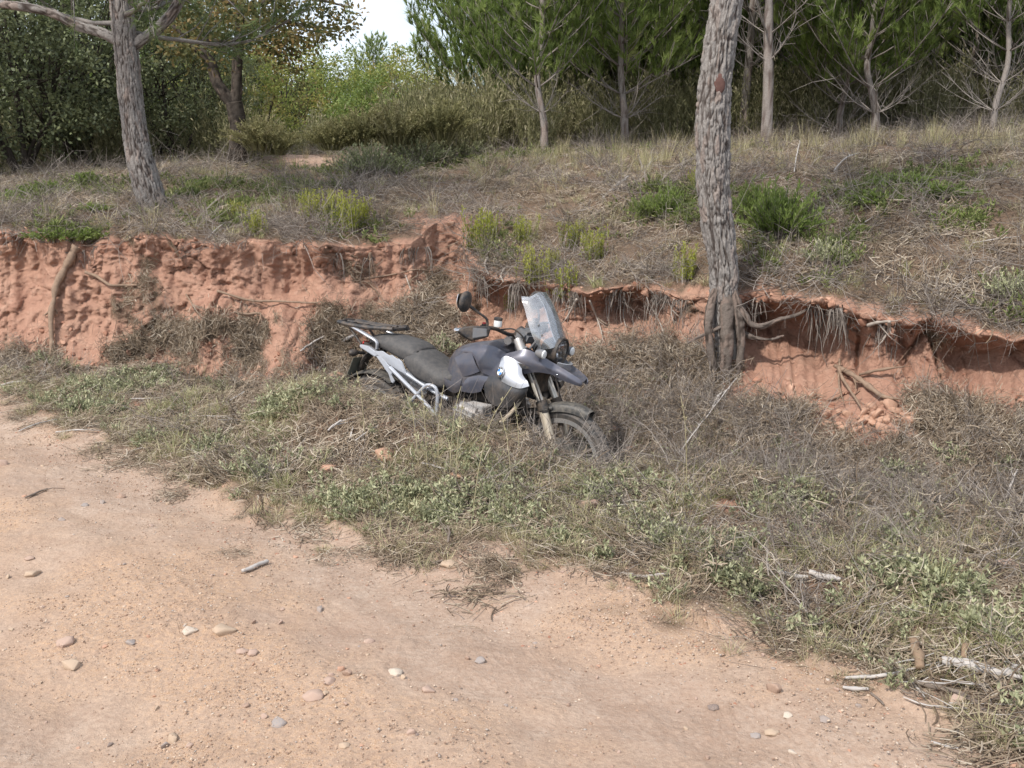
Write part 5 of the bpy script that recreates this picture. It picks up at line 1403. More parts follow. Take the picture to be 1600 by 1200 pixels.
def emblem(parent, c, nrm, upv, Rr, sy):
    nrm = np.array(nrm, float); nrm /= np.linalg.norm(nrm); upv = np.array(upv, float); upv -= nrm * (upv @ nrm); upv /= np.linalg.norm(upv); rt = np.cross(upv, nrm)
    P = lambda a, b_, h: np.array(c) + rt * a + upv * b_ + nrm * h
    b = MB(); n = 40; a = np.linspace(0, 2 * np.pi, n + 1)
    def annulus(r0, r1, h0, h1, m, a0=0, a1=2 * np.pi, k=n):
        aa = np.linspace(a0, a1, k + 1); V = [P(r0 * np.cos(t_), r0 * np.sin(t_), h0) for t_ in aa] + [P(r1 * np.cos(t_), r1 * np.sin(t_), h1) for t_ in aa]
        b.add(np.array(V), grid_faces(2, k + 1), 0, m)
    annulus(Rr, Rr, -.006, .003, 3); annulus(Rr, Rr * .95, .003, .0045, 3); annulus(Rr * .95, Rr * .66, .0045, .0045, 0); annulus(Rr * .66, Rr * .62, .0045, .0052, 3)
    for q in range(4): annulus(Rr * .62, .0001, .0047, .0047, 1 if q % 2 else 2, q * np.pi / 2, (q + 1) * np.pi / 2, 10)
    for ch, an in (('B', 2.36), ('M', 1.5708), ('W', .785)):      # letters round the top of the ring
        cu = bpy.data.curves.new('letter', 'FONT'); cu.body = ch; cu.size = Rr * .36; cu.align_x = 'CENTER'; cu.align_y = 'CENTER'; cu.resolution_u = 3
        ob = bpy.data.objects.new('letter', cu); COL.objects.link(ob); dg = bpy.context.evaluated_depsgraph_get(); me = bpy.data.meshes.new_from_object(ob.evaluated_get(dg))
        r_ = an - np.pi / 2; V = np.array([v.co[:2] for v in me.vertices]); Fm = [tuple(p.vertices) for p in me.polygons]
        V = V @ np.array([[np.cos(r_), np.sin(r_)], [-np.sin(r_), np.cos(r_)]]) + Rr * .80 * np.array([np.cos(an), np.sin(an)])
        Vw = np.array([P(x_, y_, .0052) for x_, y_ in V]); tri = [[f[0], f[k_], f[k_ + 1]] for f in Fm for k_ in range(1, len(f) - 1)]
        b.add(Vw, np.array(tri), 0, 2)
        bpy.data.objects.remove(ob); bpy.data.curves.remove(cu); bpy.data.meshes.remove(me)
    return part('emblem', b, ['plastic', 'blue', 'ewhite', 'chrome'], parent, 30, False)
emblem(sp, (.398, -.270, .862), (-.30, -1, .28), (0, 0, 1), .034, -1)
sp2 = [c for c in bike.children if c.name.startswith('silver_panel')][1]
emblem(sp2, (.398, .270, .862), (-.30, 1, .28), (0, 0, 1), .034, 1)

# --- headlight, indicators, screen, clocks
hd = np.array([.97, 0, -.10]); hd /= np.linalg.norm(hd)
hl = part('headlight', MB().add(*lathe([(0, -.12), (.05, -.115), (.082, -.06), (.090, 0), (.088, .016), (.079, .018), (.076, .004)], (.664, 0, 1.022), hd, 40)), 'plastic', None, 40)
part('reflector', MB().add(*lathe([(0, -.055), (.02, -.053), (.05, -.03), (.068, -.005), (.076, .006)], (.664, 0, 1.022), hd, 11)).add(*lathe([(.0, .0), (.020, -.004), (.022, -.05)], (.664, 0, 1.022), hd, 20)), 'chrome', hl, 5, False)
b = MB().add(*lathe([(.077, .008), (.06, .015), (.035, .020), (0, .022)], (.664, 0, 1.022), hd, 36)); part('lens', b, 'lens', hl)
part('headlight_trim', sheet([[(.700, -.085, .957), (.740, -.05, .950), (.752, 0, .948), (.740, .05, .950), (.700, .085, .957)], [(.690, -.080, .940), (.728, -.048, .930), (.740, 0, .928), (.728, .048, .930), (.690, .080, .940)]], .008, 5, 20, (1, 0, 0)), 'silver')
for s in (-1, 1):
    i_ = part('front_indicator', MB().add(*lathe([(0, -.05), (.018, -.048), (.028, -.02), (.031, .0), (.029, .006)], (.645, s * .192, 1.008), hd, 24)).add(*tb([(.60, s * .12, .998), (.625, s * .175, 1.005)], .011, 8)), 'greyp')
    part('lens', MB().add(*lathe([(.030, .003), (.024, .014), (0, .019)], (.645, s * .192, 1.008), hd, 24)), 'white', i_)
zz = np.linspace(0, 1, 7)
rows = []
for k, (xe, xc, z_, zc_, hw) in enumerate([(.640, .690, 1.038, 1.062, .125), (.612, .664, 1.085, 1.105, .150), (.578, .634, 1.145, 1.165, .158), (.545, .602, 1.205, 1.228, .150), (.512, .565, 1.265, 1.295, .138), (.478, .525, 1.318, 1.350, .126), (.458, .498, 1.345, 1.378, .108)]):
    rows.append([(xe - .055, -hw * 1.05, z_ - .004), (xe, -hw * .92, z_), (xc - .012, -hw * .5, zc_ - .004), (xc, 0, zc_), (xc - .012, hw * .5, zc_ - .004), (xe, hw * .92, z_), (xe - .055, hw * 1.05, z_ - .004)])
part('windscreen', sheet(rows, .004, 30, 30, (1, 0, .3)), 'screen', None, 60)
b = MB()
for s in (-1, 1): b.add(*tb([(.50, s * .10, 1.02), (.555, s * .11, 1.10), (.545, s * .115, 1.18)], .008, 8)).add(*tb([(.545, s * .115, 1.18), (.52, 0, 1.185)], .007, 8))
for s in (-1, 1):
    for (x_, z_) in ((.597, 1.12), (.566, 1.18)): b.add(*ell((x_ + .002, s * .145, z_), (.008, .006, .008), 6))
part('screen_bracket', b, 'greyp')
ck = part('instrument_cluster', MB().add(*rbox((.415, 0, 1.085), (.10, .20, .085), .02, (0, .35, 0))), 'greyp')
for y_ in (-.045, .05): part('dial', lathe([(0, .006), (.040, .006), (.043, .0), (.043, -.02)], (.372, y_, 1.108), (-.85, 0, .53), 28), 'plastic', ck)
b = MB().add(*tb([(.335, -.11, 1.045), (.31, 0, 1.06), (.335, .11, 1.045)], .026, 12)).add(*lathe([(0, .02), (.03, .02), (.034, .0), (.034, -.06), (0, -.06)], (.36, 0, 1.04), (-.2, 0, 1), 24))
for s in (-1, 1): b.add(*lathe([(0, .03), (.026, .028), (.03, .01), (.03, -.10)], (.415, s * .1, 1.045), (-.5, 0, .86), 20))
part('triple_clamp', b, 'alu')
part('cable', MB().add(*tb([(.33, -.20, 1.12), (.40, -.16, 1.13), (.45, -.10, 1.07), (.44, -.06, .98)], .005, 8)).add(*tb([(.33, .20, 1.12), (.42, .16, 1.14), (.46, .09, 1.06), (.44, .05, .97)], .005, 8)), 'plastic')
# --- handlebar and its ends
part('handlebar', tb([(.20, -.42, 1.105), (.285, -.24, 1.125), (.325, -.09, 1.085), (.335, 0, 1.08), (.325, .09, 1.085), (.285, .24, 1.125), (.20, .42, 1.105)], .0125, 12, 40), 'plastic')
for s in (-1, 1):
    m = (lambda vf: vf) if s < 0 else mir
    part('grip', m(tb([(.192, -.44, 1.103), (.242, -.325, 1.118)], .0175, 14)), 'rubber')
    ol = [(.166, -.470, 1.098), (.211, -.447, 1.128), (.258, -.420, 1.138), (.338, -.372, 1.145), (.352, -.360, 1.132), (.345, -.366, 1.083), (.324, -.380, 1.070), (.253, -.424, 1.044), (.209, -.448, 1.066)]
    def facet(o, dep, swell, bev):
        O = np.array(o); c = O.mean(0); nn = np.array([.55, -.83, .05]); Pf = c + (O - c) * swell + nn * .022; Pb = O - nn * dep
        bm = bmesh.new(); [bm.verts.new(p) for p in np.r_[Pf, O, Pb]]; bmesh.ops.convex_hull(bm, input=bm.verts); bmesh.ops.delete(bm, geom=[v for v in bm.verts if not v.link_faces], context='VERTS')
        bmesh.ops.dissolve_limit(bm, angle_limit=.08, verts=bm.verts, edges=bm.edges); bmesh.ops.bevel(bm, geom=list(bm.edges), offset=bev, segments=2, affect='EDGES', clamp_overlap=True); bmesh.ops.triangulate(bm, faces=bm.faces)
        bm.verts.index_update(); V = np.array([v.co[:] for v in bm.verts]); F = np.array([[v.index for v in f.verts] for f in bm.faces]); bm.free(); return V, [F]
    h_ = part('handguard', m(facet(ol, .045, .80, .004)), 'plastic', None, 25)
    ins = [(.252, -.418, 1.131), (.332, -.370, 1.135), (.338, -.366, 1.086), (.256, -.416, 1.060)]
    part('handguard_face', m(facet([tuple(np.array(q) + np.array([.55, -.83, .05]) * .012) for q in ins], .01, .9, .003)), 'greyp', h_, 25)
    part('bar_weight', m(lathe([(0, .014), (.013, .012), (.017, 0), (.017, -.03)], (.168, -.468, 1.100), (-.42, -.9, -.05), 18)), 'chrome')
    part('lever', m(tb([(.275, -.29, 1.115), (.285, -.36, 1.108), (.245, -.43, 1.098)], .007, 8)), 'black')
    part('switch_block', m(rbox((.262, -.292, 1.125), (.05, .05, .05), .012)), 'plastic')
    mr = part('mirror', m(ell((.208, -.455, 1.285), (.030, .078, .066), 14, 2.3, (0, .1, .25))), 'plastic')
    part('stem', m(tb([(.222, -.43, 1.262), (.262, -.385, 1.225), (.30, -.335, 1.185), (.305, -.325, 1.135)], [.012, .008, .008, .009], 10)), 'plastic', mr)
    part('mirror_glass', m(sheet([[(.186, -.512, 1.33), (.182, -.455, 1.335), (.186, -.40, 1.325)], [(.184, -.518, 1.285), (.178, -.455, 1.285), (.184, -.392, 1.285)], [(.188, -.51, 1.245), (.184, -.455, 1.24), (.188, -.405, 1.245)]], .003, 8, 10, (-1, 0, 0))), 'chrome', mr)
part('brake_reservoir', MB().add(*lathe([(0, -.026), (.024, -.026), (.026, -.02), (.026, .014)], (.33, -.245, 1.165), (0, 0, 1), 24)), 'white')
part('reservoir_cap', MB().add(*lathe([(.027, .014), (.027, .030), (.022, .034), (0, .034)], (.33, -.245, 1.165), (0, 0, 1), 24)), 'plastic')
part('clutch_reservoir', MB().add(*lathe([(0, -.02), (.02, -.02), (.022, .02), (0, .024)], (.33, .24, 1.16), (0, 0, 1), 20)), 'plastic')
part('starter_switch', rbox((.262, -.298, 1.155), (.018, .022, .012), .003), 'redsw')

# --- seats
def srings(tab):
    out = []
    for x, zt, zb, hw in tab:
        hb = hw * .93; m = [(0, zt), (.5, zt - .003), (.8, zt - .02), (.97, zt - .055), (1.0, (zt + zb) / 2 - .01), (.98, zb + .025), (.93, zb + .004), (.6, zb), (0, zb)]
        q = [(x, -k * hw, z) for k, z in m] + [(x, k * hw, z) for k, z in m[-2:0:-1]]; out.append(q)
    return out
part('rider_seat', loft(smooth_secs(srings([(-.462, .845, .795, .115), (-.45, .872, .780, .140), (-.40, .884, .742, .160), (-.33, .876, .700, .172), (-.25, .838, .678, .176), (-.17, .802, .664, .174), (-.10, .793, .664, .168), (-.03, .822, .705, .165), (.02, .858, .745, .160), (.045, .870, .775, .150)]), 50)), 'seat', None, 70)
part('passenger_seat', loft(smooth_secs(srings([(-.795, .905, .885, .075), (-.78, .922, .872, .098), (-.71, .942, .858, .120), (-.62, .950, .838, .136), (-.53, .942, .815, .145), (-.45, .932, .795, .150), (-.395, .918, .80, .150), (-.36, .898, .83, .140), (-.352, .885, .85, .125)]), 44)), 'seat', None, 70)
# --- tail, grab rails, rack
for s in (-1, 1):
    m = (lambda vf: vf) if s < 0 else mir
    part('subframe_panel', m(plate_xz([(-.700, .822), (-.63, .836), (-.565, .812), (-.55, .822), (-.50, .800), (-.49, .806), (-.455, .786), (-.40, .70), (-.47, .718), (-.55, .745), (-.65, .79)], -.148, -.136, .004)), 'frame')
    part('tail_panel', m(plate_xz([(-.845, .850), (-.765, .848), (-.70, .822), (-.665, .822), (-.66, .800), (-.70, .782), (-.775, .808), (-.84, .830)], -.135, -.100, .006)), 'frame')
    part('grab_rail', m(tb([(-.985, -.105, .968), (-.872, -.130, .949), (-.76, -.140, .918), (-.695, -.142, .897), (-.682, -.140, .880), (-.684, -.138, .840)], [.013, .015, .017, .018, .016, .014], 10, 26, .7)), 'silver')
    part('rack_stay', m(tb([(-.975, -.10, .958), (-.855, -.098, .848)], .009, 8)), 'plastic')
    part('rear_indicator', m(MB().add(*tb([(-.845, -.06, .785), (-.858, -.13, .788)], .012, 8)).add(*ell((-.862, -.168, .790), (.026, .042, .026), 10))) if s < 0 else MB().add(*tb([(-.845, .06, .785), (-.858, .13, .788)], .012, 8)).add(*ell((-.862, .168, .790), (.026, .042, .026), 10)), 'plastic')
    part('subframe_tube', m(tb([(-.70, -.11, .80), (-.45, -.13, .72), (-.2, -.15, .64), (-.05, -.155, .60)], .014, 8)), 'frame')
b = MB()
for s in (-1, 1):
    b.add(*tb([(-1.06, s * .115, .978), (-.93, s * .122, .972), (-.80, s * .118, .975), (-.66, s * .10, .985), (-.60, s * .085, .988)], .021, 8, 20, .75))
    b.add(*tb([(-1.03, s * .045, .985), (-.66, s * .045, .990)], .015, 8, None, .8)); b.add(*rbox((-.63, s * .092, .998), (.05, .022, .022), .006)); b.add(*rbox((-.88, s * .123, .970), (.05, .02, .03), .006))
for x_ in (-1.06, -.95, -.84, -.73, -.62): b.add(*rbox((x_, 0, .982), (.042, .215, .020), .006))
b.add(*rbox((-.90, 0, .986), (.10, .13, .010), .004)); b.add(*rbox((-1.065, 0, .986), (.03, .12, .022), .006))
part('luggage_rack', b, 'plastic')
part('tail_light', MB().add(*rbox((-.868, 0, .842), (.035, .14, .045), .012)), 'red')
part('tail_body', MB().add(*rbox((-.77, 0, .838), (.20, .19, .05), .02)), 'plastic')
part('plate_bracket', MB().add(*tb([(-.80, 0, .81), (-.875, 0, .74), (-.92, 0, .65)], [.05, .045, .03], 8, 9, .45)), 'plastic')
V, F = rbox((0, 0, 0), (.005, .20, .185), .002, (0, .33, 0)); part('number_plate', (V + np.array([-.945, 0, .655]), F), 'plate')
rows = []
for a in np.radians(np.linspace(60, 165, 9)): rows.append([(-.755 + np.cos(a) * (.352 - .02 * (abs(k) > 1)), k * .045, .322 + np.sin(a) * (.352 - .02 * (abs(k) > 1))) for k in (-2, -1, 0, 1, 2)])
part('rear_mudguard', sheet(rows, .005, 24, 12, (0, 0, 1)), 'dustfender')
# --- pannier brackets (right side shows as a white cross of tubes)
for s in (-1, 1):
    m = (lambda vf: vf) if s < 0 else mir
    pb = part('pannier_bracket', m(plate_xz([(-.645, .802), (-.60, .802), (-.485, .722), (-.50, .690), (-.468, .655), (-.478, .636), (-.498, .642), (-.525, .695)], -.196, -.184, .004)), 'frame')
    part('bracket_tube', m(tb([(-.52, -.19, .740), (-.165, -.19, .525), (-.12, -.19, .48)], .0135, 10)), 'frame', pb)
    part('bracket_tube', m(tb([(-.40, -.19, .462), (-.337, -.19, .524), (-.215, -.19, .662), (-.195, -.19, .674), (-.150, -.188, .672), (-.126, -.188, .655), (-.112, -.186, .60), (-.108, -.186, .40)], .0125, 10, 36)), 'frame', pb)
# --- engine, cylinder heads, exhaust and the rest of the chassis
part('engine_block', MB().add(*rbox((.13, 0, .50), (.42, .24, .34), .05)).add(*rbox((-.15, 0, .53), (.28, .20, .24), .04)).add(*lathe([(0, .19), (.09, .19), (.12, .17), (.12, 0)], (.20, 0, .52), (1, 0, 0), 28)), 'black')
for s in (-1, 1):
    m = (lambda vf: vf) if s < 0 else mir
    b = MB()
    for k in range(7): b.add(*m(rbox((.21, -.14 - k * .018, .555), (.15, .007, .13), .003)))
    b.add(*m(rbox((.21, -.20, .555), (.12, .15, .105), .02))); cy = part('cylinder', b, 'alu')
    b = MB().add(*m(rbox((.215, -.325, .572), (.185, .085, .115), .028, (0, .22, 0))))
    for k in range(3): b.add(*m(rbox((.215, -.366, .545 + k * .028), (.13, .012, .008), .003, (0, .22, 0))))
    part('cylinder_head_cover', b, 'alu')
    part('exhaust_header', m(tb([(.28, -.26, .50), (.34, -.24, .42), (.25, -.19, .30), (.0, -.13, .27), (-.2, -.12, .29)], .021, 10, 26)), 'dusty')
    part('foot_peg', m(MB().add(*tb([(-.07, -.15, .40), (-.07, -.25, .405)], .014, 8)) if s < 0 else MB().add(*tb([(-.07, -.15, .40), (-.07, -.25, .405)], .014, 8))) if s < 0 else MB().add(*tb([(-.07, .15, .40), (-.07, .25, .405)], .014, 8)), 'black')
    part('passenger_peg', MB().add(*tb([(-.30, s * .16, .50), (-.32, s * .25, .505)], .013, 8)).add(*tb([(-.22, s * .15, .60), (-.31, s * .17, .50)], .012, 8)), 'black')
    part('crash_bar', m(tb([(.47, -.08, .70), (.50, -.22, .64), (.45, -.31, .545), (.33, -.33, .475), (.20, -.22, .40), (.18, -.12, .36)], .0125, 10, 36)), 'dusty')
part('suspension_arm', MB().add(*tb([(.20, -.10, .50), (.41, -.09, .575), (.60, -.05, .62)], [.022, .02, .024], 10)).add(*tb([(.20, .10, .50), (.41, .09, .575), (.60, .05, .62)], [.022, .02, .024], 10)).add(*rbox((.61, 0, .625), (.06, .24, .05), .015)), 'black')
part('shock_absorber', MB().add(*tb([(.44, 0, .60), (.36, 0, .92)], .026, 10)).add(*tb([(t_ * -.08 + .44 + .036 * 0, .040 * np.cos(t_ * 40), .60 + .32 * t_ + .0 * np.sin(t_)) for t_ in np.linspace(0, 1, 9)], .006, 6)), 'black')
part('oil_cooler', MB().add(*rbox((.545, 0, .80), (.03, .22, .13), .01)).add(*rbox((.50, 0, .88), (.12, .16, .12), .03)), 'black')
part('swingarm', MB().add(*tb([(-.15, -.085, .42), (-.45, -.10, .36), (-.755, -.10, .322)], [.05, .042, .055], 12)).add(*rbox((-.755, -.105, .322), (.13, .07, .14), .03)), 'black')
part('skid_plate', sheet([[(.42, -.12, .47), (.43, 0, .475), (.42, .12, .47)], [(.33, -.13, .33), (.34, 0, .325), (.33, .13, .33)], [(.05, -.13, .29), (.05, 0, .28), (.05, .13, .29)]], .004, 14, 10, (0, 0, -1)), 'alu')
part('side_stand', MB().add(*tb([(-.02, .12, .30), (.03, .30, .12), (.06, .36, .028)], [.014, .012, .012], 8)).add(*rbox((.065, .372, .018), (.06, .045, .010), .003)), 'black')
part('silencer', MB().add(*lathe([(0, -.24), (.03, -.24), (.055, -.22), (.06, -.1), (.06, .20), (.048, .235), (.02, .24), (.02, .2)], (-.62, .225, .58), (-.94, .05, .32), 28)), 'alu')
# ------------------------------------------------------------------ shrubs and plants on the bank, told apart one by one
gD = np.random.default_rng(91)
def heather_mesh(seed):
    g = np.random.default_rng(seed); b = MB(); st = MB()
    for i in range(30):
        a = g.random() * 6.28; e = 1.57 - abs(g.normal(0, .22)); l = .15 + .15 * g.random(); q = np.array([g.normal(0, .045), g.normal(0, .045), -.01]); d = np.array([np.cos(a) * np.cos(e), np.sin(a) * np.cos(e), np.sin(e)])
        P = q + d * l * np.linspace(0, 1, 4)[:, None]; st.add(*tube_vf(P, [.003, .0025, .002, .001], 3, False), g.random())
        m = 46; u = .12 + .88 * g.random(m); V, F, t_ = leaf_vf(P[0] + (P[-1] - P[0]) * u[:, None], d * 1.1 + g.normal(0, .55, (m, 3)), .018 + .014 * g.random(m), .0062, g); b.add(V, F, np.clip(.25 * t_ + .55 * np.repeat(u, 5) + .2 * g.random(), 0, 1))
    return st.mesh('heather_stems_%d' % seed, M_TWIG), b.mesh('heather_leaves_%d' % seed, M_HEATH, False)
def bush_mesh(seed, ax, n_st, per, leaf, lw, mat, up=.5):
    g = np.random.default_rng(seed); b = MB(); st = MB()
    for i in range(n_st):
        r = np.sqrt(g.random()); a = g.random() * 6.28; rj = r * (.55 + .75 * g.random()); tip = np.array([rj * ax[0] * np.cos(a), rj * ax[1] * np.sin(a), ax[2] * (1 - .55 * r ** 2) * (.55 + .5 * g.random())]); q = np.array([tip[0] * .35, tip[1] * .35, -.02])
        P = resample(np.stack([q, q * .5 + tip * .45 + np.array([0, 0, .1 * ax[2]]), tip]), 6); st.add(*tube_vf(P, np.linspace(.005, .0015, 6), 3, False), g.random())
        m = per; u = .3 + .7 * g.random(m); i_ = np.clip((u * 5).astype(int), 0, 4); PP = P[i_] + (P[i_ + 1] - P[i_]) * (u * 5 - i_)[:, None]; D = (P[-1] - P[-2]); D = D / np.linalg.norm(D) * .7
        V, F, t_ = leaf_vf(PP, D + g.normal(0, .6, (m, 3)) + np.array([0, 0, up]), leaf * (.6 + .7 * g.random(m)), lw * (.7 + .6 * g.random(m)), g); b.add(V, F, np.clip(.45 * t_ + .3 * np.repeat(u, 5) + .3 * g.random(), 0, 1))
    return st.mesh('bush_stems_%d' % seed, M_TWIG), b.mesh('bush_leaves_%d' % seed, mat, False)
def place_plant(name, ms, px, py, s, label, cat, group=None, rz=None):
    p, n = hit(px, py); t = tag(empty(name, p - np.array([0, 0, .01]), (0, 0, gD.random() * 6.28 if rz is None else rz)), label, cat, group); t.scale = (s, s, s) if np.isscalar(s) else s
    link('stem', ms[0], t); link('foliage', ms[1], t); return t
HM = [heather_mesh(k) for k in (301, 302, 303, 304)]
for k, (px, py, h, lab) in enumerate([(750, 392, 52, 'broadest yellow-green heather tuft at the right rim of the notch in the bank'), (768, 372, 34, 'smaller heather tuft growing out of the back of the broad one'), (817, 378, 34, 'heather tuft a step right of the broad one at the notch'), (889, 388, 34, 'slim heather tuft high on the slope above the windscreen'),
        (928, 408, 42, 'tall slim heather tuft right of the windscreen, halfway to the big pine'), (832, 446, 50, 'heather tuft rooted on the very lip just above the windscreen'), (884, 466, 46, 'heather tuft hanging over the lip right of the windscreen'), (904, 372, 24, 'tiny heather tuft uphill of the slim one'), (864, 420, 26, 'small pale heather tuft between the two lip tufts'),
        (1074, 438, 46, 'heather tuft close to the left foot of the big pine'), (545, 362, 50, 'pair-leading yellow heather tuft on the left slope above the overhanging crust'), (520, 342, 36, 'green heather tuft behind the yellow one on the left slope'), (487, 342, 36, 'dull heather tuft left of the green one'), (566, 358, 38, 'heather tuft at the right of the yellow one on the left slope'),
        (402, 366, 30, 'lone low heather tuft nearest the leaning pine, on the lip'), (372, 345, 26, 'faint heather tuft behind the lone low one'), (1090, 300, 30, 'heather tuft just left of the big trunk, up the slope'), (480, 322, 22, 'little heather tuft up the slope below the footpath'), (802, 484, 30, 'bright small-leaved sprig in the dark hollow left of the windscreen')]):
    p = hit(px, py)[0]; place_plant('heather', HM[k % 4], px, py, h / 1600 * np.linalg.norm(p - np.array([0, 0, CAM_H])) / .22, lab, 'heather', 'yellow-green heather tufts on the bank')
B_BIG = bush_mesh(311, (.36, .30, .50), 110, 26, .060, .013, M_BUSHG, .7)
B_LOW = bush_mesh(312, (.34, .26, .17), 60, 22, .036, .020, M_BUSHG, .3)
B_GREY = bush_mesh(313, (.2, .2, .2), 50, 22, .032, .011, M_CIST, .5)
B_DARK = bush_mesh(314, (.6, .45, .42), 120, 30, .034, .016, M_HOLM, .4)
B_DRY = bush_mesh(315, (.6, .55, .55), 150, 46, .045, .018, M_UNDER, .2); B_DRY[0].materials[0] = M_UNDER
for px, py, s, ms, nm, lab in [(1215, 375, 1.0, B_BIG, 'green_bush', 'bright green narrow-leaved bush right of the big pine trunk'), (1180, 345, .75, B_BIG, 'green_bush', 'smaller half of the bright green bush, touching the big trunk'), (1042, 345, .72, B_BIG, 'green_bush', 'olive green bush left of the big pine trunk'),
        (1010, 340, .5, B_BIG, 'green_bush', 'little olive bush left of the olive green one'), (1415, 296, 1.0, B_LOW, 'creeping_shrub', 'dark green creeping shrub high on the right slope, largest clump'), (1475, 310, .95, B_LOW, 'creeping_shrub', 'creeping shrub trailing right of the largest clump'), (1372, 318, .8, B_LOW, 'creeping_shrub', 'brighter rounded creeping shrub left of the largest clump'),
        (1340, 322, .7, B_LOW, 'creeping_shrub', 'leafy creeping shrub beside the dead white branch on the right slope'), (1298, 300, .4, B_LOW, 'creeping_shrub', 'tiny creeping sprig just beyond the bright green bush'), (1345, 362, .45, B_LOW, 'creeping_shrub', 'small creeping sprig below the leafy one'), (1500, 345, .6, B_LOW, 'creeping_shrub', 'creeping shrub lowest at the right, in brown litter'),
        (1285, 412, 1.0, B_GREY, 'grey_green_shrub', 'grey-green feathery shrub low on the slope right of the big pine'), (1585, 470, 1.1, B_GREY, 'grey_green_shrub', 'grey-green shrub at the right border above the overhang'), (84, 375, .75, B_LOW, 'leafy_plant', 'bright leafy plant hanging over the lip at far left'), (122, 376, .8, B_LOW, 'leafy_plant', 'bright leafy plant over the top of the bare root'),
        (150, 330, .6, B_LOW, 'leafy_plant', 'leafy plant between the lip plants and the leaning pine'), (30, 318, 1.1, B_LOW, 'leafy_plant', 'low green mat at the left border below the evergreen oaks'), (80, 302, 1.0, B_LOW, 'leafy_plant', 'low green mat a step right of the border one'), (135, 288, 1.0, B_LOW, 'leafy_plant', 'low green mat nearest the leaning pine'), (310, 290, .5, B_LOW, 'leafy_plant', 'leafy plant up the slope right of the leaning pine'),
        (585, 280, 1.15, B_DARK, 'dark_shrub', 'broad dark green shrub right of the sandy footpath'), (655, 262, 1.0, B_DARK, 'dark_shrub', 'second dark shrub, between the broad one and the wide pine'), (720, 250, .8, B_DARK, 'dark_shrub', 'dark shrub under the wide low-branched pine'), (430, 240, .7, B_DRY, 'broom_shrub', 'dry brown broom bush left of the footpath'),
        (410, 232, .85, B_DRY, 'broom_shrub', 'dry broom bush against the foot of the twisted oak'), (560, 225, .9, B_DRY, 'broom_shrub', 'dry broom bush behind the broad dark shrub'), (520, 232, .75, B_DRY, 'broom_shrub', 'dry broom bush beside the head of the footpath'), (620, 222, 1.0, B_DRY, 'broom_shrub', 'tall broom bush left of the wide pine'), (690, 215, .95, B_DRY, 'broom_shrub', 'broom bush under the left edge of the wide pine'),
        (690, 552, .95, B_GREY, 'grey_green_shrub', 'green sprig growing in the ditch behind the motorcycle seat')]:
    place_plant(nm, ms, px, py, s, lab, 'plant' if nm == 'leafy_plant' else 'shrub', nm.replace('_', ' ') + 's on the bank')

# ------------------------------------------------------------------ roots laid bare in the bank
M_ROOT = mat_plain('bare_root', (.25, .175, .125), .85, 0, .2, .5, 30, .6)
M_ROOTD = mat_plain('grey_root', (.36, .31, .265), .85, 0, .2, .35, 24, .3)
def root(pts, r, label, off=.03, mat=None, name='root', cat='root', group='bare roots in the bank', seed=0):
    P = []
    for a, b_ in pts:
        p, n = hit(a, b_); P.append(p + np.array([0, -1, .15]) * off)
    P = resample(np.array(P), 40); P = P + .35 * np.mean(r) * np.stack([perlin(P * 9 + seed), perlin(P * 9 + 50 + seed), perlin(P * 9 + 90 + seed)], -1)
    tt_ = np.linspace(0, 1, 40); rr = np.interp(tt_, np.linspace(0, 1, len(r)), r) * (1 + .45 * perlin(P * 17)) * (1 - .35 * tt_) * (1 - .8 * sstep(.93, 1, tt_))
    b = MB().add(*tube_vf(P, rr, 8))
    gR = np.random.default_rng(900 + seed)
    for q in range(3):          # side rootlets
        i = int(gR.integers(8, 34)); d = P[i+1] - P[i]; d = d / (np.linalg.norm(d) + 1e-9) + gR.normal(0, .8, 3) + np.array([0, .25, -.2]); l = gR.uniform(.05, .16); S_ = np.stack([P[i], P[i] + d * l * .5 + gR.normal(0, .01, 3), P[i] + d * l + gR.normal(0, .02, 3)])
        b.add(*tube_vf(S_, [rr[i] * .5, rr[i] * .3, .001], 5))
    o = link(name, b.mesh(name, mat or M_ROOT)); return tag(o, label, cat, group)
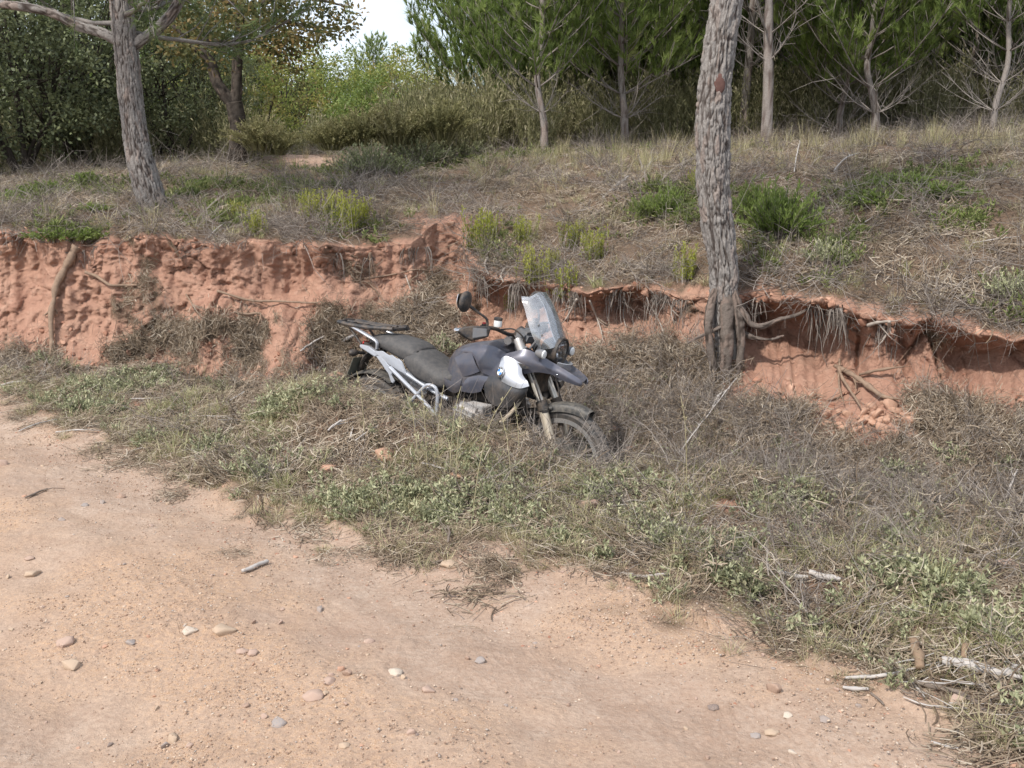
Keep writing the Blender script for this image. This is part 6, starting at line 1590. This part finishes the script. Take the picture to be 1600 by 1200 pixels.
for k, (pts, r, off, lab) in enumerate([
        ([(124, 386), (108, 415), (92, 450), (85, 490), (84, 530), (82, 556)], (.034, .036, .034, .03, .03, .024), .05, 'thick bare root bowing down the red face at far left'),
        ([(137, 426), (155, 432), (176, 446), (200, 446), (219, 446)], (.012, .015, .018, .016, .012), .05, 'short horizontal root just right of the thick bowed one'),
        ([(342, 455), (365, 462), (395, 470), (440, 471), (480, 473), (520, 474)], (.012, .012, .012, .011, .010, .006), .05, 'long level root running above the earth cone'),
        ([(368, 488), (390, 491), (410, 491), (404, 510)], (.013, .013, .012, .008), .06, 'short forked root under the long level one'),
        ([(292, 460), (306, 482), (318, 500), (330, 504)], (.008, .008, .007, .004), .02, 'thin root slanting down left of the long level one'),
        ([(570, 436), (610, 430), (650, 422), (680, 424), (705, 414)], (.008, .009, .008, .007, .004), .04, 'thin root crossing the face right of the overhanging crust'),
        ([(556, 434), (580, 446), (598, 468), (610, 490)], (.007, .008, .007, .004), .02, 'thin root curving down above the luggage rack'),
        ([(634, 430), (642, 452), (648, 474), (650, 486)], (.008, .007, .006, .003), .02, 'pale rootlet hanging left of the notch'),
        ([(655, 440), (664, 452), (672, 472)], (.006, .005, .003), .02, 'second pale rootlet hanging left of the notch'),
        ([(580, 396), (581, 412), (582, 430)], (.012, .010, .006), .08, 'root stub under the overhanging crust'),
        ([(762, 402), (758, 414), (764, 430)], (.009, .010, .007), .08, 'crooked grey root at the right rim of the notch'),
        ([(788, 420), (783, 432), (787, 442)], (.010, .010, .008), .08, 'broken stub root right of the crooked grey one'),
        ([(770, 436), (766, 452), (764, 462)], (.008, .007, .005), .08, 'short root dangling in the dark hollow'),
        ([(1297, 570), (1320, 582), (1345, 600), (1372, 618), (1398, 622)], (.014, .020, .024, .022, .016), .12, 'stout orange root bending down on the right face'),
        ([(1300, 572), (1308, 592), (1322, 614), (1334, 634)], (.014, .013, .012, .008), .14, 'straight root slanting right under the stout orange one'),
        ([(1336, 584), (1360, 578), (1385, 574), (1406, 571)], (.012, .012, .011, .006), .10, 'level root right of the stout orange one'),
        ([(1304, 560), (1302, 585), (1304, 606), (1310, 630)], (.009, .009, .008, .004), .12, 'thin upright root at the left of the root knot'),
        ([(1345, 508), (1362, 504), (1378, 502)], (.014, .015, .012), .14, 'pale broken root sticking out under the right overhang'),
        ([(1376, 502), (1374, 518), (1364, 536)], (.012, .011, .007), .16, 'pale root hanging down from the broken one'),
        ([(1506, 522), (1508, 538), (1498, 552)], (.008, .007, .005), .14, 'pale rootlet hanging at far right'),
        ([(1318, 494), (1326, 508), (1334, 518)], (.007, .006, .004), .14, 'small rootlet left of the pale broken root'),
        ([(920, 470), (932, 500), (940, 530), (936, 545)], (.009, .008, .006, .003), .10, 'rootlet right of the headlight, reaching low'),
        ([(900, 468), (890, 486), (882, 500)], (.010, .009, .006), .10, 'rootlet leaning over the windscreen edge'),
        ([(975, 468), (972, 490), (976, 512)], (.008, .007, .004), .10, 'straight rootlet midway between bike and big pine'),
        ([(1008, 470), (1022, 492), (1034, 520), (1040, 545)], (.008, .007, .006, .003), .10, 'long rootlet trailing toward the big pine'),
        ([(1050, 468), (1046, 488), (1050, 506)], (.008, .006, .004), .10, 'rootlet nearest the big pine on its left'),
        ([(618, 500), (632, 522), (655, 540)], (.005, .005, .003), .03, 'hair-thin root low behind the seat')]):
    root(pts, r, lab, off, M_ROOTD if 'pale' in lab or 'grey' in lab or 'rootlet' in lab else None, seed=k)

# ------------------------------------------------------------------ fallen sticks and dead wood
M_STICK = mat_plain('weathered_stick', (.42, .385, .355), .85, 0, .2, .35, 26, .3)
M_STICKD = mat_plain('dark_stick', (.17, .135, .11), .9, 0, .2, .4, 26, .3)
M_STICKB = mat_plain('brown_stub', (.24, .165, .11), .9, 0, .2, .4, 26, .4)
def stick(pts, r, label, mat=None, lift=.012, side=0, name='stick', cat='stick', group=None, seed=0):
    P = resample(np.array([hit(a, b_)[0] + np.array([0, 0, lift + np.mean(r) * .6]) for a, b_ in pts]), 30)
    P = P + np.mean(r) * .9 * np.stack([perlin(P * 14 + seed), perlin(P * 14 + 40 + seed), .5 * perlin(P * 14 + 70 + seed)], -1)
    rr = np.interp(np.linspace(0, 1, 30), np.linspace(0, 1, len(r)), r) * (1 + .3 * perlin(P * 30 + seed)); b = MB().add(*tube_vf(P, rr, 7, True, .85))
    for k in range(side):
        i = int(gD.integers(8, 26)); d = P[i+1] - P[i]; d = d / np.linalg.norm(d) + gD.normal(0, .6, 3); d[2] = abs(d[2]) * .4; l = gD.uniform(.06, .16)
        b.add(*tube_vf(np.stack([P[i], P[i] + d * l * .5, P[i] + d * l + gD.normal(0, .012, 3)]), [rr[i] * .6, rr[i] * .45, .0015], 5))
    return tag(link(name, b.mesh(name, mat or M_STICK)), label, cat, group)
GV = 'sticks lying on the verge and road edge'
for k, (pts, r, lab, mt, lift, sd) in enumerate([
        ([(0, 607), (20, 601), (45, 600), (62, 596)], (.012, .014, .013, .007), 'pale bent stick at the left border of the road', None, .01, 0),
        ([(1474, 1046), (1500, 1049), (1530, 1055), (1562, 1066), (1590, 1060)], (.016, .022, .021, .018, .008), 'thick pale driftwood-like branch at the lower right border', None, .02, 2),
        ([(1424, 1016), (1434, 1040), (1440, 1062)], (.016, .019, .017), 'brown upright stub among the sticks at lower right', M_STICKB, .03, 1),
        ([(1506, 1022), (1502, 1042)], (.012, .011), 'short brown stub left of the thick pale branch', M_STICKB, .03, 0),
        ([(1318, 1064), (1350, 1062), (1385, 1060), (1416, 1058)], (.005, .007, .007, .006), 'straight pale stick pointing left out of the lower right heap', None, .008, 1),
        ([(1415, 1068), (1450, 1078), (1490, 1088), (1530, 1106)], (.009, .010, .010, .008), 'dark stick slanting down right in the lower right heap', M_STICKD, .012, 2),
        ([(1512, 1098), (1545, 1122), (1575, 1145), (1600, 1165)], (.008, .010, .011, .010), 'long dark stick running to the lower right corner', M_STICKD, .008, 1),
        ([(1316, 1078), (1335, 1081), (1356, 1080)], (.007, .009, .005), 'short grey splinter below the straight pale stick', None, .006, 0),
        ([(1360, 1086), (1372, 1096), (1380, 1104)], (.004, .005, .003), 'small dark twig below the lower right heap', M_STICKD, .005, 0),
        ([(1455, 1162), (1475, 1168), (1496, 1172)], (.004, .005, .004), 'thin stick on bare sand near the lower right corner', None, .004, 0),
        ([(1518, 1160), (1536, 1168), (1556, 1174)], (.004, .005, .003), 'thin dark stick by the lower right corner stone', M_STICKD, .004, 0),
        ([(1262, 904), (1285, 910), (1312, 917)], (.013, .016, .009), 'grey rotten log piece in the grass above the lower right heap', None, .02, 0),
        ([(1215, 902), (1240, 908), (1262, 910)], (.008, .010, .006), 'pale stick left of the grey rotten log piece', None, .02, 0),
        ([(972, 900), (995, 905), (1020, 906), (1046, 903)], (.005, .008, .008, .006), 'white curved stick at the road edge below the green weeds', None, .012, 0),
        ([(380, 896), (396, 890), (418, 881)], (.008, .012, .010), 'flat grey splinter lying on bare road left of centre', None, .006, 0),
        ([(700, 864), (702, 850), (699, 838)], (.006, .006, .003), 'upright dead twig at the road edge, centre', M_STICKD, .05, 2),
        ([(662, 886), (680, 882), (696, 878)], (.004, .006, .005), 'dark twig touching the pale flat stone', M_STICKD, .006, 0),
        ([(200, 712), (210, 706), (222, 702)], (.005, .008, .005), 'short white stick on gravel at left', None, .008, 0),
        ([(40, 780), (58, 772), (74, 766)], (.005, .007, .005), 'grey-green twig alone on the road at far left', M_STICKD, .005, 1),
        ([(30, 676), (60, 664), (90, 658)], (.005, .006, .004), 'grey stick below the left weed patch', None, .008, 1),
        ([(88, 678), (120, 674), (158, 675)], (.005, .006, .004), 'pale stick right of the grey one below the left weed patch', None, .008, 0),
        ([(300, 658), (335, 658), (370, 664), (398, 666)], (.004, .006, .007, .006), 'long white stick in the verge grass at left', None, .03, 1),
        ([(205, 630), (225, 630), (250, 629)], (.005, .006, .004), 'pale stick across the left weed patch', None, .03, 0),
        ([(355, 636), (378, 622), (384, 618)], (.004, .006, .004), 'slanting stick at the right end of the left weed patch', None, .03, 0),
        ([(514, 684), (522, 676), (534, 668)], (.006, .009, .006), 'bleached splintered stick in the grass left of the cylinder', None, .04, 2),
        ([(548, 694), (549, 684), (551, 676)], (.006, .006, .004), 'short bleached stub right of the splintered stick', None, .03, 0),
        ([(556, 702), (576, 688), (592, 678)], (.004, .004, .003), 'thin bleached twig in the grass below the bracket tubes', None, .05, 0),
        ([(640, 733), (665, 734), (695, 742)], (.004, .006, .004), 'grey stick beside the orange rock in the weeds', None, .03, 1),
        ([(1030, 770), (1050, 780), (1066, 792)], (.005, .006, .004), 'grey twig right of the centre weeds', None, .03, 1),
        ([(936, 812), (960, 800), (985, 798)], (.004, .006, .004), 'pale twig beside the triangular orange stone', None, .03, 0),
        ([(1400, 905), (1420, 890), (1433, 880)], (.005, .006, .004), 'pale stick leaning in the grass at right', None, .04, 0),
        ([(1110, 656), (1122, 632), (1140, 620)], (.006, .008, .004), 'bleached twig on the litter mound below the big pine', None, .06, 1),
        ([(1060, 730), (1090, 690), (1150, 612)], (.004, .005, .003), 'long thin dry stalk leaning over the litter mound', None, .10, 2),
        ([(1530, 780), (1548, 764), (1566, 750)], (.008, .010, .006), 'grey stick slanting at the right border', None, .04, 1),
        ([(1570, 795), (1580, 770), (1588, 750)], (.006, .008, .005), 'second grey stick at the right border', None, .06, 1),
        ([(941, 314), (960, 296), (981, 281)], (.014, .018, .012), 'pale bent branch lying on the slope above the windscreen', None, .02, 0),
        ([(958, 272), (972, 276), (985, 279)], (.004, .006, .004), 'thin twig above the pale bent branch', None, .02, 0),
        ([(1302, 276), (1320, 256), (1345, 246)], (.008, .009, .005), 'bleached dead branch rising from the leafy creeping shrub', None, .05, 2),
        ([(1240, 285), (1244, 258), (1250, 230)], (.006, .008, .005), 'bleached dead stem standing behind the bright green bush', None, .10, 2),
        ([(1308, 376), (1335, 362), (1368, 340)], (.004, .006, .005), 'pale twig on the right slope below the creeping shrubs', None, .02, 1),
        ([(1260, 335), (1280, 336), (1302, 334)], (.005, .006, .004), 'short pale twig right of the bright green bush', None, .02, 0),
        ([(1520, 384), (1560, 378), (1594, 374)], (.004, .006, .004), 'long pale twig low on the right slope', None, .02, 1),
        ([(325, 376), (338, 362), (354, 350)], (.006, .008, .004), 'pale twig hanging over the lip near the lone low heather', None, .02, 0),
        ([(1165, 340), (1158, 352), (1150, 362)], (.004, .005, .003), 'twig at the right side of the big trunk', None, .02, 0),
        ([(470, 560), (490, 546), (520, 530)], (.008, .009, .006), 'grey stick in the debris right of the earth cone', None, .06, 1),
        ([(480, 572), (510, 570), (540, 578)], (.008, .009, .006), 'dark stick crossing the debris below the luggage rack', M_STICKD, .06, 1),
        ([(533, 552), (545, 544), (556, 539)], (.014, .018, .012), 'pale broken wood beside the tail light', None, .08, 0)]):
    stick(pts, r, lab, mt, lift, sd, group=GV if pts[0][1] > 560 else 'sticks lying on the slope', seed=k * 3.7)

for k in range(22):
    px, py = gD.uniform(1400, 1600), gD.uniform(1030, 1110); a = gD.normal(.25, .5); l = gD.uniform(12, 40)
    stick([(px - l * math.cos(a), py - l * .5 * math.sin(a)), (px, py + gD.normal(0, 2)), (px + l * math.cos(a), py + l * .5 * math.sin(a))], (.002, .0035, .0015), 'thin grey twig in the dead-wood heap at the lower right', M_STICK if k % 3 else M_STICKD, gD.uniform(.004, .04), 1, 'twig', 'twig', 'thin twigs in the dead-wood heap at the lower right', 60 + k)

# dry stalks with seed heads standing between the camera and the motorcycle
def stalk(px, py, h, label, seed, lean=.1):
    g = np.random.default_rng(seed); p = hit(px, py)[0]; P = p + np.array([[0, 0, -.02], [lean * .2 * h, 0, h * .4], [lean * .5 * h, 0, h * .75], [lean * h, .02, h]]); P = resample(P, 10)
    b = MB().add(*tube_vf(P, np.linspace(.0026, .0012, 10), 4), .6)
    m = 30; u = .72 + .28 * g.random(m); i = np.clip((u * 9).astype(int), 0, 8); V, F, t_ = leaf_vf(P[i] + g.normal(0, .004, (m, 3)), g.normal(0, .5, (m, 3)) + np.array([0, 0, 1.0]), .014, .004, g); b.add(V, F, .5 + .4 * t_)
    for q in range(3):
        d = np.array([g.normal(0, .6), g.normal(0, .6), .6]); V, F = tube_vf(np.stack([P[2 + q], P[2 + q] + d * .05, P[2 + q] + d * .09 - np.array([0, 0, .02])]), [.002, .0016, .0006], 3); b.add(V, F, .5)
    tag(link('dry_stalk', b.mesh('dry_stalk', M_DRY)), label, 'grass stalk', 'dry grass stalks standing in front of the motorcycle')
for k, (px, py, h, lab) in enumerate([(738, 800, .62, 'tall dry seed-headed stalk in front of the radiator shroud'), (712, 760, .46, 'dry stalk in front of the cylinder head'), (800, 770, .42, 'dry stalk before the right fork leg'), (812, 720, .32, 'short dry stalk beside the fork'), (655, 735, .42, 'dry stalk in front of the bracket tubes'),
                                    (668, 740, .46, 'dry stalk a hand right of the bracket tubes'), (684, 742, .48, 'dry stalk before the seat dip'), (702, 752, .50, 'dry stalk before the fuel tank'), (571, 690, .40, 'dry stalk in front of the number plate'), (1073, 775, .50, 'lone tall dry stalk right of the front wheel')]):
    stalk(px, py, h, lab, 400 + k, gD.normal(0, .12))

# ------------------------------------------------------------------ stones
def smat(name, c): return mat_plain(name, c, .9, 0, .2, .22, 22, .35, 0, .8, (.42, .305, .225))
SM = {'tan': smat('tan_stone', (.43, .325, .235)), 'pink': smat('pink_stone', (.40, .285, .23)), 'grey': smat('grey_stone', (.29, .25, .23)), 'blue': smat('blue_grey_stone', (.28, .255, .245)), 'orange': smat('orange_stone', (.44, .25, .17)), 'white': smat('white_stone', (.52, .45, .37)), 'dark': smat('dark_stone', (.16, .13, .12)), 'brown': smat('brown_stone', (.31, .21, .16))}
SMESH = {}
def stone_mesh(kind, col):
    if (kind, col) not in SMESH:
        V, F = (stone_vf(np.random.default_rng(500 + kind * 7), 3, (.6, .8, .5)[kind % 3], .26, 1.0, .9) if kind in (0, 3) and col != 'orange' else hull_vf(np.random.default_rng(500 + kind * 7), 14, 1.0, (.6, .8, .5)[kind % 3])); V = V / np.abs(V[:, :2]).max(); SMESH[(kind, col)] = MB().add(V, F).mesh('stone_%d_%s' % (kind, col), SM[col])
    return SMESH[(kind, col)]
def put_stone(px, py, wpx, kind, col, label, group, sink=.32, rz=None, name='stone'):
    p, n = hit(px, py); r = wpx * .5 / 1600 * np.linalg.norm(p - np.array([0, 0, CAM_H])); me = stone_mesh(kind, col)
    o = link(name, me); zm = (.6, .8, .5)[kind % 3]; o.location = p + np.array([0, 0, r * zm * (.55 - 1.2 * sink)]); o.scale = (r, r, r); o.rotation_euler = (gD.normal(0, .12), gD.normal(0, .12), gD.random() * 6.28 if rz is None else rz)
    return tag(o, label, 'stone', group)
for px, py, w_, kd, col, lab in [
        (702, 884, 34, 0, 'tan', 'pale flat stone at the road edge, centre, touched by a dark twig'), (500, 954, 16, 1, 'grey', 'upright dark grey stone alone on the road'), (491, 1089, 36, 0, 'pink', 'largest rounded pinkish stone of the road cluster'), (509, 1083, 16, 3, 'tan', 'small tan stone touching the largest rounded one'),
        (515, 1065, 24, 0, 'pink', 'grey-pink flat stone above the largest rounded one'), (534, 1047, 16, 1, 'orange', 'small orange stone at the top of the road cluster'), (543, 1056, 17, 4, 'brown', 'small brown stone at the top right of the road cluster'), (566, 1056, 10, 1, 'tan', 'little round stone right of the road cluster'),
        (618, 1052, 26, 0, 'white', 'pale banded stone on the road right of the cluster'), (670, 1081, 24, 2, 'pink', 'half-buried pink stone with a curved edge, lower centre'), (577, 1003, 20, 0, 'pink', 'violet-pink stone in the middle of the road'), (748, 1033, 20, 2, 'blue', 'flat blue-grey stone right of the road centre'),
        (437, 1130, 28, 2, 'blue', 'bluish wedge stone near the lower edge'), (538, 1166, 20, 0, 'tan', 'rounded tan stone near the lower edge'), (642, 1146, 16, 1, 'pink', 'pink stone beside a dark pebble near the lower edge'), (652, 1148, 10, 3, 'dark', 'dark pebble beside the pink stone near the lower edge'), (112, 1044, 36, 5, 'tan', 'tilted sandy slab stone at lower left with a dark underside'),
        (102, 1004, 30, 2, 'pink', 'flat pale stone above the tilted slab at lower left'), (204, 1006, 18, 2, 'blue', 'thin blue-grey stone right of the flat pale one'), (352, 989, 40, 2, 'tan', 'long flat tan stone left of the road centre'), (298, 989, 26, 2, 'white', 'whitish flat stone left of the long tan one'), (378, 1019, 20, 0, 'pink', 'pale pair stone, left half, below the long tan one'), (394, 1021, 22, 0, 'pink', 'pale pair stone, right half, below the long tan one'),
        (270, 1156, 22, 1, 'tan', 'round sandy stone at the lower edge, left'), (172, 1165, 10, 1, 'dark', 'dark pebble near the lower left edge'), (54, 898, 26, 2, 'tan', 'flat buried stone at the left border'), (190, 777, 19, 3, 'brown', 'brown oval stone left of centre above the bare track'), (131, 790, 13, 2, 'blue', 'small grey stone left of the brown oval one'), (160, 786, 12, 1, 'grey', 'small dark stone between the grey and the brown oval one'), (4, 726, 18, 1, 'pink', 'pinkish stone cut by the left border'),
        (104, 640, 10, 1, 'grey', 'grey stone at the lower rim of the left weed patch'), (430, 742, 22, 4, 'white', 'white stone in the grass left of centre'), (600, 717, 56, 2, 'orange', 'long orange slab in the grass below the bike'), (520, 735, 40, 2, 'orange', 'orange slab in the grass left of the long slab'), (712, 748, 44, 2, 'orange', 'orange rock among the weeds below the bike'), (765, 741, 30, 0, 'pink', 'pinkish rock right of the orange rock in the weeds'), (770, 790, 16, 1, 'orange', 'small orange stone in the weeds'),
        (921, 798, 34, 4, 'brown', 'triangular orange-brown stone right of the centre weeds'), (1010, 808, 30, 2, 'orange', 'flat orange stone right of the triangular one'), (1274, 832, 46, 0, 'pink', 'large pink stone in the litter at right'), (1265, 860, 20, 1, 'orange', 'orange stone just below the large pink one'), (1182, 836, 12, 1, 'white', 'small white stone left of the large pink one'), (1575, 888, 36, 1, 'pink', 'grey-pink stone at the right border'), (1600, 895, 34, 1, 'pink', 'second grey-pink stone cut by the right border'),
        (1494, 1100, 30, 1, 'pink', 'pink stone beside the dark sticks at lower right'), (1560, 1148, 26, 3, 'tan', 'tan stone near the lower right corner'), (1598, 1158, 34, 4, 'grey', 'grey stone cut by the lower right corner'), (1208, 1081, 24, 4, 'brown', 'angular brown stone on the sand left of the lower right heap'), (1205, 1146, 24, 0, 'tan', 'tan stone on sand right of the lower middle'), (1180, 1150, 18, 2, 'blue', 'grey stone left of the tan one on sand'), (1228, 1119, 18, 2, 'white', 'pale stone on the sand below the angular brown one'),
        (1285, 1126, 20, 2, 'grey', 'grey stone half sunk in sand right of the pale one'), (1114, 1106, 20, 2, 'dark', 'dark flat shard on the sand, right'), (1238, 1177, 16, 2, 'white', 'whitish shard at the lower edge, right'), (1105, 1185, 12, 1, 'brown', 'brown pebble at the lower edge, right'), (1475, 1120, 14, 1, 'tan', 'small tan stone left of the tan corner stone'), (1184, 398, 22, 0, 'white', 'pale stone on the slope right of the big trunk'), (303, 350, 12, 1, 'white', 'small white stone on the slope right of the leaning pine'),
        (702, 350, 16, 2, 'orange', 'orange block at the top of the notch'), (632, 548, 40, 4, 'orange', 'red earth block behind the seat'), (1508, 662, 22, 0, 'orange', 'orange stone on the talus at the right'), (1585, 660, 22, 2, 'orange', 'orange stone at the right border talus'), (520, 594, 52, 2, 'orange', 'large pale earth block left of the number plate'), (1210, 652, 20, 0, 'orange', 'orange stone below the foot of the big pine'), (1390, 205, 22, 0, 'grey', 'pale rock on the crest behind the fork-trunked pine'),
        (968, 672, 28, 2, 'orange', 'red earth block just right of the front tyre'), (985, 702, 24, 2, 'orange', 'second red earth block right of the front tyre')]:
    put_stone(px, py, w_, kd, col, lab, 'stones told apart one by one')
# clods slumped at the foot of the right face
for k in range(46):
    put_stone(gD.normal(1370, 34), gD.normal(654, 11), gD.uniform(9, 26), int(gD.integers(0, 6)), 'orange', 'red earth clod in the slumped heap under the root knot on the right face', 'clods slumped under the right face', .3, None, 'earth_clod')
# loose pebbles of the road, too alike to tell apart
cols = ['tan', 'tan', 'pink', 'orange', 'brown', 'pink', 'tan', 'grey']
n_p = 0
while n_p < 150:
    px, py = gD.uniform(0, 1600), 640 + 560 * gD.random() ** .8; p = hit(px, py)[0]
    e_ = p[1] - y_edge(p[0])
    if e_ > .25 or (e_ < -.5 and gD.random() < .35): continue
    put_stone(px, py, gD.uniform(5, 10) if gD.random() < .85 else gD.uniform(10, 15), int(gD.integers(0, 6)), cols[gD.integers(0, 8)], 'small loose pebble lying on the sandy road', 'small pebbles on the sandy road', .3, None, 'pebble'); n_p += 1
